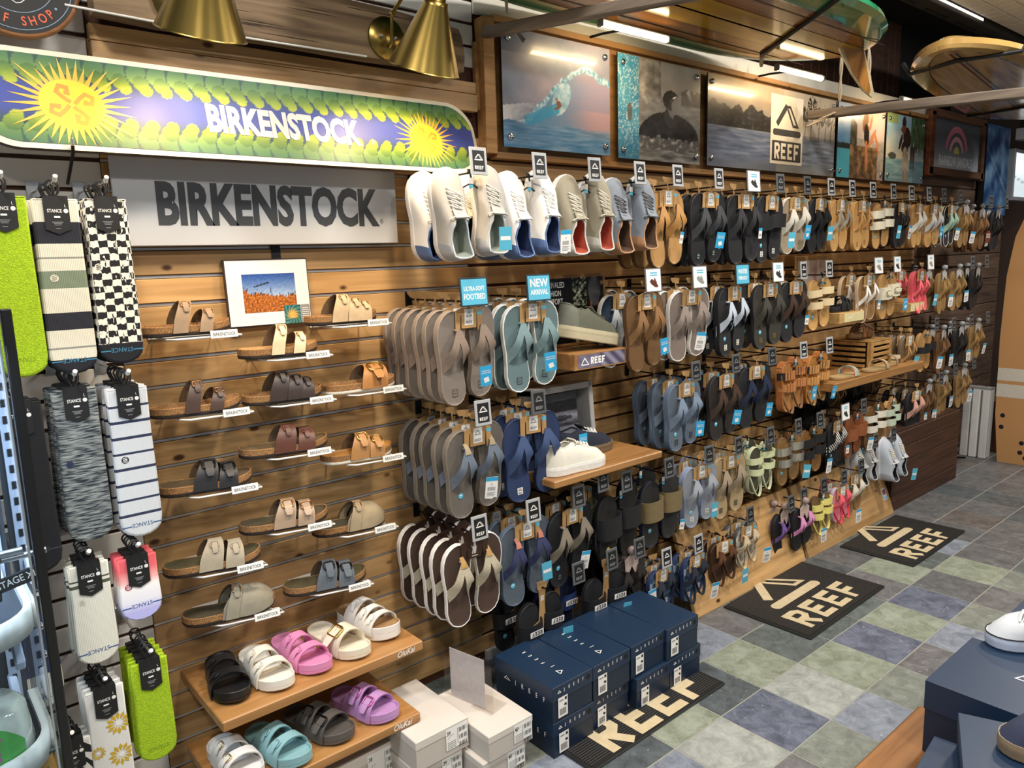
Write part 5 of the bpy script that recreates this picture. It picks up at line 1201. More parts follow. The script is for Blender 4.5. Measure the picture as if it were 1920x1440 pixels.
b = MB(); b.box((-.42, .16, .105), (.84, .36, .21), BLK2, .004); b.build('base', cs)
b = MB(); b.box((-.42, .335, .86), (.82, .012, 1.30), mat('3a4048', .5)); b.build('back_panel', cs)
ICE = mat('b9c6dc', .35, var=.03)
for x in (-.03, -.075):
    b = MB(); b.box((0, 0, 0), (.020, .006, 1.2), ICE)
    for i in range(34): b.box((0, -.0035, -.56 + i * .034), (.008, .001, .016), BLK2)
    b.build('slotted_strip', cs, (x, .325, .86))
area('case_led', (-.10, -.62, 1.46), (-.08, -.60, 0), .5, 12, (.75, .87, 1), .05)
b = MB(); b.box((-.32, .15, .725 + .76), (.5, .03, .012), mat('e8f2ff', .4, var=0, emit=3)); b.build('led_strip', cs)
TRAY = mat('d6d8d2', .45, var=.03)
def tray(z, name):
    t = thing('case_tray', name, 'tray', (-.118, -.600, z)); o = []
    for i in range(9): a = -PI / 2 + PI / 2 * i / 8; o.append((.17 + .10 * math.cos(a), -.03 + .10 * math.sin(a)))
    poly = [(-.3, -.13)] + o + [(.27, .13), (-.3, .13)]
    b = MB(); b.prism(poly, -.014, 0, mat('30363e', .5), 'xy'); b.build('tray_floor', t)
    b = MB(); P = [(-.3, -.13)] + o + [(.27, .13)]
    b.ribbon([(p[0], p[1], -.004) for p in P], [(0, 0, .022)] * len(P), .012, TRAY); b.build('tray_rim', t)
    for x in (.19, .245): b = MB(); b.box((x, .06, -.06), (.016, .30, .024), ICE, .003, TM((0, 0, .0), (.5, 0, 0))); b.build('support_arm', t)
    return t
tray(.958, 'white rimmed tray on the upper level of the glass case'); tray(.708, 'white rimmed tray holding the green labelled wheel pack')
# wheel pack on the lower tray
t = thing('wheel_pack', 'clear tub of skate wheels with a green sticker, lower tray', 'wheel pack', (.055, -.640, .710), (0, 0, -.1))
b = MB(); b.lathe([(0, 0), (.075, 0), (.080, .01), (.072, .085), (.06, .098), (0, .10)], mat('c3ccc2', .15, var=.1, coat=.5), 24); b.build('tub', t)
b = MB(); GR = mat('4fae52', .4, var=.1); pts = [(.0815 * math.sin(a), -.0815 * math.cos(a)) for a in [-.9 + i * .2 for i in range(10)]]
for i in range(9):
    h0, h1 = [.02 + .058 * math.sin(PI * min(1, max(0, (k + .3) / 9.6))) for k in (i, i + 1)]
    b.add([(pts[i][0], pts[i][1], .012), (pts[i + 1][0], pts[i + 1][1], .012), (pts[i + 1][0], pts[i + 1][1], .012 + h1), (pts[i][0], pts[i][1], .012 + h0)], [(0, 1, 2, 3)], GR)
b.build('sticker', t)
b = MB(); MG = mat('c4559a', .5, var=0); text(b, 'VOMIT', .026, MG, TM((0, -.084, .048)), .8, .03); text(b, 'BALLS', .026, MG, TM((0, -.084, .024)), .8, .03); b.build('lettering', t)
t = thing('skate_wheel', 'white skate wheel with a black swirl behind the green sticker tub', 'wheel', (-.02, -.60, .710)); b = MB(); b.lathe([(.006, -.015), (.02, -.018), (.026, -.012), (.026, .012), (.02, .018), (.006, .015), (.006, -.015)], WHITE, 20, TM((0, 0, .027), (PI / 2, 0, 0))); b.build('wheel_body', t); b = MB(); b.disc((0, .027), .012, INK, 16, 'xz', -.0185); b.build('core', t)
for k, (x, z, lab) in enumerate(((.005, .635, 'dark green box with gold M and star, left one in the case'), (.118, .660, 'dark green box with gold M and star, right one in the case'))):
    t = thing('bearing_box', lab, 'box', (x, -.66, z - .07), (0, 0, .05)); b = MB(); b.box((0, 0, .05), (.115, .03, .105), mat('35403a', .4), .002); b.build('carton', t)
    b = MB(); G_ = mat('c9924a', .4, .3, var=0); b.stroke([(-.035, .045), (-.03, .085), (0, .058), (.03, .085), (.035, .045)], .012, -.0156, G_); text(b, 'MOGO', .018, mat('c96a3a', .5, var=0), TM((.005, -.0156, .02)), .9, .02); 
    st = [((.014 if i % 2 == 0 else .006) * math.sin(2 * PI * i / 10) + .0, (.014 if i % 2 == 0 else .006) * math.cos(2 * PI * i / 10) + .085) for i in range(10)]; b.flat(st, -.016, mat('aebbe0', .5, var=0)); b.build('print', t)
for k, (x, z, rot) in enumerate(((.10, 1.055, 1.5), (.135, 1.045, .2))):
    t = thing('key_tag', ['black key tag reading STAGE XI hanging upright in the case', 'black key tag reading STAGE XI lying slanted in the case'][k], 'key tag', (x, -.70, z)); b = MB(); b.box((0, 0, 0), (.085, .004, .026), INK, .002, TM((0, 0, 0), (0, -rot + .0, 0))); text(b, 'STAGE XI', .018, WSTK, TM((0, -.003, -.005), (0, -rot, 0)), .8, .01); b.build('tag_plate', t)
    b = MB(); b.tube([(-.10, .03, .03), (.05, .0, .042)], .006, SILV, 8); b.build('metal_bar', t)
# ================================================================ signs, lamps, photographs
# ---- long painted board sign
SX0, SX1, SZ0, SZ1 = .215, 1.655, 1.864, 2.098
def board_z(x):
    r = .10; d = min(x - SX0, SX1 - x)
    if d >= r: return SZ0, SZ1
    k = r - math.sqrt(max(0, r * r - (r - d) ** 2)); return SZ0 + k * .95, SZ1 - k * .95
sg = thing('board_sign', 'long painted board sign with two suns and white lettering', 'sign', (0, -.125, 0), (0, 0, 0))
n = 72; xs = [SX0 + .0008 + (SX1 - SX0 - .0016) * (.5 - .5 * math.cos(PI * i / n)) for i in range(n + 1)]
EDGE = mat('d9d0bc', .4, var=.03)
b = MB(); top = [(x, board_z(x)[1]) for x in xs]; bot = [(x, board_z(x)[0]) for x in xs]
b.prism(bot + top[::-1], 0, .014, EDGE, 'xz', None, mat('3a2a1c', .6)); b.build('board', sg)
GRN = rgb('2c4640'); BLU = rgb('3f4c98')
def signart(x, z):
    zm = (SZ0 + SZ1) / 2; up = z > zm; d = (SZ1 - z) if up else (z - SZ0)
    c = mix3(GRN, BLU, sst(.045, .10, d))
    c = mix3(c, rgb('3f6a62'), .25 * sst(.06, .0, d))
    for lay, (dd, rr, ca, cb) in enumerate(((.036, .0235, rgb('35604c'), rgb('7f9a48')), (.056, .0195, rgb('44683c'), rgb('8ea032')), (.072, .015, rgb('6f8a34'), rgb('b4bc3c')))):
        pc = .049; i = round((x - .01 * lay) / pc); ex = (x - .01 * lay - i * pc) / rr; ez = (d - dd) / rr
        if lay == 0 and ez < 0: ez *= .7; ex = ex + ez * .35
        r2 = ex * ex + ez * ez
        if r2 < 1: c = mix3(ca, cb, .5 + .5 * ez)
    return c
IN = .013; cols = 420; rows = 76; b = MB(); b.cols = []
vs = []
for j in range(rows + 1):
    for i in range(cols + 1):
        x = SX0 + IN + (SX1 - SX0 - 2 * IN) * i / cols; xe = max(SX0, min(SX1, x + (x - (SX0 + SX1) / 2) / (SX1 - SX0) * 2 * IN * .6)); z0, z1 = board_z(xe); z0 += IN; z1 -= IN
        z = z0 + (z1 - z0) * j / rows; vs.append((x, -.0012, z)); c = signart(x, z); b.cols.append(tuple(lin(q) for q in c) + (1,))
b.add(vs, [(j * (cols + 1) + i, j * (cols + 1) + i + 1, (j + 1) * (cols + 1) + i + 1, (j + 1) * (cols + 1) + i) for j in range(rows) for i in range(cols)], printmat(.45, .0, .30)); b.build('scale_pattern', sg)
SUNO = mat('e9b94a', .38, var=.03, coat=.05); SUNI = mat('f2d23c', .38, var=.02, coat=.05); FLW = mat('e8963a', .38, var=.02, coat=.05)
for cx, cz, k in ((.432, 1.972, 1.0), (1.447, 1.965, .84)):
    b = MB(); N_ = 34
    for i in range(N_):
        a = 2 * PI * i / N_ + .05; w_ = PI / N_ * .95; ro = k * (.128 if i % 2 else .118) * (1.12 if abs(math.cos(a)) > .7 else .88)
        ri = .068 * k
        b.flat([(cx + ri * math.cos(a - w_), cz + ri * .86 * math.sin(a - w_)), (cx + ro * math.cos(a), max(SZ0 + .012, min(SZ1 - .012, cz + ro * math.sin(a)))), (cx + ri * math.cos(a + w_), cz + ri * .86 * math.sin(a + w_))], -.0020, SUNO)
    b.disc((cx, cz), .0695 * k, SUNI, 40, 'xz', -.0022, None, .060 * k)
    for q in range(4):
        a0 = q * PI / 2 + .35; P = []
        for (r_, t_) in ((.006, 0), (.024, .42), (.043, .42), (.052, .10), (.044, -.20), (.030, -.14), (.034, .08)): P.append((cx + k * r_ * math.cos(a0 + t_), cz + k * r_ * .92 * math.sin(a0 + t_)))
        b.stroke(P, .0095 * k, -.0026, FLW)
    b.build('sun_emblem', sg)
b = MB(); LET = mat('d9cfc6', .4, var=.02); text(b, 'BIRKENSTOCK', .098, LET, TM((.972, -.0026, 1.935), (0, .012, 0)), .70, .045); text(b, '®', .022, LET, TM((1.245, -.0026, 1.935)), .8); b.build('lettering', sg)
b = MB(); b.tube([(.415, 0, 1.872), (.415, -.014, 1.872), (.415, -.016, 1.886)], .003, SILVH, 6); b.tube([(.415, .115, 1.83), (.415, .0, 1.858), (.415, -.008, 1.872)], .004, DARKM, 6); b.build('mounting_hook', sg)
for ch in sg.children: ch.location.z -= SZ0
sg.location = (0, -.165, SZ0 - .006); sg.rotation_euler = (-.29, 0, 0); sg.scale = (.99, 1, 1.045)
# ---- brushed metal sign
ALS = mat('b6babf', .42, .20, var=.02, scale=6)
sg2 = thing('metal_sign', 'silver metal sign with large dark lettering below the painted board', 'sign', (.936, -.048, 1.636), (-.0, 0, 0))
b = MB(); b.box((0, 0, .116), (.848, .006, .230), ALS, .002); b.build('plate', sg2)
b = MB(); text(b, 'BIRKENSTOCK', .150, mat('3c4045', .45, .3, var=.02), TM((.012, -.0036, .062)), .675, .045); text(b, '®', .02, mat('4a4e54'), TM((.365, -.0036, .064)), .8); b.build('lettering', sg2)
for x in (-.3, .3): b = MB(); b.box((x, .022, .13), (.04, .04, .03), DARKM); b.build('spacer', sg2)
# ---- round shop sign, top left
rs = thing('round_sign', 'round black shop sign with orange lettering and wooden rim, top left', 'sign', (.342, -.11, 2.243)); rs.scale = (.92, 1, .92)
b = MB(); b.lathe([(0, -.008), (.140, -.008), (.147, -.004), (.147, .012), (0, .012)], wood('rim_wood', '9a6a44', '6e4526', rough=.5), 48, TM((0, 0, 0), (-PI / 2, 0, 0))); b.build('rim', rs)
b = MB(); b.disc((0, 0), .137, BLK2, 48, 'xz', -.0086)
for r_, w_ in ((.128, .0015), (.088, .0015)):
    b.stroke([(r_ * math.cos(2 * PI * i / 48), r_ * math.sin(2 * PI * i / 48)) for i in range(48)], w_, -.009, mat('7d95ad', .6, var=0), closed=True)
b.stroke([(-.05 + i * .01, -.055 + .012 * math.sin(i * .9)) for i in range(11)], .002, -.009, mat('c8ccd0', .6, var=0)); b.build('face', rs)
b = MB(); OC = mat('cf5b3a', .6, var=0)
for s_, a in (('S', -138), ('U', -127), ('R', -116), ('F', -104), ('S', -84), ('H', -73.5), ('O', -60.5), ('P', -49)):
    ar = math.radians(a); text(b, s_, .030, OC, TM((.118 * math.cos(ar), -.0092, .118 * math.sin(ar)), (0, -(ar + PI / 2), 0)), .8, .012)
b.disc((.108 * math.cos(math.radians(-38)), .108 * math.sin(math.radians(-38))), .003, mat('7d95ad', .6, var=0), 10, 'xz', -.0092); b.build('lettering', rs)
# ---- weathered plank the lamps stand on
t = thing('driftwood_plank', 'grey weathered wooden plank behind the brass lamps', 'plank', (1.06, -.085, 2.19))
b = MB(); o = [(-.556, .005), (-.40, -.002), (-.1, .004), (.2, 0), (.45, .006), (.55, .002), (.556, .05), (.548, .11), (.535, .135), (.3, .15), (0, .158), (-.3, .152), (-.55, .155), (-.558, .09)]
b.prism(o, -.03, .03, OLDW); b.build('plank_body', t)
b = MB()
for i in range(16):
    z = .015 + random.random() * .12; x = random.uniform(-.5, .35); L_ = random.uniform(.06, .25)
    b.flat([(x, z), (x + L_ * .5, z - .0012), (x + L_, z), (x + L_ * .5, z + .0012)], -.0306, mat('2c2118', .9))
b.build('cracks', t)
b = MB(); b.tube([(-.62, -.033, .005), (-.3, -.036, -.004), (.0, -.036, -.002), (.18, -.036, .0)], .003, mat('d0d0cc', .5), 6); b.build('cord', t)
# ---- brass cone lamps
BRASS = mat('8f7a42', .30, 1, var=.06, scale=30)
def lamp(x, lab, px):
    t = thing('cone_lamp', lab, 'lamp', (x, -.30, 2.115), (0, 0, 0), 'brass cone wall lamps')
    t.location = (x, -.43, 2.282); TL = TM((0, 0, 0), (TILT, 0, 0)) @ TM((0, 0, -.185))
    prof = [(.103, 0), (.101, 0), (.0995, .004), (.034, .168), (.033, .178), (.026, .178), (.026, .200), (.020, .204), (.020, .225), (0, .226)]
    b = MB(); b.lathe([(.097, .003), (.032, .166)], mat('efe6cf', .5), 40, TL); b.lathe(prof, BRASS, 40, TL); b.build('shade', t)
    b = MB(); b.lathe([(0, -.022), (.022, -.015), (.03, .005), (.022, .03), (.014, .05), (.014, .07)], mat('fff2d8', .4, var=0, emit=5), 16, TL @ TM((0, 0, .06))); b.build('bulb', t)
    b = MB(); b.lathe([(.0, -.008), (.060, -.008), (.062, -.004), (.062, .004), (0, .004)], BRASS, 32, TM((px, .307, -.03), (PI / 2, 0, 0))); b.build('wall_plate', t)
    b = MB(); b.tube([(px + .004, .300, -.055), (px + .004, .283, -.047), (px + .004, .28, .02), (px + .004, .275, .035)], .006, BRASS, 8); b.tube([(px + .004, .275, .032), (px * .5, .1, .1), (0, -.01, .085), (0, -.012, .035)], .0055, BRASS, 8)
    b.lathe([(0, -.01), (.008, -.006), (.010, 0), (.008, .006), (0, .01)], BRASS, 10, TM((px + .004, .277, .032))); b.build('arm', t)
    for dx in (-.024, .024): b = MB(); b.lathe([(0, -.006), (.005, -.004), (.006, 0), (.006, .004)], CHROME, 10, TM((px + dx, .296, -.03), (PI / 2, 0, 0))); b.build('screw', t)
    d = bpy.data.lights.new('lamp_light', 'SPOT'); d.energy = LAMPW; d.color = (1, .70, .38); d.spot_size = math.radians(112); d.spot_blend = .6; d.shadow_soft_size = .045; d.specular_factor = .28
    o = bpy.data.objects.new('lamp_light', d); COL.objects.link(o); o.parent = t; o.matrix_local = TL @ TM((0, 0, .024))
TILT = math.radians(24)
LAMPW = 17
lamp(.668, 'brass cone lamp at the left over the painted board', .03); lamp(1.287, 'brass cone lamp at the right over the painted board', .025)
# ---- photo panels
def E2(u, v, cu, cv, ru, rv, rot=0):
    x, y = u - cu, v - cv; c, s = math.cos(rot), math.sin(rot); x, y = x * c + y * s, -x * s + y * c; return (x / ru) ** 2 + (y / rv) ** 2 < 1
def wave(u, v):
    c = mix3(rgb('5f7791'), rgb('b7a9b6'), .45 + .5 * nz(u * 3, v * 3, 1) + .25 * u)
    if v > .8 and u < .3: c = mix3(c, rgb('3f5570'), .5 * sst(.3, 0, u))
    cr = .18 + .62 * sst(.0, .78, u) - .10 * sst(.75, 1., u)        # crest line
    n = nz(u * 14, v * 14, 4)
    if v < cr + .03 * n:
        c = mix3(rgb('5f93b8'), rgb('9c93ab'), sst(.2, .9, u) + .15 * n)
        if v > cr - .06 + .03 * n: c = mix3(rgb('d7e6ee'), rgb('4f93bd'), .5 + .9 * nz(u * 40, v * 30, 2))
    if u < .35 and v < .35 + .2 * u and v > .2: c = mix3(c, rgb('dfe3ea'), sst(.3, .0, u) + .4 * n)
    if E2(u, v, .52, .47, .075, .16, -.35): c = mix3(rgb('cfe0ea'), rgb('7fb4d0'), .5 + n)
    if u < .5 and abs(v - (.24 + .5 * (u - .2))) < .05 and u > .18: c = mix3(c, rgb('3f9ac4'), .8)
    if v < .22 + .03 * nz(u * 6, 0, 0): c = mix3(rgb('3f78a6'), rgb('86a5c4'), .5 + .7 * nz(u * 5, v * 40, 6)); c = mix3(c, rgb('c9a2a0'), .5 * sst(.55, .9, u) * sst(.10, .25, v))
    if .55 < u and .22 < v < .40: c = mix3(c, rgb('d1a09c'), .5 * sst(.55, .9, u))
    if E2(u, v, .495, .42, .022, .030, .4) or E2(u, v, .475, .46, .010, .014) or E2(u, v, .48, .385, .030, .010, .5): c = rgb('8a5a40')
    return c
def swimmer(u, v):
    if u < .235:
        n = nz(u * 30, v * 14, 3, 3); c = mix3(rgb('3f8fb8'), rgb('62aecb'), .5 + nz(u * 4, v * 4, 1))
        if abs(n) < .10: c = mix3(c, rgb('dfeef2'), .75)
        if v < .3: c = mix3(c, rgb('25607e'), .5 * sst(.35, 0, v))
        return mix3(c, rgb('6a5f58'), .8) if E2(u, v, .13, .46, .03, .09) else c
    n = nz(u * 8, v * 24, 2); g = .55 + .12 * n + .1 * (v - .5)
    if v > .66: g = .70 + .1 * nz(u * 4, v * 4, 5)
    if v > .6 + .10 * nz(u * 7, 2, 0) and u < .5: g = .58 + .25 * nz(u * 9, v * 9, 2)
    if u > .75 and v < .76 + .05 * nz(u * 20, 0, 0) and v > .60: g = .35
    fx, fy = .64, .60
    if E2(u, v, .64, .30, .34, .20, -.15) or E2(u, v, .42, .28, .20, .16, .5): g = .16 + .10 * nz(u * 12, v * 12, 8)
    if E2(u, v, .62, .46, .085, .11): g = .22
    if E2(u, v, .665, .56, .085, .115): g = .52 + .10 * (u - .66) * 6
    if E2(u, v, .62, .63, .10, .10) and not E2(u, v, .70, .55, .075, .12): g = .18 + .1 * nz(u * 30, v * 30, 1)
    if E2(u, v, .70, .46, .05, .035): g = .2
    if v < .24 + .05 * nz(u * 12, 4, 0): g = .38 + .5 * max(0, nz(u * 22, v * 22, 4)) if v > .12 else .5 + .25 * nz(u * 6, v * 26, 2)
    return (g, g * .985, g * .96)
def palms(u, v):
    n = nz(u * 10, v * 10, 2)
    c = mix3(rgb('8d8680'), rgb('bda88e'), sst(.6, 1., v) + .3 * n)
    tl = .70 + .10 * nz(u * 11, 0, 3) - .02 * u
    if v < tl and u < .55: c = mix3(rgb('1d1b1a'), rgb('4a4844'), .3 + .9 * max(0, nz(u * 40, v * 30, 5)))
    if u >= .55:
        c = mix3(rgb('a59b90'), rgb('c4b49c'), v)
        if v < .48: c = mix3(rgb('6f6b66'), c, .4)
        for pu, ph in ((.74, .78), (.79, .86), (.86, .74), (.92, .80), (.97, .70)):
            if abs(u - pu - .01 * math.sin(v * 9)) < .003 and .42 < v < ph: c = rgb('26221f')
            r = math.hypot((u - pu) * 2.9, v - ph)
            if r < .13 and nz(math.atan2(v - ph, u - pu) * 4, r * 4, pu * 50) > -.05: c = rgb('2b2825')
    if v < .46 - .02 * u: c = mix3(rgb('5b6472'), rgb('a9adb4'), .42 + .75 * nz(u * 7, v * 26, 9)); c = mix3(c, rgb('8a8a88'), sst(.2, .0, v))
    if v < .44 and u < .5: c = mix3(c, rgb('3d4d74'), .35)
    return c
def rocks(u, v):
    if u < .26:
        c = rgb('4fa9ba') if v < .40 else (rgb('20312f') if v < .47 + .02 * nz(u * 30, 0, 0) else mix3(rgb('5f95c0'), rgb('b9cbd8'), sst(.5, .95, v) + .3 * nz(u * 8, v * 8, 1))); return c
    c = mix3(rgb('a9b0c0'), rgb('d9b9a4'), .5 + .5 * nz(u * 3, v * 4, 2) + .2 * (v - .6))
    if v < .56: c = mix3(rgb('8a8c90'), rgb('b9aca0'), .5 + .8 * nz(u * 14, v * 20, 5))
    if v < .46 and u < .86: c = mix3(rgb('4a3a2c'), rgb('9a7c58'), .5 + .9 * nz(u * 12, v * 12, 7))
    if u < .40 and v > .45 and v < .88 - (u - .26) * 1.1: c = mix3(rgb('2c2a20'), rgb('5f5a44'), .5 + nz(u * 14, v * 14, 4))
    sk = rgb('b97a54')
    if E2(u, v, .60, .84, .045, .065): c = sk
    if E2(u, v, .565, .80, .055, .16, -.15): c = rgb('8a6038')
    if E2(u, v, .60, .62, .06, .15, .1): c = rgb('1c1a1a')
    if E2(u, v, .69, .80, .022, .10, -.2) or E2(u, v, .66, .72, .03, .03): c = sk
    if E2(u, v, .72, .58, .035, .16, -.55) or E2(u, v, .83, .53, .026, .16, .35) or E2(u, v, .61, .33, .03, .22, .05): c = sk
    return c
def sil(u, v):
    c = mix3(rgb('d9d4c4'), rgb('7fa6c6'), sst(.25, .9, v) + .5 * nz(u * 3, v * 3, 4))
    if v < .34: c = mix3(rgb('6f9aa6'), rgb('9fc0c4'), .5 + .8 * nz(u * 5, v * 24, 1))
    if E2(u, v, .16, .38, .10, .05): c = rgb('4c5450')
    if u > .62 and v > .50 + .25 * nz(u * 18, 1, 0): c = mix3(rgb('253a2c'), rgb('4f7a52'), .5 + nz(u * 30, v * 8, 3))
    if u > .72 and v < .5: c = mix3(c, rgb('3f6a84'), .35)
    if u < .28 and v > .86: c = mix3(c, rgb('7a8a3a'), .7)
    d = rgb('221714')
    if E2(u, v, .43, .90, .05, .09) or E2(u, v, .52, .68, .10, .16, .2) or E2(u, v, .36, .60, .03, .13, -.3) or E2(u, v, .47, .52, .09, .10): c = d
    if E2(u, v, .42, .79, .06, .06): c = rgb('6a3d30')
    if E2(u, v, .53, .78, .05, .025, .3): c = rgb('101010')
    if E2(u, v, .50, .24, .09, .30, .08): c = mix3(rgb('8a8278'), rgb('c9c2b4'), .5 + nz(u * 40, v * 6, 2))
    if u > .62 and u < .74 and v < .56: c = mix3(c, rgb('1c1a1c'), .8 * sst(.0, .5, v))
    return c
def photo(x0, x1, z0, z1, fn, nx, ny, lab):
    t = thing('photo_panel', lab, 'picture', ((x0 + x1) / 2, -.058, (z0 + z1) / 2), (0, 0, 0), 'photo panels on standoffs')
    w_, h_ = x1 - x0, z1 - z0; b = MB(); b.box((0, .003, 0), (w_, .006, h_), mat('2b2d30', .3)); b.build('panel', t)
    b = paint(w_ - .001, h_ - .001, nx, ny, fn, printmat(.28, .3), -.0004); b.build('print', t)
    for i in (-1, 1):
        for j in (-1, 1):
            b = MB(); b.lathe([(0, -.010), (.010, -.009), (.0125, -.006), (.0125, 0), (.008, 0), (.008, .034)], CHROME, 16, TM((i * (w_ / 2 - .03), 0, j * (h_ / 2 - .035)), (-PI / 2, 0, 0)))
            for v_ in range(len(b.v)): pass
            b.build('standoff', t)
    return t, w_, h_
photo(1.822, 2.388, 1.976, 2.388, wave, 150, 110, 'colour photo panel of a curling wave, leftmost of the row')
photo(2.436, 2.992, 1.972, 2.386, swimmer, 130, 96, 'black and white photo panel of a paddling swimmer')
t, w_, h_ = photo(3.048, 4.238, 1.974, 2.384, palms, 200, 80, 'wide grey photo panel of palms and water with white logo card')
b = MB(); IC = mat('e6dcc6', .4, var=.02); GC = mat('3a3836', .5, var=0); cx = -3.643 + 3.735
b.flat([(cx - .155, -.165), (cx + .155, -.165), (cx + .155, .175), (cx - .155, .175)], -.0012, IC); b.build('logo_card', t)
b = MB(); peak_mark(b, cx, -.03, .27, -.0018, GC); b.flat([(cx - .14, -.150), (cx + .14, -.150), (cx + .14, -.050), (cx - .14, -.050)], -.0018, GC); word_mark(b, cx - .118, -.140, .079, -.0024, IC); b.build('logo', t)
photo(4.270, 4.852, 1.976, 2.386, rocks, 80, 80, 'photo panel of a person in black swimwear on rocks')
photo(4.880, 5.440, 1.980, 2.386, sil, 80, 80, 'photo panel of a dark figure under palm leaves by the sea')
# ---- bar lights over the photos
def bar(x0, x1, lab, y=-.25, z=2.40):
    t = thing('bar_light', lab, 'light', ((x0 + x1) / 2, y, z), (0, 0, 0), 'bar lights above the photo panels'); L_ = x1 - x0
    b = MB(); b.tube([(-L_ / 2, 0, 0), (L_ / 2, 0, 0)], .012, mat('ffe2b0', .4, var=0, emit=14), 12); b.build('tube', t)
    b = MB(); b.box((0, .003, .013), (L_ + .016, .018, .008), mat('b0a898', .4, .5), .002); b.box((-L_ / 2 - .006, 0, 0), (.012, .026, .026), mat('8f8a82', .4, .5), .003); b.box((L_ / 2 + .006, 0, 0), (.012, .026, .026), mat('8f8a82', .4, .5), .003); b.build('housing', t)
    b = MB(); b.tube([(0, .01, .016), (-.02, -y * .6, .024), (-.04, -y - .03, .020)], .005, DARKM, 8); b.build('arm', t)
    a = area('bar_lamp', (0, .0, -.016), (0, .3, -.5), L_, BARW, (1, .72, .40), .02); a.parent = t; a.location = (0, .0, -.016)
BARW = 1.6
bar(2.137, 2.507, 'bar light above the wave and swimmer photos'); bar(3.311, 3.71, 'bar light above the wide palm photo'); bar(4.62, 4.90, 'bar light above the farthest photos')
# ================================================================ shoe boxes, mats, bench
NAVB = mat('152b45', .42, var=.06, scale=8); NAVL = mat('10233a', .46, var=.05, scale=8)
def navy_box(x, y, z, w, d, h, lab, rz=0, side=False, print_top=False, peak=False):
    t = thing('shoe_box', lab, 'shoe box', (x, y, z), (0, 0, rz), 'stacked navy shoe boxes')
    b = MB(); b.box((0, 0, h * .44), (w - .004, d - .004, h * .88), NAVL, .001); b.build('box_body', t)
    b = MB(); b.box((0, 0, h * .80), (w, d, h * .40), NAVB, .0012); l = b.build('lid', t)
    b = MB(); f = -d / 2 - .0006
    b.stroke([(-w * .38, h * .80), (-w * .34, h * .86), (-w * .30, h * .80), (-w * .38, h * .80)], .0025, f, WSTK); b.stroke([(-w * .22, h * .77), (-w * .22, h * .88)], .0022, f, WSTK)
    for i, ch in enumerate('REEF'): text(b, ch, .017, WSTK, TM((-w * .10 + i * w * .115, f, h * .795)), .7, .01)
    b.disc((w * .38, h * .82), .0095, BLK2, 16, 'xz', f); b.build('front_print', l)
    b = MB(); cx = -w * .26; b.flat([(cx - .021, h * .10), (cx + .021, h * .10), (cx + .021, h * .66), (cx - .021, h * .66)], f - .0004, PAPER)
    for i in range(8): b.flat([(cx - .014 + i * .0036, h * .16), (cx - .0122 + i * .0036, h * .16), (cx - .0122 + i * .0036, h * .34), (cx - .014 + i * .0036, h * .34)], f - .0008, INK)
    b.flat([(cx + .004, h * .40), (cx + .016, h * .37), (cx + .017, h * .43), (cx + .008, h * .46)], f - .0008, INK); b.flat([(cx + .008, h * .54), (cx + .017, h * .54), (cx + .017, h * .62), (cx + .008, h * .62)], f - .0008, INK); b.flat([(cx - .016, h * .55), (cx + .002, h * .55), (cx + .002, h * .585), (cx - .016, h * .585)], f - .0008, INKG); b.build('label', t)
    if side:
        b = MB(); T_ = TM((-w / 2 - .0006, 0, 0), (0, 0, -PI / 2))
        b.stroke([(-d * .32, h * .52), (-d * .28, h * .60), (-d * .22, h * .52), (-d * .32, h * .52)], .0028, 0, WSTK, 'xz', T_); b.stroke([(-d * .12, h * .48), (-d * .12, h * .62)], .0022, 0, WSTK, 'xz', T_)
        for i, ch in enumerate('REEF'): text(b, ch, .024, WSTK, TM((-w / 2 - .0006, -(.0 + i * d * .12), h * .50), (0, 0, -PI / 2)), .75, .01)
        b.build('side_print', l)
    if peak:
        b = MB(); b.stroke([(-.012, -.010), (.012, 0), (-.012, .010), (-.012, -.010)], .0032, h + .0008, WSTK, 'xy'); b.build('top_print', l, (.02, .02, 0))
    if print_top:
        b = MB()
        for i, ch in enumerate('REEF'): text(b, ch, .020, WSTK, TM((.0, d * .30 - i * d * .11, h + .0008), (0, 0, -PI / 2 + PI)), .75, .01, 'CENTER', 0, 'xy')
        b.stroke([(-.006, -d * .16), (.012, -d * .16)], .002, h + .0008, WSTK, 'xy'); b.stroke([(-.010, -d * .34), (.008, -d * .30), (-.010, -d * .26), (-.010, -d * .34)], .0028, h + .0008, WSTK, 'xy'); b.build('top_print', l)

BW = .186; BH = .122
for c in range(4):
    for r in range(2):
        x = 1.470 + BW * (c + .5) + (.012 if r == 0 and c in (2, 3) else 0) + (-.004 if r else 0); y = -.49 + (-.012 if (c == 2 and r == 0) else 0) + (.012 if (c == 1 and r == 0) else 0) + (-.01 if c == 3 else 0)
        navy_box(x, y, r * (BH + .001) + .001, BW - .003, .285, BH, 'navy shoe box, %s of the stack column %s' % (['bottom', 'top'][r], ['nearest the grey boxes', 'second from the grey boxes', 'third from the grey boxes', 'nearest the kick panel'][c]), random.uniform(-.02, .02), c == 0, r == 1 and c < 2)
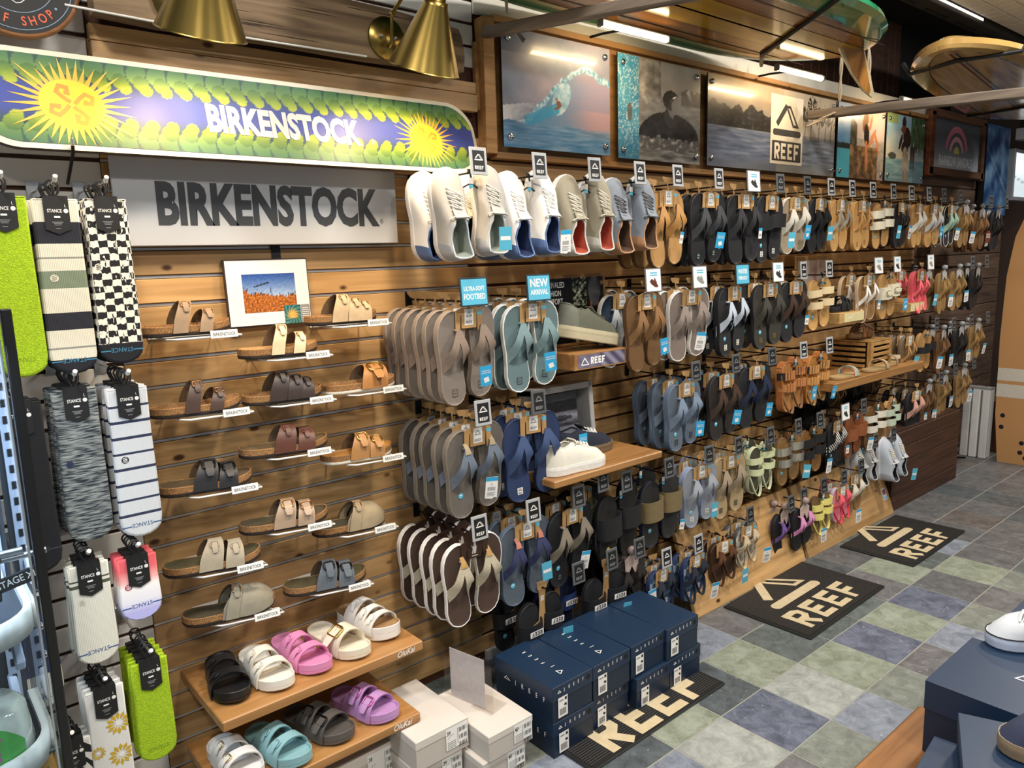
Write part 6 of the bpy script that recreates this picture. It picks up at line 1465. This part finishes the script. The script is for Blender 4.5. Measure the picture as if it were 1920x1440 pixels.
# grey boxes
GBX = mat('cfc8c0', .6, var=.03, scale=10); GBX2 = mat('bdb6af', .6, var=.03)
def grey_box(x, y, z, w, d, h, num, lab, rz=0):
    t = thing('shoe_box', lab, 'shoe box', (x, y, z), (0, 0, rz), 'pale grey shoe boxes by the shelf')
    b = MB(); b.box((0, 0, h * .5), (w - .003, d - .003, h * .98), GBX2, .001); b.build('box_body', t)
    b = MB(); b.box((0, 0, h * .86), (w, d, h * .28), GBX, .002); b.build('lid', t)
    b = MB(); f = -d / 2 - .0007; x0, x1 = .01, w / 2 - .006; z0, z1 = h * .22, h * .93
    b.flat([(x0, z0), (x1, z0), (x1, z1), (x0, z1)], f, PAPER); text(b, num, .018, INK, TM((x0 + .010, f - .0004, z1 - .022)), .75, .015)
    for k in range(3):
        for i in range(11): 
            if (i * 7 + k) % 5 != 3: b.flat([(x1 - .032 + i * .0026, z1 - .012 - k * .024), (x1 - .0306 + i * .0026, z1 - .012 - k * .024), (x1 - .0306 + i * .0026, z1 - .026 - k * .024), (x1 - .032 + i * .0026, z1 - .026 - k * .024)], f - .0004, INK)
    b.stroke([(x1 - .037, z0 + .008), (x1 - .037, z1 - .010)], .0012, f - .0004, INK); b.stroke([(x0 + .006, z0 + .034), (x0 + .016, z0 + .044), (x0 + .028, z0 + .046)], .0014, f - .0004, INKG)
    for i in range(4): b.flat([(x0 + .005, z0 + .024 - i * .006), (x0 + .036, z0 + .024 - i * .006), (x0 + .036, z0 + .022 - i * .006), (x0 + .005, z0 + .022 - i * .006)], f - .0004, INKG)
    b.build('label', t)
grey_box(1.138, -.362, .100, .192, .290, .098, '39', 'pale grey shoe box, top of the stack marked 39'); grey_box(1.128, -.355, .001, .175, .280, .098, '39', 'pale grey shoe box, bottom of the stack marked 39')
grey_box(1.326, -.455, .086, .176, .290, .085, '40', 'pale grey shoe box under the clear acrylic stand'); grey_box(1.305, -.45, .001, .170, .280, .084, '40', 'pale grey shoe box at the bottom beneath the acrylic stand')
grey_box(.945, -.245, .012, .225, .24, .118, '38', 'pale grey shoe box under the lower wooden shelf', .03)
# clear acrylic stand on the grey box
ACR = GLASS.copy(); ACR.name = 'clear_acrylic'; [n for n in ACR.node_tree.nodes if n.type == 'BSDF_TRANSPARENT'][0].inputs[0].default_value = (.95, .94, .93, 1)
t = thing('acrylic_stand', 'clear acrylic sign stand on a grey shoe box', 'stand', (1.300, -.42, .1715), (0, 0, -1.36))
b = MB(); b.box((0, 0, .09), (.205, .004, .175), ACR, .001); b.box((.06, .03, .003), (.085, .08, .003), ACR); b.build('clear_panel', t)
b = MB(); b.box((-.005, .0035, .088), (.145, .001, .165), mat('d8d4d6', .6)); b.build('paper_insert', t)
t = thing('fabric_bundle', 'crumpled brown fabric bundle between the grey boxes', 'bundle', (1.065, -.49, .03)); b = MB()
for i in range(7): a = i * .9; b.tube([(.02 * math.cos(a), .02 * math.sin(a), .0), (.028 * math.cos(a + .5), .028 * math.sin(a + .5), .03), (.012 * math.cos(a + 1), .012 * math.sin(a + 1), .055)], [.016, .014, .008], mat('8a6f4c', .9, var=.2), 7)
b.build('folds', t)
# ---- rubber mats
RIB = None
def ribmat():
    m, nt, b = newmat('ribbed_rubber'); N = nt.nodes; L_ = nt.links; b.inputs['Base Color'].default_value = hx('101010'); b.inputs['Roughness'].default_value = .6
    tc = N.new('ShaderNodeTexCoord'); wv = N.new('ShaderNodeTexWave'); wv.inputs['Scale'].default_value = 32; wv.bands_direction = 'Y'; L_.new(tc.outputs['Object'], wv.inputs['Vector']); bp = N.new('ShaderNodeBump'); bp.inputs['Strength'].default_value = .8; bp.inputs['Distance'].default_value = .004; L_.new(wv.outputs['Fac'], bp.inputs['Height']); L_.new(bp.outputs[0], b.inputs['Normal']); return m
RIB = ribmat(); LETM = mat('c3b391', .7, var=.15, scale=30); RUBB = mat('0e0e0e', .55)
def mat_rug(corners, lab, logo=True, h=.20):
    cx = sum(p[0] for p in corners) / 4; cy = sum(p[1] for p in corners) / 4
    a = math.atan2(corners[3][1] - corners[0][1] + corners[2][1] - corners[1][1], corners[3][0] - corners[0][0] + corners[2][0] - corners[1][0])
    w_ = (math.dist(corners[0], corners[3]) + math.dist(corners[1], corners[2])) / 2; d_ = (math.dist(corners[0], corners[1]) + math.dist(corners[2], corners[3])) / 2
    t = thing('rubber_mat', lab, 'mat', (cx, cy, .0018), (0, 0, a), 'black rubber mats'); b = MB(); b.box((0, 0, .004), (w_, d_, .008), RUBB, .004); b.build('mat_base', t)
    b = MB(); b.box((0, 0, .0085), (w_ - .03, d_ - .03, .0015), RIB); b.build('ribbed_field', t)
    return t, w_, d_
t, w_, d_ = mat_rug([(2.743, -.392), (2.752, -.800), (3.470, -.790), (3.440, -.372)], 'black mat with cream logo and word in front of the near kick panel')
def mat_logo(t, sx):
    b = MB(); peak_mark(b, -.02 * sx, .005, .40 * sx, .0096, LETM, 'xy'); b.build('logo', t); b = MB(); word_mark(b, -.27 * sx, -.165, .138 * sx, .0096, LETM, 'xy', None, .22, .15, 1.28); b.build('lettering', t)
mat_logo(t, 1.0)
t, w_, d_ = mat_rug([(3.80, -.405), (3.765, -.785), (4.46, -.775), (4.49, -.40)], 'black mat with cream logo and word in front of the far kick panel')
mat_logo(t, .97)
t, w_, d_ = mat_rug([(1.50, -.40), (1.52, -.765), (2.235, -.748), (2.215, -.40)], 'black mat with cream word partly under the navy boxes')
b = MB(); word_mark(b, -.245, -.165, .170, .0096, LETM, 'xy', None, .22, .12, 1.12); b.build('lettering', t)
# ---- bench with boxes and shoes, lower right
t = thing('bench', 'wooden bench at the lower right corner', 'bench', (1.70, -1.93, 0)); BEN = wood('bench_wood', '8f6238', '6e4824', rough=.4)
b = MB(); b.box((-.28, 0, .395), (1.0, .80, .05), BEN, .008); b.build('bench_top', t)
for x in (-.7, .15):
    for y in (-.33, .33): b = MB(); b.box((x, y, .185), (.06, .06, .37), BEN, .004); b.build('leg', t)
navy_box(1.87, -1.775, .421, .285, .33, .178, 'large navy shoe box on the bench below the white shoe', .0, False, False, True)
navy_box(1.52, -1.83, .421, .30, .30, .10, 'low navy shoe box at the front of the bench', .12)
navy_box(1.545, -1.85, .523, .30, .19, .075, 'navy shoe box under the navy suede shoe', .38)
navy_box(2.19, -1.80, .421, .30, .34, .178, 'navy shoe box at the right frame edge under the white shoe', .0)
t = thing('sneaker', 'white slip-on shoe on the large navy box', 'shoe', (2.185, -1.855, .601), (0, 0, .706)); sneaker('', .28, .10, 1, mat('bcc2ca', .7, var=.05), mat('b9c6dc', .5), None, WHITE, WHITE, None, t, th=.03, root=t, bow=False)
b = MB(); b.tube([(p[0], p[1], p[2]) for p in ring(outline(.28, .10, 1), 1.0, .031, .28)], .0016, INK, 6, False, None, True); b.build('piping', t)
t = thing('sneaker', 'navy suede shoe with gum sole at the lower right', 'shoe', (1.745, -2.025, .600), (0, 0, .66)); sneaker('', .28, .10, 1, mat('252c44', .9, var=.2), mat('8a7860', .6), None, mat('20263a', .8), mat('20263a', .8), None, t, th=.032, root=t, bow=False)

# ================================================================ displays between the hooks
# poster behind the olive shoe
t = thing('poster_stand', 'framed poster reading UNRIVALED CUSHION COMFORT behind the olive shoe', 'poster', (2.09, -.145, 1.235), (-.05, 0, 0))
b = MB(); b.box((0, .008, .135), (.36, .012, .275), SHELFW, .002); b.build('frame', t)
def cush(u, v):
    c = rgb('0d0e0f')
    if .48 < u < .72 and nz(u * 16, v * 14, 2) > .0: c = mix3(rgb('2c3a22'), rgb('d9dcc0'), .5 + nz(u * 24, v * 24, 4))
    if u > .7: c = rgb('1a1816'); c = mix3(c, rgb('6a3a2c'), .5) if v < .42 else c
    if E2(u, v, .84, .78, .10, .24): c = rgb('55565a')
    if E2(u, v, .78, .42, .022, .22) or E2(u, v, .90, .40, .022, .20): c = rgb('9a6248')
    if E2(u, v, .80, .16, .05, .06) or E2(u, v, .90, .17, .05, .06): c = rgb('5a5a50')
    return c
b = paint(.335, .25, 90, 64, cush, printmat(.3), .0014, None, .010); b.build('print', t)
b = MB()
for i, s_ in enumerate(('UNRIVALED', 'CUSHION', 'COMFORT')): text(b, s_, .030, PAPER, TM((-.165, .0008, .225 - i * .031)), .72, .02, 'LEFT')
for i, s_ in enumerate(('Engineered', 'Built-In Comfort', 'All Day Bounce')): text(b, s_, .016, PAPER, TM((-.165, .0008, .125 - i * .024)), .8, .005, 'LEFT')
b.build('lettering', t)
t = thing('display_riser', 'wooden riser box with grey printed front under the olive shoe', 'display box', (2.035, -.195, 1.170)); b = MB(); b.box((0, 0, .03), (.285, .27, .06), SHELFW, .002); b.build('box', t)
def slats(u, v): return mix3(rgb('4a4660'), rgb('8f8a9c'), .5 + .6 * math.sin((u * 5 + v * 1.2) * 5) * (1 if u > .45 else .2))
b = paint(.25, .048, 50, 12, slats, printmat(.4), -.1356, None, .006); b.build('print', t)
b = MB(); word_mark(b, -.06, .018, .025, -.1362, PAPER, w=.24); b.stroke([(-.11, .018), (-.092, .042), (-.072, .018), (-.11, .018)], .004, -.1362, PAPER); b.build('lettering', t)
t = thing('sneaker', 'olive running shoe with cream sole on the riser', 'shoe', (1.895, -.235, 1.290), (-.17, 0, -PI / 2 - .10)); t.rotation_euler = (-.20, 0, -PI / 2 - .12)
sneaker('', .29, .105, 1, mat('5f6152', .9, var=.15, scale=200), mat('bfb597', .6, var=.08), mat('6d7064', .8), mat('4a4c42', .8), BLK2, mat('b4a98a', .6), t, th=.045, root=t, bow=False)
b = MB(); b.box((0, .15, -.03), (.06, .15, .006), GLASS); b.build('clear_wedge', t)
# middle shelf with sneakers and framed wave
shelf(1.717, 2.300, -.400, .812, .026, 'wooden shelf with white and navy sneakers', None)
t = thing('sneaker', 'white low sneaker with untied laces on the wooden shelf', 'shoe', (1.735, -.325, .813), (0, 0, -PI / 2 - .06)); sneaker('', .285, .10, 1, mat('dedacc', .8, var=.06), mat('e8e6e0', .5), None, mat('e6e2d6', .8), mat('b9b4a8', .8), mat('d9d7d2', .5), t, th=.034, root=t)
t = thing('sneaker', 'navy sneaker with gum sole on the wooden shelf', 'shoe', (1.90, -.185, .813), (0, 0, -PI / 2 - .05)); sneaker('', .315, .105, 1, mat('1c2233', .9, var=.1), mat('6f5c46', .6), None, WHITE, mat('8a8f98', .8), mat('5c4a38', .6), t, th=.034, root=t, bow=False)
price_tag('blue').build('price_tag', t, (.075, .10, .10), (0, 0, PI / 2))
t = thing('framed_picture', 'deep white framed black and white wave picture behind the sneakers', 'picture', (2.02, -.115, .813), (-.09, 0, 0)); FRW = mat('c3c4c2', .6)
b = MB(); W2, H2 = .325, .265
for dx, dz, sx_, sz_ in ((0, .012, W2, .024), (0, H2 - .012, W2, .024), (-W2 / 2 + .012, H2 / 2, .024, H2), (W2 / 2 - .012, H2 / 2, .024, H2)): b.box((dx, 0, dz), (sx_, .09, sz_), FRW, .002)
b.box((0, .04, H2 / 2), (W2, .006, H2), mat('4a4a4c', .6)); b.build('frame', t)
def bwave(u, v):
    g = .30 + .12 * nz(u * 6, v * 20, 1)
    if v > .62: g = .16 + .1 * nz(u * 30, v * 20, 3)
    if v > .86: g = .32
    if .40 < v < .62: g = .75 - .35 * abs(v - .52) * 8 + .15 * nz(u * 8, v * 30, 2) - .4 * (1 if E2(u, v, .62, .50, .25, .05) else 0)
    if .2 < v < .33: g = .66 + .15 * nz(u * 8, v * 30, 5)
    return (g * .97, g * .97, g * 1.05)
b = paint(.225, .20, 50, 44, bwave, printmat(.3), -.020, -.135, .034); b.build('print', t)
# far riser boxes with sandals
def riser(x, z, lab, w_=.20):
    t = thing('display_riser', lab, 'display box', (x, -.25, z)); b = MB(); b.box((0, 0, .0), (w_, .16, .055), wood('pale_box', 'b9965e', '94723f', rough=.5), .002); b.build('box', t); b = MB(); b.box((.02, -.0815, 0), (w_ - .05, .002, .046), mat('d9cd9c', .5, var=.1, scale=20), .001); b.build('front_plate', t)
    b = MB(); word_mark(b, -.045, -.008, .016, -.083, mat('efe8c8', .5, var=0)); b.build('lettering', t); return t
riser(3.97, 1.213, 'small wooden riser with cream plate under the black sandal', .27)
riser(4.77, 1.215, 'small wooden riser with cream plate left of the coral sandals', .24)
t = thing('cork_sandal', 'black two-strap sandal on the left cream plate riser', 'sandal', (3.86, -.25, 1.242), (0, 0, -PI / 2)); contour_sandal(t, 'arizona', BK, BK, BK, BK, BK, .20, .085)
t = thing('cork_sandal', 'cream strap sandal on the right cream plate riser', 'sandal', (4.67, -.25, 1.244), (0, 0, -PI / 2)); contour_sandal(t, 'arizona', LEA('b9a071'), TAN, TAN, TAN, LEA('b9a071'), .20, .085)
t = thing('framed_picture', 'small pale framed beach picture behind the woven sandals', 'picture', (4.02, -.07, 1.29)); b = MB(); b.box((0, .004, .12), (.36, .010, .26), wood('pale_box', 'b9965e', '94723f'), .003); b.build('frame', t)
def beach(u, v): return mix3(rgb('e2d4c8'), rgb('8a3d34'), sst(.1, .0, abs(u - .6)) * (1 if v < .5 else .3) + .3 * nz(u * 6, v * 6, 1))
b = paint(.31, .21, 30, 24, beach, printmat(.4), -.0016, None, .015); b.build('print', t)
# far shelf with crate and sandals
shelf(3.70, 4.79, -.385, .893, .045, 'thick wooden shelf with a slatted crate and flat sandals', None)
t = thing('slatted_crate', 'wooden crate with slots standing on the thick shelf', 'crate', (4.405, -.165, .894)); CRW = wood('crate_wood', 'b08850', '8a6434', rough=.5)
for i in range(5):
    b = MB(); b.box((0, 0, 0), (.20, .014, .018), CRW, .002); b.build('front_slat', t, (0, -.131, .014 + i * .031))
    b = MB(); b.box((0, 0, 0), (.014, .20, .018), CRW, .002); b.build('side_slat', t, (-.122, .0, .014 + i * .031))
for x in (-.115, .115): b = MB(); b.box((x, -.125, .075), (.03, .026, .15), CRW, .002); b.build('corner_post', t)
b = MB(); b.box((-.115, .115, .075), (.03, .04, .15), CRW, .002); b.build('corner_post', t)
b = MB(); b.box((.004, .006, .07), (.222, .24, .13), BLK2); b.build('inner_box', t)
b = MB(); b.box((0, 0, .153), (.26, .276, .008), CRW, .002); b.build('lid', t)
t = thing('cork_sandal', 'tan cork sandal lying on the slatted crate', 'sandal', (4.28, -.17, 1.056), (0, 0, -PI / 2)); contour_sandal(t, 'three', LEA('7c5636'), TAN, LEA('8a6a44'), BRN, LEA('7c5636'), .24, .09)
def flat_sandal(lab, x, y, rz, strap, foot, s2=None, z=.894):
    t = thing('flat_sandal', lab, 'sandal', (x, y, z), (0, 0, rz)); b = MB(); ff_sole(b, .24, .086, 1, LEA('a8895c'), foot, .016); b.build('sole', t)
    for i, c in enumerate(s2 or [strap]): b = MB(); arch(b, .24, .086, .56 + i * .07, .70 - i * .03, .010, .050 - i * .006, .012, .011, .004, c, 0, 12); b.build('strap', t)
    return t
flat_sandal('sandal with pink, cream and sage puffy straps on the shelf', 3.80, -.315, -PI / 2 - .1, None, LEA('b39a6c'), [RUB('97a08a'), RUB('dccfb9'), RUB('c98a94')])
flat_sandal('beige thin strap sandal on the thick shelf, nearer', 4.14, -.33, -PI / 2 - .05, None, LEA('a08a60'), [LEA('b39a7c'), LEA('8a7450')])
flat_sandal('beige thin strap sandal on the thick shelf, farther', 4.34, -.32, -PI / 2 + .1, None, LEA('a08a60'), [LEA('a08a6c')])
t = thing('wedge_sandal', 'tan flatform sandal with cream midsole on the thick shelf', 'sandal', (4.60, -.10, .894), (0, 0, PI + .15)); b = MB(); ff_sole(b, .22, .10, 1, LEA('6d5334'), LEA('8a6c40'), .05, LEA('d2c4a4')); b.build('sole', t); b = MB(); arch(b, .22, .10, .62, .62, .03, .085, .014, .012, .004, LEA('b9a684')); b.build('strap', t); b = MB(); back_strap(b, .22, .10, LEA('b9a684'), .05, .05); b.build('heel_strap', t)
# ================================================================ things under the ceiling
def surfboard(name, lab, cx, cy, z, L, W, rz, rail, deck, stripes=(), th=.06, tail=.55, nose=.5, rot=(0, 0), DK=.64):
    t = thing('surfboard', lab, 'surfboard', (cx, cy, z), (rot[0], rot[1], rz)); N_ = 40
    def hw(s):  # s 0..1 along x
        a = min(1, s / .42) if s < .5 else min(1, (1 - s) / .30)
        return W / 2 * (1 - (1 - a) ** 2.4) ** .62 if a > 0 else 0
    S = [.5 - .5 * math.cos(PI * i / N_) for i in range(N_ + 1)]
    def rg(k, zz): return [((s - .5) * L * (1 - (1 - k) * .06), hw(s) * k, zz) for s in S] + [((s - .5) * L * (1 - (1 - k) * .06), -hw(s) * k, zz) for s in S[1:-1][::-1]]
    ks = [(DK, 0, deck), (DK + .03, 0, rail), (.93, .006, rail), (1, .022, rail), (.97, th * .8, rail), (.7, th, rail)]
    b = MB(); R_ = [rg(k, zz) for k, zz, m in ks]; n = len(R_[0])
    for i in range(len(R_) - 1): b.add(R_[i] + R_[i + 1], [(q, n + q, n + (q + 1) % n, (q + 1) % n) for q in range(n)], ks[i][2] if i else mat('2c1c12', .3, coat=.8), True)
    b.f = [f[::-1] for f in b.f]
    b.add(R_[0], [list(range(n))[::-1]], deck); b.add(R_[-1], [list(range(n))], rail); bd = b.build('board_body', t)
    b = MB()
    for y0, y1, m in stripes: b.add([(-L * .46, y0, -.0012), (L * .47, y0, -.0012), (L * .47, y1, -.0012), (-L * .46, y1, -.0012)], [(0, 1, 2, 3)][::1], m)
    if stripes: b.build('stringers', bd)
    return t, hw
GRNB = mat('2f8a5c', .12, var=.12, scale=4, coat=1.); WDB = wood('board_wood', '9a6428', '6f4014', rough=.14, sc=.5, bump=.0)
LW = wood('board_wood_light', 'b08a34', '8c6420', rough=.14, sc=.6, bump=0)
t, hw = surfboard('surfboard', 'green railed wooden longboard hanging under the ceiling', 2.35, -.43, 2.45, 2.56, .76, .0, GRNB, WDB, ((-.11, .11, LW), (-.006, .006, DBR), (-.20, -.192, DBR), (.192, .20, DBR)))
b = MB(); P = [(-.07, 0), (.06, 0), (.085, -.05), (.12, -.12), (.15, -.185), (.145, -.205), (.09, -.175), (.02, -.11), (-.04, -.04)]
b.prism(P, -.006, .006, mat('c3b48e', .3, coat=.5)); fn = b.build('fin', t, (1.13, -.08, .004), (.18, 0, -.45))
b = MB(); b.prism([(x * .8 + .008, z * .92 - .004) for x, z in P], -.0075, .0075, wood('fin_wood', 'a87436', '6e4318', ax='z', rough=.25)); b.build('fin_core', fn)
b = MB(); b.tube([(.36, -.41, .05), (.40, -.395, .0), (.62, -.1, -.008), (.86, .20, -.008), (1.05, .32, .0), (1.06, .33, .06)], .009, BLACK, 8); b.build('tie_strap', t)
t, hw = surfboard('surfboard', 'brown wooden surfboard hanging under the ceiling at the far right', 5.05, -.60, 2.42, 2.65, .62, .155, mat('c09c5c', .15, var=.15, scale=6, coat=1.), wood('board_burl', 'b89a6c', '8a6c48', rough=.18, sc=.8, bump=.0), ((-.022, -.012, mat('3c4a58', .3, coat=.5)), (.0, .010, mat('5a2c34', .3, coat=.5))))
b = MB(); b.tube([(-1.02, -.27, .06), (-1.03, -.24, .0), (-1.10, .0, -.009), (-.92, .24, 0), (-.9, .28, .06)], .010, BLACK, 8); b.build('tie_strap', t)
b = MB(); b.tube([(.5, -.31, .05), (.52, -.29, -.002), (.62, 0, -.009), (.75, .29, 0)], .010, BLACK, 8); b.build('tie_strap', t)
# poles on ropes
def rope(mb, p0, p1, m, r=.006, tw=26):
    p0 = Vector(p0); p1 = Vector(p1); d = (p1 - p0); n = 40; a = d.normalized().orthogonal().normalized(); c = d.normalized().cross(a)
    for k in range(2): mb.tube([p0 + d * (i / n) + (a * math.cos(i / n * tw * d.length + k * PI) + c * math.sin(i / n * tw * d.length + k * PI)) * r * .55 for i in range(n + 1)], r * .62, m, 6)
ROPE = mat('b9ab94', .9, var=.15, scale=200)
t = thing('rack_pole', 'grey wooden pole hanging on ropes below the boards, right', 'pole', (3.9, -.10, 2.315))
b = MB(); b.box((0, -.72, -.045), (.045, 1.46, .045), GREYW, .006, TM((0, 0, 0), (.062, 0, 0))); b.build('pole', t)
b = MB(); rope(b, (0, -.15, .0), (.02, -.15, .9), ROPE, .008); b.build('rope', t)
b = MB(); rope(b, (0.01, -.30, .0), (.03, -.26, .45), ROPE, .008); rope(b, (.03, -.26, .45), (.03, -.24, .9), ROPE, .008); b.build('rope', t)
b = MB(); rope(b, (-.02, -.14, -.055), (-.12, -.04, -.12), ROPE, .007); b.build('rope_end', t)
t = thing('rack_pole', 'grey wooden pole hanging on a rope above the wave photo, left', 'pole', (1.75, -.07, 2.385))
b = MB(); b.box((0, -.5, -.035), (.034, 1.02, .036), GREYW, .005, TM((0, 0, 0), (.118, 0, 0))); b.build('pole', t)
b = MB(); rope(b, (0, -.11, 0), (.0, -.11, .062), ROPE, .006); b.build('rope', t)
b = MB(); rope(b, (.01, -.12, -.03), (.06, -.09, -.045), ROPE, .008); rope(b, (.06, -.09, -.045), (.10, -.08, -.065), mat('5a5a5a', .8), .007); b.build('rope_end', t)
# ================================================================ far end of the wall
t = thing('framed_sign', 'grey sign with pink rainbow arcs in a rough wooden frame', 'sign', (6.03, -.04, 2.07))
def rsign(u, v): return mix3(rgb('a8b2bc'), rgb('565e68'), sst(.0, .7, v))
b = paint(.86, .33, 10, 20, rsign, printmat(.35), 0, None, .03); b.build('plate', t)
RF = wood('rough_frame', '6b4a34', '452c1e', rough=.8)
for dx, dz, sx_, sz_, m in ((-.47, .18, .07, .42, wood('red_frame', '7a4526', '54290f')), (.46, .18, .05, .42, RF), (0, .385, 1.0, .05, RF), (0, .005, 1.0, .05, RF)): b = MB(); b.box((dx, -.004, dz), (sx_, .04, sz_), m, .004); b.build('frame_side', t)
b = MB(); PK = mat('cf7a92', .5, var=0); PK2 = mat('e0a6b0', .5, var=0)
for r_, w_, m in ((.17, .042, PK), (.105, .034, PK2)): b.stroke([(r_ * math.cos(a) * 1.1, .135 + r_ * math.sin(a)) for a in [PI * .06 + PI * .88 * i / 20 for i in range(21)]], w_, -.0012, m)
b.flat([(.05 * math.cos(a), .14 + .05 * math.sin(a)) for a in [PI * i / 12 for i in range(13)]], -.0012, mat('d6cc7a', .5, var=0)); b.build('rainbow_arcs', t)
b = MB(); text(b, 'RAINBOW SANDALS', .095, mat('eef2f4', .5, var=0), TM((0, -.0012, .055)), .68, .012); b.build('lettering', t)
t = thing('wave_poster', 'blue wave poster column beside the rainbow sign', 'poster', (6.80, -.06, 1.80))
def bluew(u, v): return mix3(rgb('123a6c'), rgb('7fa9d0'), .45 + .9 * nz(u * 3 + v * 2, v * 4 - u * 2, 1) + (.5 if abs(v - .25 - .5 * (1 - u)) < .02 else 0))
b = MB(); b.box((0, .02, .33), (.50, .04, .68), BLK2); b.build('panel', t); b = paint(.49, .67, 40, 50, bluew, printmat(.3), -.001, None, -.005); b.build('print', t)
t = thing('display_screen', 'bright wall screen at the right edge above the tan board', 'screen', (7.30, -.10, 1.93)); b = MB(); b.box((0, .02, .18), (.52, .05, .40), mat('8f9498', .4), .004); b.build('housing', t)
def scr(u, v): return mix3(rgb('c9d8de'), rgb('f2f7fa'), sst(.2, .7, v)) if abs(v - .45 + .25 * u) > .02 else rgb('8fa6ae')
m_, nt_, b_ = newmat('screen_glow'); a_ = nt_.nodes.new('ShaderNodeAttribute'); a_.attribute_name = 'Col'; nt_.links.new(a_.outputs['Color'], b_.inputs['Emission Color']); b_.inputs['Emission Strength'].default_value = .85; nt_.links.new(a_.outputs['Color'], b_.inputs['Base Color'])
b = paint(.47, .34, 24, 20, scr, m_, -.006, None, .01); b.build('display', t)
t = thing('speaker_bracket', 'small white wall bracket above the bright screen', 'bracket', (7.22, -.10, 2.40)); b = MB(); b.box((0, 0, .03), (.13, .08, .09), mat('b9bcbf', .5), .004); b.build('body', t); b = MB(); b.box((-.02, -.02, .13), (.10, .07, .10), BLACK, .005); b.build('top_unit', t); b = MB(); b.tube([(.05, 0, .05), (.10, -.02, .2), (.02, 0, .3)], .006, BLACK, 6); b.build('cable', t)
# tan foam board standing
t = thing('foam_board', 'tall tan board with pale stripes and black holes standing at the right edge', 'board', (6.15, -.64, 0), (0, .02, 0)); TANB = mat('b98a58', .5, var=.05, scale=3)
o = [(.235, .0), (.27, .35), (.28, .9), (.27, 1.35), (.235, 1.62), (.17, 1.80), (.08, 1.88), (0, 1.90), (-.08, 1.88), (-.17, 1.80), (-.235, 1.62), (-.27, 1.35), (-.28, .9), (-.27, .35), (-.235, 0)]
b = MB(); b.prism(o, 0, .03, TANB, 'yz'); b.build('board_body', t)
for z0, z1 in ((.60, .69), (.48, .575)):
    b = MB(); b.add([(-.0008, .275, z0), (-.0008, -.275, z0), (-.0008, -.275, z1), (-.0008, .275, z1)], [(3, 2, 1, 0)], mat('c9c2b4', .5)); b.build('stripe', t)
for y, z in ((.222, .345), (.225, .26), (.09, .16), (.095, .09), (.06, .055)):
    b = MB(); b.add([(-.0012, y + .016 * math.cos(a), z + .016 * math.sin(a)) for a in [2 * PI * i / 14 for i in range(14)]], [list(range(14))], BLK2); b.build('hole', t)
b = MB(); text(b, 'SKIM', .05, mat('e6dcc8', .5, var=0), TM((-.0012, .10, 1.30), (0, 0, -PI / 2)), .9, .01); b.build('lettering', t)
for k, (y, c, lab) in enumerate(((-.175, 'b9b9b6', 'white foam slab leaning by the plinth, left'), (-.235, 'cfcfcc', 'white foam slab leaning by the plinth, middle'), (-.30, 'c3c3c0', 'white foam slab leaning by the plinth, right'))):
    t = thing('foam_slab', lab, 'slab', (6.2, y, 0), (0, .03, 0)); b = MB(); b.box((0, 0, .26), (.10, .052, .52), mat(c, .7, var=.05), .006); b.build('slab_body', t); b = MB(); b.box((0, 0, .524), (.102, .054, .012), mat('8a8a88', .6)); b.build('end_cap', t)
t = thing('wire_stand', 'dark wire stand behind the white foam slabs', 'stand', (5.95, -.12, 0)); b = MB(); b.tube([(0, 0, 0), (0, 0, .6)], .008, DARKM, 8); b.tube([(.08, 0, 0), (.08, 0, .6)], .008, DARKM, 8); b.build('uprights', t); b = MB(); b.tube([(0, 0, .3), (.08, 0, .3)], .006, DARKM, 6); b.tube([(-.05, -.1, .01), (.05, 0, .01), (.13, -.1, .01)], .008, DARKM, 6); b.build('crossbars', t)
t = thing('carton', 'brown cardboard carton on the floor behind the tan board', 'carton', (6.55, -.35, 0)); b = MB(); b.box((0, 0, .2), (.3, .3, .4), mat('5a3d2c', .8), .003); b.build('carton_body', t); b = MB(); b.box((0, -.151, .2), (.05, .001, .4), mat('7a5c40', .5)); b.build('tape', t)
